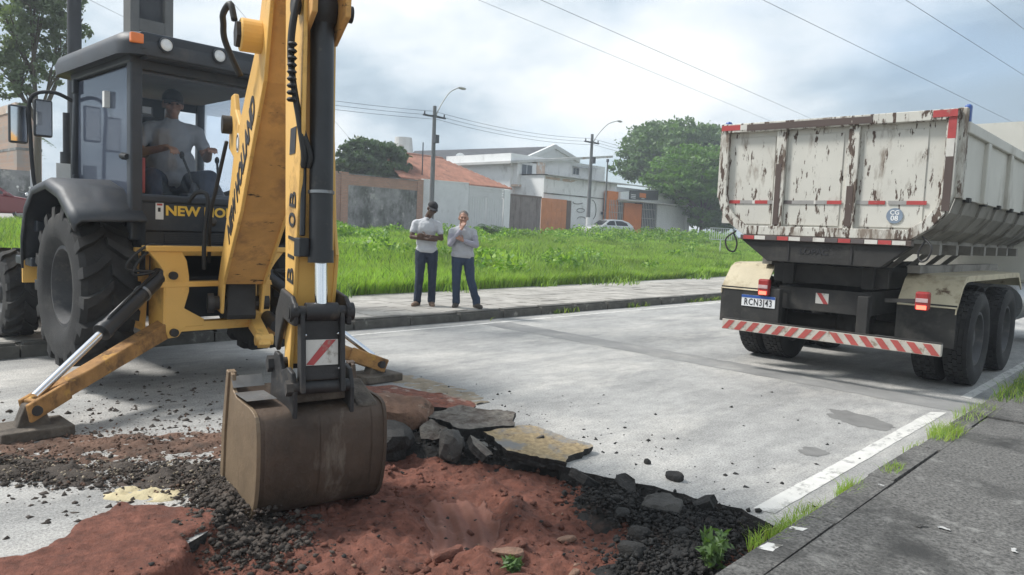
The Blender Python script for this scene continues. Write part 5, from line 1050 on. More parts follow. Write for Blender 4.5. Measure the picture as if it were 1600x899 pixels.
part(h, 'ridge', 'roof_tile', MB().cyl((Xr, y0 + 1.6, zr + .04), (Xr, y1 - 3.0, zr + .04), .14, n=8)); part(h, 'back_roof', 'roof_tile', MB().add([(Xr, y0 + 1.6, zr), (Xr, y1 - 3, zr), (Xr - 5, y1, ze), (Xr - 5, y0, ze)], [(0, 1, 2, 3)]))
part(h, 'aerial_pole', 'pole_dark', MB().cyl((X - .3, yo_(662, X), ze - 1), (X - .3, yo_(662, X), zo_(663, 222, X)), .04, n=6))
# big house with the dark roof
X = -52.0; h = house('dark_roofed_house', 'pale two storey house with long dark hipped roof behind the cottage', X, 770)
y0, y1 = yo_(628, X), yo_(806, X); ze = zo_(760, 258, X); zr = zo_(760, 231, X - 6)
part(h, 'wall', 'wall_white', MB().box((X - 11, y0 + .6, GZ), (X, y1 - .6, ze)))
q = [tuple(at(a, b, x=c)) for a, b, c in ((615, 266, X + .8), (806, 256, X + .8), (866, 229, X - 6), (648, 236, X - 6), (905, 252, X - 12.5), (690, 262, X - 12.5))]
part(h, 'roof', 'roof_dark', MB().add(q + [(a, b, c - .25) for a, b, c in q], [(0, 1, 2, 3), (3, 2, 4, 5), (0, 3, 5), (6, 7, 1, 0), (7, 8, 2, 1), (8, 10, 4, 2)]))
part(h, 'gable', 'wall_white', MB().add([q[1], q[2], q[4], (q[4][0], q[4][1], GZ), (q[1][0], q[1][1], GZ)], [(0, 1, 2, 3, 4)]))
part(h, 'barge_board', 'wall_white', MB().bar(q[1], q[2], .3, .5).bar(q[2], q[4], .3, .5))
for (a, b) in ((770, 790),): window(h, a, 262, b, 282, X)
part(h, 'dish', 'wall_white', MB().lathe([(.01, 0), (.25, .05), (.45, .18), (.46, .18), (.26, .03)], (X + 1, yo_(716, X + 1), zo_(716, 247, X + 1)), (1, -.6, .6), 16)); part(h, 'water_tank', 'roof_sheet', MB().cyl((X - 4, yo_(627, X - 4), ze), (X - 4, yo_(627, X - 4), zo_(627, 215, X - 4)), 1.0, .8, 16))
# two storey white house
X = -42.5; h = house('two_storey_house', 'white two storey house with thin flat roof slab and peeling pink corner', X, 850)
y0, y1 = yo_(795, X), yo_(942, X); zt = zo_(870, 250, X)
part(h, 'wall', 'wall_white', MB().box((X - 8, y0, GZ), (X, y1, zt)))
part(h, 'roof_slab', 'roof_sheet', MB().prism([(yo_(785, X), zo_(790, 252, X)), (yo_(944, X), zo_(944, 243, X)), (yo_(944, X), zo_(944, 246.5, X)), (yo_(785, X), zo_(790, 256, X))], lambda a, b, w: (w, a, b), X + .7, X - 8.2))
part(h, 'upper_bay', 'wall_white', MB().box((X, yo_(799, X), zo_(815, 290, X)), (X + .5, yo_(832, X), zo_(815, 254, X)))); part(h, 'peeling_pillar', 'wall_peeling', MB().box((X, yo_(828.5, X), zo_(836, 291, X)), (X + .56, yo_(841, X), zo_(836, 254, X)))); part(h, 'bay_sill', 'wall_peeling', MB().box((X, yo_(797, X), zo_(815, 293, X)), (X + .62, yo_(842, X), zo_(815, 290, X))))
window(h, 811, 256, 829, 279, X + .5, .05); window(h, 891, 261, 902, 274, X, .06); window(h, 806, 297, 822, 304, X, .05, bars=3)
part(h, 'awning', 'wall_pale', MB().add([(X + .02, yo_(890, X), zo_(890, 258, X)), (X + .02, yo_(925, X), zo_(925, 261, X)), (X + .7, yo_(925, X), zo_(925, 265, X)), (X + .7, yo_(890, X), zo_(890, 261, X))], [(0, 1, 2, 3)]))
# annex with sloping roof
X = -39.4; h = house('lean_to_annex', 'white annex with sloping sheet roof and graffiti on its wall', X, 900, 'building')
pts = [(yo_(848, X), GZ), (yo_(962, X), GZ), (yo_(962, X), zo_(962, 288, X)), (yo_(848, X), zo_(848, 273, X))]
part(h, 'wall', 'wall_white', facade(MB(), X, pts, 4)); part(h, 'roof', 'roof_sheet', MB().add([(X + .5, yo_(846, X), zo_(847, 272, X)), (X + .5, yo_(1018, X), zo_(1015, 293, X)), (X - 4.5, yo_(1018, X), zo_(1015, 287, X)), (X - 4.5, yo_(846, X), zo_(847, 270, X)), (X + .5, yo_(846, X), zo_(847, 273.5, X)), (X + .5, yo_(1018, X), zo_(1015, 295, X))], [(0, 1, 2, 3), (4, 5, 1, 0)]))
part(h, 'wall_band', 'wall_stained', MB().box((X, yo_(848, X), zo_(890, 306.5, X)), (X + .05, yo_(945, X), zo_(890, 305, X))))
part(h, 'peeling_patch', 'wall_peeling', MB().prism([(yo_(850, X), zo_(850, 275.5, X)), (yo_(850, X), zo_(850, 279, X)), (yo_(890, X), zo_(890, 285, X)), (yo_(900, X), zo_(900, 282, X))], lambda a, b, w: (w, a, b), X + .012, X))
def stroke(cx_, cy_, rx_, ry_, a0, a1): return [Vector((X + .02, *yz(cx_ + rx_ * math.cos(R_(a)), cy_ + ry_ * math.sin(R_(a)), X))) for a in range(a0, a1 + 1, 15)]
for (cx_, cy_, rx_, ry_, a0, a1) in ((907, 329, 6, 3, 0, 360), (908, 342, 6, 3, 180, 360), (925, 328, 6, 15, -90, 80), (903, 316, 8, 3, 30, 200)):
    part(h, 'graffiti_stroke', 'wall_stained', MB().tube([p for p in stroke(cx_, cy_, rx_, ry_, a0, a1)], .035, 5))
window(h, 937, 330, 943, 337, X, .05, bars=0)
# gates
X = -38.6; h = house('rusty_gate', 'wide grey rusty sheet gate beside the orange gate', X, 818, 'gate'); y0, y1 = yo_(791, X), yo_(845, X); zt = zo_(818, 306, X)
for k in range(9): a = y0 + (y1 - y0) * k / 9; b = y0 + (y1 - y0) * (k + 1) / 9 - .02; part(h, 'gate_board', 'gate_rusty', MB().box((X - .04 - .01 * (k % 2), a, GZ), (X - .01 * (k % 2), b, zt + .02 * (k % 3))))
part(h, 'top_rail', 'wood_dark', MB().box((X - .07, y0, zt - .1), (X + .03, y1, zt + .06)))
h = house('orange_gate', 'orange painted sheet gate with weathered wooden end', X, 866, 'gate'); y0, y1 = yo_(845.5, X), yo_(885, X); zt = zo_(866, 311, X)
for k in range(5): a = y0 + (y1 - y0) * k / 5; b = y0 + (y1 - y0) * (k + 1) / 5 - .02; part(h, 'gate_board', 'gate_orange', MB().box((X - .02 - .008 * (k % 2), a, GZ), (X + .02, b, zt)))
part(h, 'end_board', 'wood_dark', MB().box((X - .6, yo_(885, X) + .01, GZ), (X + .02, yo_(892, X), zt - .03)))
# shop
X = -38.9; h = house('corner_shop', 'small white and orange shop with dark sign board and barred openings', X, 1010, 'shop')
part(h, 'back_wall', 'wall_white', MB().box((X - 6, yo_(962, X - .5), GZ), (X - .8, yo_(1073, X - .8), zo_(1010, 296, X))))
part(h, 'fascia', 'shop_white', MB().prism([(yo_(964, X), zo_(964, 300, X)), (yo_(1028, X), zo_(1028, 296, X)), (yo_(1078, X), zo_(1078, 312, X)), (yo_(1078, X), zo_(1078, 318, X)), (yo_(964, X), zo_(964, 316, X))], lambda a, b, w: (w, a, b), X + .3, X - .8))
part(h, 'canopy', 'roof_sheet', MB().box((X - .8, yo_(962, X), zo_(1010, 318, X)), (X + 1.0, yo_(1078, X), zo_(1010, 316, X))))
for (a, b, t_, m_) in ((947.5, 965, 299, 'shop_orange'), (975, 1003, 318, 'shop_orange'), (1027, 1070, 319, 'shop_white')):
    part(h, 'wall_panel' if b - a > 18 else 'pillar', m_, MB().box((X - .3, yo_(a, X), GZ), (X + (.06 if b - a < 18 else 0), yo_(b, X), zo_((a + b) / 2, t_, X))))
part(h, 'end_pier', 'shop_white', MB().box((X - 1, yo_(1070.5, X), GZ), (X + .3, yo_(1074, X), zo_(1072, 319, X))))
for (a, b, t_, bt_) in ((951, 974, 313, 347), (1003.5, 1026.5, 318, 360)):
    y0, y1 = yo_(a, X + .1), yo_(b, X + .1); z0, z1 = zo_((a + b) / 2, bt_, X + .1), zo_((a + b) / 2, t_, X + .1)
    part(h, 'opening', 'window_dark', MB().box((X - .75, y0, z0), (X - .05, y1, z1))); gl = 9
    for k in range(gl): y = y0 + (y1 - y0) * (k + .5) / gl; part(h, 'grille_bar', 'grille_steel', MB().box((X + .08, y - .02, z0), (X + .12, y + .02, z1)))
    for k in range(3): z = z0 + (z1 - z0) * (k + .3) / 3; part(h, 'grille_rail', 'grille_steel', MB().box((X + .05, y0, z - .02), (X + .079, y1, z + .02)))
sg = part(h, 'sign_board', 'sign_dark', MB().prism([(yo_(983, X + .4), zo_(983, 297.5, X + .4)), (yo_(1027, X + .4), zo_(1027, 298, X + .4)), (yo_(1027, X + .4), zo_(1027, 313, X + .4)), (yo_(983, X + .4), zo_(983, 312, X + .4))], lambda a, b, w: (w, a, b), X + .42, X + .32))
for (a, b, c, d, m_) in ((998, 302, 1008, 309, 'shop_orange'), (984.5, 304, 992, 305, 'text_white'), (984.5, 306.5, 992, 307.5, 'text_white'), (984.5, 309, 992, 310, 'text_white'), (1001, 310.2, 1006, 311, 'text_white')):
    y0, y1, z0, z1 = rect(a, b, c, d, X + .42); MB().box((.422, y0 - h.location.y, z0), (.43, y1 - h.location.y, z1)).build('sign_print', m_, sg)
# left: unplastered brick building, grey wall
X = -46.0; h = house('brick_building', 'tall unplastered pale brick building seen past the cab mirrors', X, 46, 'building')
part(h, 'wall', 'brick_pale', MB().box((X - 6, yo_(27, X), GZ), (X, yo_(66, X), zo_(46, 163, X)))); part(h, 'ring_beam', 'wall_stained', MB().box((X - 6, yo_(27, X) - .02, zo_(46, 236, X)), (X + .03, yo_(66, X) + .02, zo_(46, 232, X)))); part(h, 'parapet', 'wall_peeling', MB().box((X - 6, yo_(27, X) - .05, zo_(46, 176, X)), (X + .06, yo_(66, X) + .05, zo_(46, 163, X))))
window(h, 41, 187, 45, 197, X, .05, bars=0)
X = -44.0; h = house('grey_yard_wall', 'long grey concrete yard wall behind the parked motorcycle', X, 25, 'wall'); part(h, 'wall', 'wall_stained', MB().box((X - .2, yo_(-160, X), GZ), (X, yo_(52, X), zo_(25, 266, X)))); part(h, 'gate_post', 'wall_pale', MB().cyl((X + .1, yo_(53, X), GZ), (X + .1, yo_(53, X), zo_(53, 266, X)), .18, n=12))
X = -60.0; h = house('low_white_house', 'low white house rising over the grey yard wall', X, 10); part(h, 'wall', 'wall_white', MB().box((X - 6, yo_(-90, X), GZ), (X, yo_(40, X), zo_(10, 250, X)))); part(h, 'roof', 'roof_dark', MB().prism([(X + .6, zo_(10, 250, X)), (X - 3, zo_(10, 232, X)), (X - 6.6, zo_(10, 250, X))], lambda a, b, w: (a, w, b), yo_(-90, X), yo_(40, X)))

# ------------------------------------------------------------------ poles, lamps and wires
def lamp_pole(px, x, top, lamp, label, white=False):
    y = yo_(px, x, 300); zt = zo_(px, top, x); g = float(terr(x, y)); p = empty('street_lamp', (x, y, g)); tag(p, label, 'street lamp'); H_ = zt - g
    MB().cyl((0, 0, -.3), (0, 0, H_), .17, .11, 12).build('post', 'pole_concrete', p, autos=40)
    if white: MB().cyl((0, 0, 0), (0, 0, 1.6), .178, .165, 12).build('white_band', 'shop_white', p, autos=40)
    ly, lz = yz(lamp[0], lamp[1], x); ly -= y; lz -= g
    MB().tube(bez([(0, 0, H_ - 1.0), (.1, ly * .12, H_ - .2), (.1, ly * .55, lz - (lz - H_) * .35), (.1, ly, lz)], 8), .035, 8).build('lamp_arm', 'grille_steel', p, smooth=True)
    MB().ell((.1, ly + .25, lz - .02), (.13, .35, .09)).build('lamp_head', 'grille_steel', p, smooth=True)
    MB().box((-.06, -.9, H_ - .7), (.06, .9, H_ - .6)).build('crossarm', 'pole_dark', p); 
    for k in (-.8, .0, .8): MB().cyl((0, k, H_ - .6), (0, k, H_ - .42), .05, .04, 8).build('insulator', 'pole_dark', p)
    MB().box((.1, -.15, H_ - 2.3), (.35, .15, H_ - 1.8)).build('junction_box', 'pole_dark', p)
    return p, Vector((x, y, zt - .45))
_, W1 = lamp_pole(675, -36.0, 165, (716, 137), 'concrete street lamp post behind the two standing men')
_, W2 = lamp_pole(921, -36.2, 209, (964, 189), 'concrete street lamp post with white painted foot before the annex', True)
pz = empty('service_pole', (-37.2, yo_(945.5, -37.2), 1.2)); tag(pz, 'thin service pole between the annex and the shop', 'pole'); MB().cyl((0, 0, -.3), (0, 0, zo_(945, 252, -37.2) - 1.2), .09, .06, 8).build('post', 'pole_concrete', pz); MB().box((-.08, -.08, zo_(945, 252, -37.2) - 1.25), (.08, .08, zo_(945, 252, -37.2) - 1.0)).build('cap', 'pole_dark', pz)
def hpole(px0, px1, x, m_, label, name, h_):
    a, b = yo_(px0, x, 20), yo_(px1, x, 20); p = empty(name, (x, (a + b) / 2, .12)); tag(p, label, 'pole'); w = (b - a)
    return p, w
p, w = hpole(195, 268, -12.4, 'pole_concrete', 'thick concrete pole with recessed faces standing behind the cab', 'concrete_pole', 9)
MB().box((-.16, -w * .46, 0), (.16, -w * .27, 9)).build('flange', 'pole_concrete', p, bevel=.02); MB().box((-.16, w * .27, 0), (.16, w * .46, 9)).build('flange', 'pole_concrete', p, bevel=.02)
MB().box((-.06, -w * .27, 0), (.06, w * .27, 9)).build('web', 'pole_dark', p)
for z in (2.95, 4.2, 5.45): MB().box((-.14, -w * .27, z), (.14, w * .27, z + .18)).build('stiffener', 'pole_concrete', p)
p, w = hpole(103, 129, -12.6, 'pole_dark', 'round dark pole standing left of the thick concrete pole', 'round_pole', 9); MB().cyl((0, 0, 0), (0, 0, 9), w * .45, w * .40, 20).build('post', 'pole_dark', p, autos=40); MB().cyl((0, 0, 0), (0, 0, .5), w * .5, n=20).build('collar', 'pole_concrete', p, autos=40)
def cable(name, a, b, sag, label, r=.012, group=None):
    a = Vector(a); b = Vector(b); pts = [a.lerp(b, k / 24) - Vector((0, 0, sag * 4 * (k / 24) * (1 - k / 24))) for k in range(25)]
    c = (a + b) / 2; o = MB().tube([p - c for p in pts], r, 5).build(name, 'wire', None, smooth=True); o.location = c; tag(o, label, 'cable', group)
W0 = Vector((-36, W1.y - 24, W1.z - .3)); W3 = Vector((-36.5, W2.y + 26, W2.z + .2))
for k, dy in enumerate((-.8, 0, .8)):
    cable('power_line', W1 + Vector((0, 0, .12)) + Vector((.1 * k, 0, -.25 * k)), W2 + Vector((.1 * k, 0, .12 - .25 * k)), .35, ['highest', 'middle', 'lowest'][k] + ' power line strung between the two street lamp posts', .012)
    cable('power_line', W0 + Vector((.1 * k, 0, -.25 * k)), W1 + Vector((.1 * k, 0, .12 - .25 * k)), .4, ['highest', 'middle', 'lowest'][k] + ' power line running behind the boom to a lamp post', .012)
    cable('power_line', W2 + Vector((.1 * k, 0, .12 - .25 * k)), W3 + Vector((.1 * k, 0, -.25 * k)), .4, ['highest', 'middle', 'lowest'][k] + ' power line running from the lamp post over the shop', .012)
def sky_cable(p0, p1, t0, t1, label):
    a = Vector(at(p0[0], p0[1], t=t0)); b = Vector(at(p1[0], p1[1], t=t1)); d = b - a; cable('overhead_cable', a - d * .8, b + d * 1.2, .0, label, .005)
sky_cable((845, 0), (1250, 178), 16, 30, 'thin overhead cable crossing the bright cloud before the tailgate')
sky_cable((1192, 0), (1590, 195), 15, 26, 'thick overhead cable crossing above the truck corner')
sky_cable((1415, 0), (1600, 118), 14, 22, 'overhead cable high above the truck side')
sky_cable((1541, 0), (1600, 46), 14, 18, 'short stretch of overhead cable past the truck roof')
sky_cable((815, 28), (1200, 188), 22, 36, 'faint distant cable below the thin overhead cable')
sky_cable((360, 0), (545, 215), 20, 34, 'slanting cable passing behind the boom')
sky_cable((140, 0), (200, 30), 18, 22, 'cable running from behind the concrete pole')

# ------------------------------------------------------------------ cars and motorcycle
mat('car_silver', (0.55, 0.56, 0.57), 0.3, 0.3, 0.03, 2, coat=.5); mat('car_red', (0.16, 0.012, 0.018), 0.25, 0.1, 0.05, 2, coat=.6); mat('car_window', (0.018, 0.02, 0.024), 0.1, 0, 0.1, 2); mat('lamp_red', (0.4, 0.03, 0.03), .2)
def car(loc, rz, paint, label, hatch=True):
    c = empty('parked_car', loc, rz); tag(c, label, 'car', None); Lc, Wc = 3.95, 1.66
    side = [(-1.95, .38), (-1.97, .62), (-1.88, .82), (-1.05, .95), (-.55, .98), (1.55, 1.0), (1.86, .92), (1.96, .70), (1.93, .36)]
    b = MB(); sec = [(-.83, .0), (-.80, .0), (.80, .0), (.83, .0)]
    b.prism([(x, z) for x, z in side] + [(1.55, .24), (-1.6, .24)], lambda a, q, w: (a, w, q), -Wc / 2, Wc / 2); bo = b.build('body', paint, c, bevel=.09)
    gr = [(-1.0, .96), (-.35, 1.40), (.05, 1.47), (.9, 1.45), (1.45, 1.30), (1.86, .96)]; gl = [(x, z) for x, z in gr]; V = [(x, -Wc / 2 + .05 + (z - .96) * .32, z) for x, z in gl] + [(x, Wc / 2 - .05 - (z - .96) * .32, z) for x, z in gl]; n = len(gl)
    MB().add(V, [tuple(range(n)), tuple(reversed(range(n, 2 * n)))] + [(i + n, (i + 1) + n, i + 1, i) for i in range(n - 1)]).build('cabin', paint, c, bevel=.05)
    for s in (-1, 1):
        def sw(x, z): return (x, s * (Wc / 2 - .05 - (z - .96) * .32 + .006), z)
        for q in ([(-.72, 1.02), (-.28, 1.34), (.15, 1.38), (.22, 1.02)], [(.30, 1.02), (.24, 1.38), (.85, 1.36), (1.25, 1.22), (1.35, 1.02)]): MB().add([sw(*p) for p in q], [tuple(range(4)) if len(q) == 4 else tuple(range(5))]).build('side_window', 'car_window', c)
        MB().box((-.78, s * .86 - .07, .98), (-.62, s * .86 + .07, 1.10)).build('wing_mirror', paint, c, bevel=.03)
        hlp = MB().box((-1.965, s * .62 - .16, .66), (-1.80, s * .62 + .16, .80)).build('headlight', 'lamp_lens', c, bevel=.03); MB().box((1.84, s * .68 - .1, .74), (1.955, s * .68 + .1, .92)).build('tail_light', 'lamp_red', c, bevel=.02)
        for x in (-1.22, 1.22):
            wh = MB().lathe([(.18, -.09), (.27, -.10), (.30, -.06), (.30, .06), (.27, .10), (.18, .09)], (x, s * .72, .30), (0, 1, 0), 24).build('wheel', 'rubber', c, autos=40); MB().lathe([(.01, .03), (.19, .05), (.19, .085), (.17, .09), (.15, .06), (.01, .07)], (x, s * .74, .30), (0, s, 0), 18, False).build('rim', 'worn_steel', wh, autos=40)
    MB().add([(-.93, -.66, 1.02), (-.93, .66, 1.02), (-.40, .60, 1.37), (-.40, -.60, 1.37)], [(0, 1, 2, 3)]).build('windscreen', 'car_window', c).location = (-.02, 0, .02)
    MB().add([(1.80, -.64, 1.04), (1.80, .64, 1.04), (1.50, .58, 1.27), (1.50, -.58, 1.27)], [(0, 1, 2, 3)]).build('rear_window', 'car_window', c).location = (.02, 0, .02)
    return c
xx, yy_ = -33.6, yo_(951, -33.6); car((xx, yy_, float(terr(xx, yy_)) + .05), R_(68), 'car_silver', 'silver hatchback parked on the street before the shop')
pp = at(-22, 340, x=-36.5); car((pp[0], pp[1], float(terr(pp[0], pp[1])) + .05), R_(-105), 'car_red', 'dark red car parked near the motorcycle')
mc = at(27, 320, x=-42.3); mo = empty('motorcycle', (mc[0], mc[1], float(terr(mc[0], mc[1])) + .0), R_(35)); tag(mo, 'black motorcycle leaning on its stand by the grey yard wall', 'motorcycle')
for x in (-.62, .62): wh = MB().lathe([(.20, -.05), (.28, -.05), (.30, 0), (.28, .05), (.20, .05)], (x, 0, .30), (0, 1, 0), 20).build('wheel', 'rubber', mo, autos=40); MB().lathe([(.03, -.03), (.2, -.02), (.2, .02), (.03, .03)], (x, 0, .30), (0, 1, 0), 12).build('rim', 'worn_steel', wh)
MB().prism([(-.55, .62), (-.5, .75), (.05, .72), (.25, .85), (.42, .98), (.50, .85), (.40, .5), (.1, .32), (-.3, .35)], lambda a, b, w: (a, w, b), -.11, .11).build('fairing', 'plastic_dark', mo, bevel=.04)
MB().box((-.72, -.12, .74), (.05, .12, .84)).build('seat', 'hose_rubber', mo, bevel=.04); MB().tube([(.62, .08, .3), (.40, .08, 1.0)], .025).build('fork', 'worn_steel', mo); MB().tube([(.36, -.36, 1.08), (.42, 0, 1.0), (.36, .36, 1.08)], .016).build('handlebar', 'worn_steel', mo)
for s in (-1, 1): MB().tube([(.36, s * .3, 1.06), (.36, s * .36, 1.25)], .008).ell((.36, s * .37, 1.29), (.02, .07, .05)).build('mirror', 'sticker_white', mo)
MB().ell((.52, 0, .95), (.06, .09, .09)).build('headlight', 'lamp_lens', mo, smooth=True)
# white barred frame on a post in the grass
bp_ = at(1124, 405, z=.32); bx_, by_ = float(bp_[0]), float(bp_[1]); g_ = float(terr(bx_, by_)); fb = empty('barred_frame', (bx_, by_, g_), R_(50)); tag(fb, 'white barred metal frame on a post in the tall grass', 'metal frame')
sc_ = np.linalg.norm(bp_ - CAMP) / FPX; hw = 17 * sc_; z0, z1 = 26 * sc_, 43 * sc_
MB().cyl((0, 0, -.2), (0, 0, z0), .035, n=8).build('post', 'gate_white', fb)
for z in (z0, z1): MB().box((-hw, -.02, z - .02), (hw, .02, z + .02)).build('frame_rail', 'gate_white', fb)
for k in range(11): x = -hw + 2 * hw * k / 10; MB().box((x - .012, -.012, z0), (x + .012, .012, z1)).build('bar', 'gate_white', fb)

# ------------------------------------------------------------------ people
mat('cloth_white', (0.50, 0.51, 0.535), 0.9, 0, 0.06, 5, bump=(30, .25)); mat('cloth_grey', (0.42, 0.425, 0.45), 0.9, 0, 0.10, 9, bump=(30, .25)); mat('cloth_sleeve', (0.33, 0.32, 0.37), 0.9, 0, 0.06, 9, bump=(30, .25))
mat('cloth_polo', (0.29, 0.31, 0.34), 0.9, 0, 0.08, 6, bump=(30, .25)); mat('jeans', (0.035, 0.055, 0.095), 0.9, 0, 0.25, 6, bump=(40, .3)); mat('jeans_dark', (0.024, 0.034, 0.058), 0.9, 0, 0.25, 6, bump=(40, .3)); mat('boot_brown', (0.17, 0.11, 0.075), 0.8, 0, 0.2, 8); mat('boot_dark', (0.06, 0.05, 0.042), 0.8, 0, 0.2, 8)
mat('cap_black', (0.018, 0.018, 0.021), 0.85, 0, 0.2, 8); mat('hair_grey', (0.14, 0.125, 0.115), 0.9, 0, 0.35, 40); mat('eye_dark', (0.02, 0.018, 0.016), 0.3); mat('lens_dark', (0.012, 0.012, 0.014), 0.12)
TMP = bpy.data.scenes.new('workbench')
def remesh(mb, name, m, voxel, smooth=4, wrinkle=0.0, ws=14.0, parent=None, keep=None):
    me = mb.mesh(name, m); o = bpy.data.objects.new(name, me); TMP.collection.objects.link(o)
    md = o.modifiers.new('r', 'REMESH'); md.mode = 'VOXEL'; md.voxel_size = voxel
    s_ = o.modifiers.new('s', 'SMOOTH'); s_.iterations = smooth; s_.factor = .5
    TMP.view_layers[0].update(); dg = TMP.view_layers[0].depsgraph; dg.update(); nm = bpy.data.meshes.new_from_object(o.evaluated_get(dg)); bpy.data.objects.remove(o)
    if wrinkle:
        nv_ = len(nm.vertices); co = np.empty(nv_ * 3, np.float32); no = np.empty(nv_ * 3, np.float32); nm.vertices.foreach_get('co', co); nm.vertices.foreach_get('normal', no); co = co.reshape(-1, 3); no = no.reshape(-1, 3)
        amp = np.array([mnoise.noise(Vector((a * ws, b * ws, c * ws * .8))) + .5 * mnoise.noise(Vector((a * ws * 2.3, b * ws * 2.3, c * ws * 1.9))) for a, b, c in co]); nm.vertices.foreach_set('co', (co + no * (wrinkle * amp)[:, None]).astype(np.float32).ravel()); nm.update()
    nm.polygons.foreach_set('use_smooth', [True] * len(nm.polygons)); nm.materials.clear(); nm.materials.append(MATS[m]); nm.name = name; return nm
V3 = Vector
def hand(mb, wrist, d, pn, side, curl=.6, sc=1.0):
    """palm from the wrist along d, palm normal pn, five fingers; side=+1/-1 gives the thumb side"""
    d = V3(d).normalized(); pn = V3(pn); pn = (pn - d * pn.dot(d)).normalized(); lat = d.cross(pn).normalized() * side; w = V3(wrist)
    for k in (-1, 0, 1): mb.cap(w + d * .02 * sc + lat * k * .014 * sc, .016 * sc, w + d * .085 * sc + lat * k * .024 * sc, .014 * sc, 10)
    for i, (off, ln) in enumerate(((-.034, .060), (-.012, .075), (.011, .080), (.032, .070))):
        b = w + d * .09 * sc + lat * -off * sc; dd = d; p = b
        for sgm in range(3):
            a = curl * (.5 + .6 * sgm); nd = (dd * math.cos(a * .7) + pn * math.sin(a * .7)).normalized(); q = p + nd * ln * sc * (.45, .32, .25)[sgm]
            mb.cap(p, (.0095, .009, .008)[sgm] * sc, q, (.009, .008, .0072)[sgm] * sc, 8); dd = nd; p = q
    t0 = w + d * .03 * sc + lat * .028 * sc; t1 = t0 + (d * .55 + lat * .7 + pn * .35).normalized() * .045 * sc; t2 = t1 + (d * .85 + lat * .15 + pn * .5).normalized() * .038 * sc
    mb.cap(t0, .0125 * sc, t1, .011 * sc, 8); mb.cap(t1, .0105 * sc, t2, .009 * sc, 8)
def head(mb, c, fwd, up, ears=True):
    """c: centre of the head; returns the frame"""
    f = V3(fwd).normalized(); u = V3(up); u = (u - f * u.dot(f)).normalized(); r = f.cross(u); M3 = Matrix((r, f, u)).transposed()
    def P(x, y, z): return V3(c) + r * x + f * y + u * z
    mb.ell(P(0, -.008, .03), (.074, .093, .092), M3); mb.ell(P(0, .018, -.03), (.060, .070, .082), M3); mb.ell(P(0, .045, -.085), (.036, .036, .030), M3)
    mb.cap(P(0, .083, .012), .010, P(0, .106, -.022), .016, 8); mb.ell(P(0, .080, -.062), (.026, .016, .014), M3); mb.ell(P(0, .082, .030), (.052, .016, .012), M3)
    for s in (-1, 1):
        mb.ell(P(s * .045, .058, -.018), (.026, .024, .022), M3)
        if ears: mb.ell(P(s * .076, -.005, -.005), (.012, .022, .032), M3)
    return P, M3
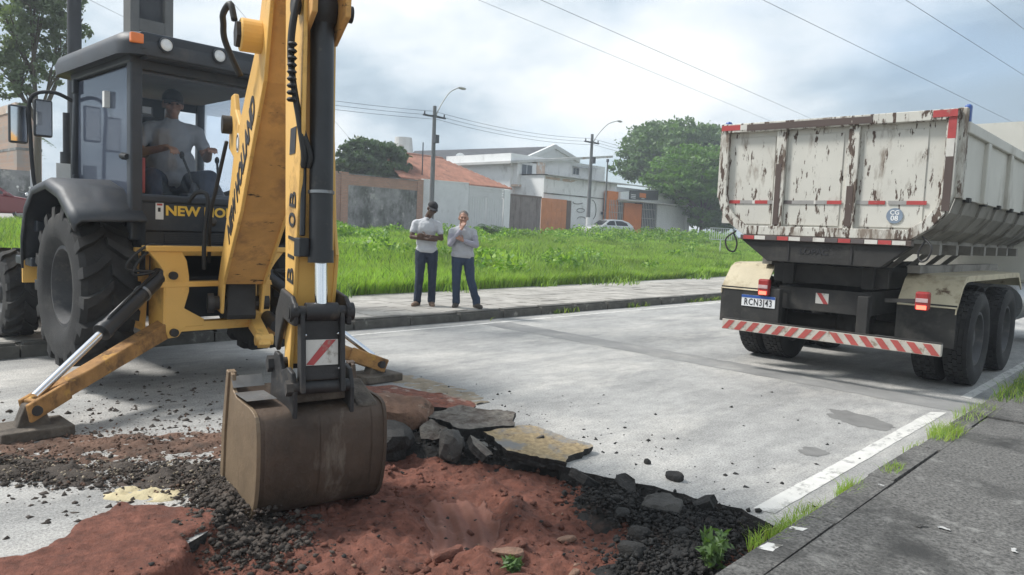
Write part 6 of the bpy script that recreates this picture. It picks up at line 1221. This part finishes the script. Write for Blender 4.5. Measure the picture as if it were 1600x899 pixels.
def person(loc, rz, J, look, skin, label, top, leg, boot, sleeves='short', extra=None, vox=.0075, girth=1.0, sole=.0, hem=-.02):
    """J: joint positions in the person's frame (x image right, -y towards the viewer, z up)"""
    g = {k: V3(v) for k, v in J.items() if not k.startswith('hand')}; b = MB(); gb = girth
    mid = (g['hl'] + g['hr']) / 2; ch = g['chest']; nk = g['neck']
    # skin body under the clothes
    b.cap(mid + V3((0, 0, .06)), .085, ch, .10); b.cap(ch, .09, nk, .055); b.cap(nk, .056, g['head'] + (nk - g['head']) * .35, .052)
    for s in 'lr':
        b.cap(ch + (g['s' + s] - ch) * .5, .06, g['s' + s] + V3((0, 0, -.03)), .045); b.cap(g['s' + s] + V3((0, 0, -.03)), .045, g['e' + s], .040); b.cap(g['e' + s], .041, g['w' + s], .027)
        b.cap(g['h' + s], .070, g['k' + s], .052); b.cap(g['k' + s], .050, g['a' + s], .036)
    P, M3 = head(b, g['head'], look[0], look[1])
    for s, q in (('l', 1), ('r', -1)):
        hd = J.get('hand' + s); hand(b, hd[0] if hd[0] is not None else g['w' + s], hd[1], hd[2], hd[3], hd[4])
    body = remesh(b, 'person', skin, vox, 3); o = link('person', body, None, loc, (0, 0, rz)); tag(o, label, 'person')
    # trousers
    t = MB(); t.ell(mid + V3((0, .0, .03)), (.170 * gb, .122 * gb, .15))
    for s in 'lr': t.cap(g['h' + s] + V3((0, 0, -.01)), .102, g['k' + s], .074); t.cap(g['k' + s], .074, g['a' + s] + V3((0, 0, .02)), .062); t.cap(g['a' + s] + V3((0, 0, .06)), .066, g['a' + s] + V3((0, 0, -.005)), .068)
    link('trousers', remesh(t, 'trousers', leg, .011, 4, .007, 16), o)
    # shirt
    s_ = MB(); bel = mid.lerp(ch, .42); s_.ell(mid + (ch - mid) * .10, (.188 * gb, .142 * gb, .12)); s_.ell(mid + (ch - mid) * .0 + V3((0, 0, .03)), (.186 * gb, .142 * gb, .10)); s_.ell(bel, (.176 * gb, .134 * gb, .19)); s_.ell(ch, (.178, .122 * gb, .18)); s_.ell(ch.lerp(nk, .4), (.135, .088, .10))
    for s in 'lr':
        s_.cap(nk + V3((0, 0, -.065)), .05, g['s' + s] + V3((0, 0, -.02)), .052); s_.cap(ch.lerp(g['s' + s], .4), .08, g['s' + s] + V3((0, 0, -.03)), .058); e = g['s' + s].lerp(g['e' + s], .60)
        s_.cap(g['s' + s] + V3((0, 0, -.03)), .058, e, .058)
    s_.cap(ch.lerp(nk, .5), .07, ch.lerp(nk, .80), .066, 12)
    sme = remesh(s_, 'shirt', top, .011, 4, .008, 13)
    if hem is not None:
        bm = bmesh.new(); bm.from_mesh(sme); bmesh.ops.bisect_plane(bm, geom=bm.verts[:] + bm.edges[:] + bm.faces[:], plane_co=(0, 0, mid.z + hem), plane_no=(.06, .05, 1), clear_inner=True); bm.to_mesh(sme); bm.free()
    link('shirt', sme, o)
    if sleeves == 'long':
        for s in 'lr':
            m_ = MB(); m_.cap(g['s' + s].lerp(g['e' + s], .45), .058, g['e' + s], .052); m_.cap(g['e' + s], .053, g['e' + s].lerp(g['w' + s], .92), .038); link('sleeve', remesh(m_, 'sleeve', 'cloth_sleeve', .009, 3, .005, 20), o)
    for s in 'lr':
        a = g['a' + s]; fd = V3(J['toe' + s]).normalized(); m_ = MB(); base = a.z - .085 - sole
        m_.cap(a + V3((0, 0, -.0)), .048, a + V3((0, 0, -.05)), .050); m_.ell(a + fd * .055 + V3((0, 0, -.052)), (.052, .052, .040)); m_.cap(a + fd * .02 + V3((0, 0, -.058)), .046, a + fd * .15 + V3((0, 0, -.064)), .040); m_.cap(a - fd * .045 + V3((0, 0, -.060)), .042, a + fd * .16 + V3((0, 0, -.068)), .036)
        link('shoe', remesh(m_, 'shoe', boot, .009, 3), o)
    for s in (-1, 1):
        link('eye', MB().ell(P(s * .030, .079, .010), (.012, .008, .007), M3, 8, 6).mesh('eye', 'eye_dark', True), o)
    if extra: extra(o, P, M3, g)
    return o
def cap_hat(o, P, M3, m='cap_black', vis=True):
    c = MB(); c.ell(P(0, -.010, .055), (.086, .105, .080), M3); k = c.mesh('cap', m); bm = bmesh.new(); bm.from_mesh(k); pz = P(0, 0, .036); u = (P(0, 0, 1) - P(0, 0, 0)).normalized()
    bmesh.ops.bisect_plane(bm, geom=bm.verts[:] + bm.edges[:] + bm.faces[:], plane_co=pz, plane_no=u, clear_inner=True); bm.to_mesh(k); bm.free(); k.polygons.foreach_set('use_smooth', [True] * len(k.polygons)); h = link('cap', k, o)
    pts = []
    for a in range(-70, 71, 14): pts.append((math.sin(R_(a)) * .080, math.cos(R_(a)) * .075 + .02, .040))
    outr = [(x * 1.0, y + .075 * math.cos(R_(a)) + .004, .028 - .02 * abs(x) / .08) for (x, y, z), a in zip(pts, range(-70, 71, 14))]; n = len(pts)
    V = [P(*p) for p in pts] + [P(*p) for p in outr] + [P(p[0], p[1], p[2] - .006) for p in pts] + [P(p[0], p[1], p[2] - .006) for p in outr]
    link('cap_peak', MB().add(V, [(i, i + 1, n + i + 1, n + i) for i in range(n - 1)] + [(2 * n + i, 3 * n + i, 3 * n + i + 1, 2 * n + i + 1) for i in range(n - 1)] + [(n + i, n + i + 1, 3 * n + i + 1, 3 * n + i) for i in range(n - 1)]).mesh('cap_peak', m), h)
def hair(o, P, M3, m='hair_grey'):
    c = MB(); c.ell(P(0, -.022, .050), (.079, .092, .082), M3, 20, 14); k = c.mesh('hair', m)
    for v in k.vertices: v.co += v.normal * .006 * mnoise.noise(v.co * 60)
    bm = bmesh.new(); bm.from_mesh(k); pz = P(0, .03, .062); nrm = ((P(0, -.75, 1) - P(0, 0, 0))).normalized(); bmesh.ops.bisect_plane(bm, geom=bm.verts[:] + bm.edges[:] + bm.faces[:], plane_co=P(0, .02, .035), plane_no=((P(0, -1.0, .75) - P(0, 0, 0))).normalized(), clear_inner=True); bm.to_mesh(k); bm.free()
    k.polygons.foreach_set('use_smooth', [True] * len(k.polygons)); link('hair', k, o)
# man with folded arms
def ex1(o, P, M3, g):
    cap_hat(o, P, M3)
    gl = MB(); 
    for s in (-1, 1): gl.ell(P(s * .032, .086, .012), (.026, .010, .016), M3, 10, 6)
    gl.tube([P(-.074, .0, .016), P(-.058, .082, .014), P(.058, .082, .014), P(.074, .0, .016)], .004, 6); link('sunglasses', gl.mesh('sunglasses', 'lens_dark', True), o)
rz1 = math.atan2(9.6, 8.1)
person((-9.62, 8.10, .15), rz1, dict(hl=(.10, 0, .92), hr=(-.09, 0, .92), kl=(.115, -.02, .50), kr=(-.10, -.03, .50), al=(.115, .03, .09), ar=(-.125, -.01, .09), chest=(-.01, .0, 1.30), neck=(.015, -.01, 1.51), head=(.075, -.06, 1.635), sl=(.195, 0, 1.405), sr=(-.205, .01, 1.415), el=(.245, -.06, 1.15), er=(-.25, -.06, 1.16), wl=(.0, -.20, 1.185), wr=(.03, -.22, 1.13), handl=((.0, -.20, 1.185), (-1, .15, .03), (0, 1, 0), -1, .25), handr=((.03, -.22, 1.13), (1, .25, .05), (0, 1, 0), 1, .25), toel=(.15, -1, 0), toer=(-.45, -1, 0)),
       ((.28, -1, -.32), (.22, .0, 1)), 'skin_dark', 'man in pale T-shirt, black cap and sunglasses with folded arms', 'cloth_white', 'jeans_dark', 'boot_brown', 'short', ex1)
# man with his hand at his chin
def ex2(o, P, M3, g): hair(o, P, M3)
rz2 = math.atan2(9.15, 8.6)
person((-9.18, 8.52, .15), rz2, dict(hl=(.10, 0, .86), hr=(-.08, 0, .86), kl=(.16, -.02, .46), kr=(-.085, -.04, .46), al=(.27, .02, .09), ar=(-.075, .01, .09), chest=(-.01, .0, 1.21), neck=(-.01, -.01, 1.40), head=(.0, -.05, 1.505), sl=(.18, 0, 1.305), sr=(-.19, 0, 1.305), el=(.225, -.08, 1.06), er=(-.205, -.13, 1.07), wl=(.01, -.22, 1.13), wr=(-.035, -.20, 1.31), handl=((.01, -.22, 1.13), (-.8, .1, .5), (0, 1, -.2), -1, .5), handr=((-.035, -.20, 1.31), (.35, .15, .95), (.5, .8, 0), 1, .9), toel=(.55, -1, 0), toer=(-.2, -1, 0)),
       ((.02, -1, -.05), (0, 0, 1)), 'skin_light', 'grey haired man in grey polo with long sleeves holding his chin', 'cloth_grey', 'jeans', 'boot_dark', 'long', ex2, girth=1.08)
# operator in the cab, facing the digging arm
def ex3(o, P, M3, g): cap_hat(o, P, M3)
person((BX - .20, BY - .02, 1.74), R_(74), dict(hl=(.11, 0, .07), hr=(-.11, 0, .07), kl=(.24, -.44, .10), kr=(-.20, -.44, .09), al=(.22, -.50, -.20), ar=(-.17, -.50, -.20), chest=(-.01, -.05, .43), neck=(-.015, -.07, .62), head=(-.01, -.115, .725), sl=(.195, -.05, .545), sr=(-.20, -.05, .545), el=(.265, -.14, .29), er=(-.29, -.14, .29), wl=(.25, -.38, .34), wr=(-.08, -.36, .34), handl=((.25, -.38, .34), (.05, -1, .1), (0, -.1, -1), -1, .9), handr=((-.08, -.36, .34), (.35, -.9, -.1), (0, -.1, -1), 1, .9), toel=(.1, -1, 0), toer=(-.1, -1, 0)),
       ((-.02, -1, -.10), (0, 0, 1)), 'skin_mid', 'machine operator in grey polo and black cap seated in the cab', 'cloth_polo', 'jeans_dark', 'boot_dark', 'short', ex3, girth=1.14, hem=None).scale = (1.08, 1.08, 1.08)
bpy.data.scenes.remove(TMP)

# ------------------------------------------------------------------ vegetation
def leaves(P, size, nrm_up=.3, asp=1.6):
    """one folded leaf-spray quad at each point"""
    n = len(P); d = RNG.normal(0, 1, (n, 3)); d[:, 2] -= .25; d /= np.linalg.norm(d, axis=1)[:, None]; e = RNG.normal(0, 1, (n, 3)); e[:, 2] *= (1 - nrm_up); e -= d * (e * d).sum(1)[:, None]; e /= np.linalg.norm(e, axis=1)[:, None]
    s = np.asarray(size)[:, None] * np.ones((n, 1)); a = d * s * asp * .5; b = e * s * .5
    V = np.stack([P - a, P + b * .9, P + a, P - b * .9], 1).reshape(-1, 3); F = (np.arange(n)[:, None] * 4 + np.arange(4)); return V, F
def crown_pts(lobes, n, shell=.55):
    """points spread through ellipsoid lobes, denser toward their skins, broken up into clumps"""
    vol = np.array([l[3] * l[4] * l[5] for l in lobes]); cnt = np.maximum(1, (n * vol / vol.sum()).astype(int)); o = []
    for l, c in zip(lobes, cnt):
        ncl = max(6, c // 45); dc = RNG.normal(0, 1, (ncl, 3)); dc /= np.linalg.norm(dc, axis=1)[:, None]; rad = shell + (1.12 - shell) * RNG.random(ncl) ** .8
        ctr = dc * rad[:, None]; k = RNG.integers(0, ncl, c); q = ctr[k] + RNG.normal(0, .13, (c, 3)) * np.array([1, 1, .75]); o.append(np.array(l[:3]) + q * np.array(l[3:6]))
    return np.vstack(o)
def tree(name, base, lobes, n, leaf, m, label, trunk_r=.18, mats2=None, group=None, cat='tree'):
    t = empty(name, base); tag(t, label, cat, group); B = np.array(base); top = np.mean([l[:3] for l in lobes], axis=0)
    tk = MB(); tp = V3(tuple(top)); fork = V3((tp.x * .5, tp.y * .5, tp.z * .55)); tk.tube(bez([(0, 0, -.3), (random.uniform(-.1, .1), random.uniform(-.1, .1), fork.z * .5), fork], 5), [trunk_r * (1 - .4 * k / 10) for k in range(11)], 8)
    for l in lobes:
        e = V3(l[:3]); md_ = fork.lerp(e, .5) + V3((random.uniform(-.3, .3), random.uniform(-.3, .3), .1)); tk.tube(bez([fork, md_, e], 4), [trunk_r * .5 * (1 - .8 * k / 8) for k in range(9)], 6)
        for _ in range(4):
            d = V3((random.gauss(0, 1), random.gauss(0, 1), random.gauss(.3, .6))).normalized(); f = e + V3((d.x * l[3], d.y * l[4], d.z * l[5])) * .85; tk.tube([md_, e.lerp(f, .5), f], [trunk_r * .22, trunk_r * .13, trunk_r * .05], 5)
    tk.build('trunk', 'bark', t, smooth=True)
    P = crown_pts(lobes, n); V, F = leaves(P, RNG.uniform(.6, 1.4, n)[:len(P)] * leaf if len(P) <= n else RNG.uniform(.6, 1.4, len(P)) * leaf)
    link('crown', arrmesh('crown', V, F, m), t); return t
def tz(px, py, x): p = at(px, py, x=x); return float(p[1]), float(p[2])
# big trees beside the shop
def tree_at(name, x, px, lobespx, n, leaf, m, label, tr=.25, group=None):
    """lobespx: (px, py, rpx, rpy) read at the distance x"""
    y0 = tz(px, 330, x)[0]; g = float(terr(x, y0)); L_ = []
    for (a, b, ra, rb) in lobespx:
        y, z = tz(a, b, x); y2, _ = tz(a + ra, b, x); _, z2 = tz(a, b - rb, x); ry = abs(y2 - y) * .8; L_.append((random.uniform(-1, 1) * .3, y - y0, z - g, ry, ry, abs(z2 - z)))
    return tree(name, (x, y0, g), L_, n, leaf, m, label, tr, group=group)
tree_at('leafy_tree', -50.0, 1052, [(1000, 262, 26, 20), (1025, 228, 32, 24), (1060, 212, 38, 20), (1095, 235, 30, 30), (1040, 262, 34, 26), (1080, 270, 34, 26), (1012, 245, 26, 20)], 34000, .30, 'leaf_mid', 'large rounded tree rising behind the shop', .3)
tree_at('leafy_tree', -37.5, 1098, [(1050, 282, 26, 18), (1085, 258, 34, 28), (1120, 265, 36, 34), (1100, 295, 42, 22), (1062, 298, 28, 14), (1150, 280, 36, 40), (1135, 310, 34, 28), (1095, 325, 26, 18), (1120, 340, 30, 16), (1085, 344, 16, 12), (1150, 340, 26, 20), (1048, 300, 18, 10), (1075, 308, 22, 12)], 40000, .22, 'leaf_bright2', 'drooping bright green tree overhanging the shop corner', .22)
tree_at('low_tree', -41.0, 1090, [(1082, 335, 16, 20), (1100, 325, 20, 26), (1125, 330, 22, 28)], 8000, .22, 'leaf_dark', 'low dark bush tree beside the shop end wall', .1)
tree_at('dark_tree', -45.0, 1175, [(1150, 250, 30, 28), (1180, 270, 30, 30), (1210, 260, 34, 34)], 14000, .3, 'leaf_dark', 'dark tree half hidden behind the truck tailgate', .25)
tree_at('garden_tree', -43.0, 585, [(548, 245, 24, 20), (575, 236, 28, 20), (605, 245, 28, 20), (560, 265, 34, 18), (595, 268, 40, 18), (625, 262, 16, 14), (545, 262, 22, 16)], 17000, .2, 'leaf_dark', 'dense dark garden tree rising over the old brick wall', .16)
tree_at('street_tree', -30.0, 60, [(20, 40, 44, 42), (60, 20, 50, 40), (95, 55, 36, 40), (40, 95, 48, 40), (5, 110, 36, 40), (85, 110, 26, 26), (30, 145, 30, 22), (60, -30, 70, 40), (130, 30, 20, 30)], 15000, .085, 'leaf_grey', 'tall feathery grey green tree behind the cab', .16)
# palms
def palm(name, base, H_, n, ln, label, m='leaf_dark', lean=.0):
    t = empty(name, base); tag(t, label, 'palm' if H_ > 1 else 'plant'); 
    if H_ > .2: MB().tube(bez([(0, 0, -.2), (lean * .3, 0, H_ * .5), (lean, 0, H_)], 5), [.13 - .004 * k for k in range(11)], 8).build('trunk', 'bark', t, smooth=True)
    V = []; F = []
    for k in range(n):
        az = 2 * math.pi * k / n + random.uniform(-.2, .2); el = random.uniform(.1, 1.2); d = V3((math.cos(az), math.sin(az), 0)); pts = []
        for j in range(9): q = j / 8; pts.append(V3((lean, 0, H_)) + d * ln * (q * math.cos(el) + .15 * q) + V3((0, 0, ln * (q * math.sin(el) - .75 * q * q))))
        for j in range(8):
            sd = d.cross(V3((0, 0, 1)))
            for s in (-1, 1):
                for h_ in (0, .5):
                    a = pts[j].lerp(pts[j + 1], h_); wl = ln * .28 * math.sin(math.pi * min(1, (j + h_ + .8) / 9)); tip = a + (sd * s + d * .45 + V3((0, 0, -.35))) * wl; i = len(V); V += [a, a + d * ln * .035, tip]; F.append((i, i + 1, i + 2))
    link('fronds', arrmesh('fronds', [tuple(v) for v in V], F, m), t); return t
y_, z_ = tz(15, 230, -52); g_ = float(terr(-52, y_)); palm('palm_tree', (-52, y_, g_), z_ - g_ + .8, 15, 2.3, 'distant palm tree rising over the grey yard wall')
y_ = tz(764, 340, -31.0)[0]; g_ = float(terr(-31, y_)); palm('broad_leaf_plant', (-31.0, y_, g_ - .1), .55, 26, 1.35, 'broad leafed bushy plant at the back of the grass before the gate', 'leaf_dark')
y_ = tz(948, 340, -30.5)[0]; 
# grass of the empty plot
def blades(P, h, w, m_idx=None, lean=.5, seg=2):
    n = len(P); az = RNG.uniform(0, 6.28, n); s = np.stack([np.cos(az), np.sin(az), np.zeros(n)], 1); d2 = RNG.uniform(0, 6.28, n); ln = np.stack([np.cos(d2), np.sin(d2), np.zeros(n)], 1) * (h * lean * RNG.random(n))[:, None]
    up = np.array([0, 0, 1.0]); H_ = h[:, None]; W_ = w[:, None]
    V = np.stack([P - s * W_ / 2, P + s * W_ / 2, P + ln * .35 + up * H_ * .55 + s * W_ * .38, P + ln * .35 + up * H_ * .55 - s * W_ * .38, P + ln + up * H_ * (1 - .15 * lean)], 1).reshape(-1, 3)
    k = np.arange(n)[:, None] * 5; F = np.concatenate([np.stack([k + 0, k + 1, k + 2], 2), np.stack([k + 0, k + 2, k + 3], 2), np.stack([k + 3, k + 2, k + 4], 2)], 1).reshape(-1, 3); return V, F
def in_view(P, m=420):
    c = (np.asarray(P) - CAMP) @ RC; z = -c[:, 2]; u = 800 + FPX * c[:, 0] / np.maximum(z, .01); v = 449.5 - FPX * c[:, 1] / np.maximum(z, .01); return (z > .3) & (u > -m) & (u < 1600 + m) & (v > -m) & (v < 899 + m)
def plot_pts(n, kx=1.9):
    q = RNG.random(n) ** kx; y = RNG.uniform(-8, 62, n); x = xe(y) - .05 - q * 19.0; P = np.column_stack([x, y, terr(x, y)]); P = P[in_view(P)]; return P
P = plot_pts(420000); nz = np.array([mnoise.noise(V3((p[0] * .22, p[1] * .22, 3))) + .5 * mnoise.noise(V3((p[0] * .9, p[1] * .9, 7))) for p in P]); dist = np.linalg.norm(P - CAMP, axis=1)
h_ = (.24 + .20 * RNG.random(len(P)) + .26 * np.clip(nz, -.7, 1)) * np.where(xe(P[:, 1]) - P[:, 0] < .5, .85, 1.0); h_ = np.clip(h_, .06, .8); w_ = .006 + .0007 * dist
sel = RNG.random(len(P)); mi_ = np.where(sel < .62, 0, np.where(sel < .86, 1, 2)); V, F = blades(P, h_, w_, lean=.7); go = link('grass', arrmesh('grass', V, F, ['grass_blade', 'grass_dark', 'grass_dry'], np.repeat(mi_, 3))); tag(go, 'tall bright green grass covering the empty plot behind the pavement', 'grass', kind='stuff')
# taller weed clumps: at the plot's front edge and along its back
def clump(c, r, n, h, leafy, m):
    a = RNG.uniform(0, 6.28, n); q = r * np.sqrt(RNG.random(n)); x = c[0] + q * np.cos(a); y = c[1] + q * np.sin(a); return np.column_stack([x, y, terr(x, y)]), h * RNG.uniform(.5, 1.15, n) * (1 - .5 * q / r)
cl = []; hh = []
for _ in range(190):
    y = random.uniform(0, 58); x = float(xe(y)) - random.choice([random.uniform(.2, 1.2), random.uniform(3, 8), random.uniform(13, 19), random.uniform(16, 19.5)]); p, h = clump((x, y), random.uniform(.3, 1.3), 260, random.uniform(.25, .85), 0, 0); cl.append(p); hh.append(h)
P = np.vstack(cl); h = np.concatenate(hh); k = in_view(P); P, h = P[k], h[k]; dist = np.linalg.norm(P - CAMP, axis=1); V, F = blades(P, h, .008 + .0009 * dist, lean=.9); wo = link('weed_clumps', arrmesh('weed_clumps', V, F, ['grass_dark', 'grass_blade'], np.repeat((RNG.random(len(P)) < .4).astype(int), 3))); tag(wo, kind='stuff')
# leafy weeds along the back of the plot
Ps = []
for q_ in range(310):
    y = random.uniform(12, 62); x = float(xe(y)) - random.choice([random.uniform(14.5, 19.6), random.uniform(16.5, 19.6)]) if q_ < 240 else float(xe(y)) - random.uniform(1, 15); r = random.uniform(.4, 1.0); n = 190; q = RNG.normal(0, 1, (n, 3)); q /= np.linalg.norm(q, axis=1)[:, None]; q *= (.5 + .5 * RNG.random(n))[:, None]; hh_ = random.uniform(.15, .6) * (1.2 if y > 38 else .8)
    Ps.append(np.array([x, y, float(terr(x, y)) + hh_ * .7]) + q * np.array([r, r, hh_]))
P = np.vstack(Ps); P = P[in_view(P)]; V, F = leaves(P, RNG.uniform(.06, .15, len(P))); tag(link('back_weeds', arrmesh('back_weeds', V, F, ['leaf_bright', 'grass_blade'], (RNG.random(len(P)) < .4).astype(int))), kind='stuff')
# grass tufts along the near kerb, each a thing
def tuft(px, py, n, h, r, label, m=('grass_blade', 'grass_dry'), elong=1.0, z=.02):
    p = at(px, py, z=z); c = np.array([float(p[0]), float(p[1])]); a = RNG.uniform(0, 6.28, n); q = r * np.sqrt(RNG.random(n)); P = np.column_stack([q * np.cos(a) * .45, q * np.sin(a) * elong, np.zeros(n) - .01]); V, F = blades(P, h * RNG.uniform(.4, 1.1, n), np.full(n, .0045), lean=1.1)
    o = link('grass_tuft', arrmesh('grass_tuft', V, F, list(m), np.repeat((RNG.random(n) < .45).astype(int), 3)), None, (c[0], c[1], z)); tag(o, label, 'grass tuft')
tuft(1205, 842, 240, .11, .14, 'grass tuft between the black rubble and the white edge line', elong=1.6)
tuft(1255, 812, 260, .10, .16, 'grass tuft along the kerb beside the near end of the edge line', elong=1.8)
tuft(1325, 772, 200, .12, .12, 'grass tuft at the kerb by the middle of the edge line', elong=1.3)
tuft(1395, 735, 110, .08, .12, 'small flat grass tuft in the pavement joint', elong=1.3, z=.06)
tuft(1430, 705, 90, .08, .14, 'thin grass tuft at the kerb beyond the flat tuft', elong=1.8)
tuft(1478, 683, 420, .15, .24, 'dense grass tuft where the edge line breaks off', elong=1.2, z=.05)
tuft(1525, 650, 260, .12, .3, 'low grass tuft between the dense tuft and the weedy verge', elong=1.8, z=.04)
vp = []
for _ in range(2600): y = random.uniform(8.2, 15); x = -1.38 + abs(random.gauss(0, .42)) - .05; vp.append((x, y, .07))
P = np.array(vp); V, F = blades(P, RNG.uniform(.05, .20, len(P)), np.full(len(P), .007), lean=1.0); tag(link('verge_grass', arrmesh('verge_grass', V, F, ['grass_dark', 'grass_dry', 'grass_blade'], np.repeat(RNG.integers(0, 3, len(P)), 3))), kind='stuff')
P = np.column_stack([RNG.normal(-8.62, .05, 1400), RNG.uniform(8.5, 24, 1400), np.full(1400, .0)]); P = P[P[:, 0] > -8.68]; nzk = np.array([mnoise.noise(V3((0, p[1] * .8, 1))) for p in P]); P = P[nzk + .03 * (P[:, 1] - 12) > .12]; V, F = blades(P, RNG.uniform(.05, .16, len(P)), np.full(len(P), .02), lean=1.2); tag(link('kerb_weeds', arrmesh('kerb_weeds', V, F, ['grass_dark', 'grass_dry'], np.repeat(RNG.integers(0, 2, len(P)), 3))), kind='stuff')
# leafy weed at the pit's near corner
def weed(px, py, H_, n, label, z=-.05):
    p = at(px, py, z=z); t = empty('leafy_weed', (float(p[0]), float(p[1]), z)); tag(t, label, 'weed'); st_ = MB(); Pl = []
    for k in range(n):
        az = 2 * math.pi * k / n + random.uniform(-.4, .4); tip = V3((math.cos(az) * H_ * random.uniform(.2, .5), math.sin(az) * H_ * random.uniform(.2, .5), H_ * random.uniform(.55, 1.05))); pts = bez([(0, 0, 0), tip * .5 + V3((0, 0, H_ * .1)), tip], 5); st_.tube(pts, .003, 5)
        for q in pts[2:]:
            for _ in range(3): Pl.append(q + V3((random.gauss(0, .014), random.gauss(0, .014), random.gauss(.004, .008))))
    st_.build('stem', 'grass_dark', t); V, F = leaves(np.array([tuple(q) for q in Pl]), RNG.uniform(.018, .034, len(Pl)), asp=2.6); link('leaf_sprays', arrmesh('leaf_sprays', V, F, 'leaf_mid'), t)
weed(1112, 893, .19, 8, 'leafy green weed growing at the pit corner by the kerb'); weed(800, 896, .05, 5, 'tiny green seedling in the red soil', z=-.1)
# litter
mat('litter', (0.42, 0.42, 0.41), .7, 0, .1, 20)
for (px, py, s, lb) in ((1475, 826, .032, 'crumpled white paper scrap on the dark pavement'), (1440, 822, .035, 'grey flat scrap beside the crumpled paper'), (1585, 860, .03, 'torn white wrapper near the pavement crack'), (1377, 758, .02, 'tiny white scrap beside the kerb grass')):
    p = at(px, py, z=.085); m_ = MB(); nn = 5; vv_ = [[(s * (i / nn - .5) * 1.7, s * (j / nn - .5) * .7 + s * .25 * math.sin(i), s * .16 * random.random() + .004) for j in range(nn + 1)] for i in range(nn + 1)]
    m_.add([q for r in vv_ for q in r], [(i * (nn + 1) + j, i * (nn + 1) + j + 1, (i + 1) * (nn + 1) + j + 1, (i + 1) * (nn + 1) + j) for i in range(nn) for j in range(nn)]); o = m_.build('litter_scrap', 'old_concrete' if 'grey' in lb else 'litter', None); o.location = (float(p[0]), float(p[1]), .08); o.rotation_euler = (0, 0, random.uniform(0, 3)); sd = o.modifiers.new('s', 'SOLIDIFY'); sd.thickness = .001; tag(o, lb, 'litter')

# ------------------------------------------------------------------ damp air
hz = MB().box((-260, -120, -2.0), (14, 260, 26)).build('haze', 'wire'); hm = bpy.data.materials.new('haze_air'); hm.use_nodes = True; ht = hm.node_tree; ht.nodes.remove(ht.nodes['Principled BSDF'])
pv = ht.nodes.new('ShaderNodeVolumePrincipled'); pv.inputs['Color'].default_value = (.86, .92, 1.0, 1); pv.inputs['Density'].default_value = 0.0019; pv.inputs['Anisotropy'].default_value = .2; ht.links.new(pv.outputs[0], ht.nodes['Material Output'].inputs['Volume'])
hz.data.materials.clear(); hz.data.materials.append(hm); tag(hz, kind='stuff')
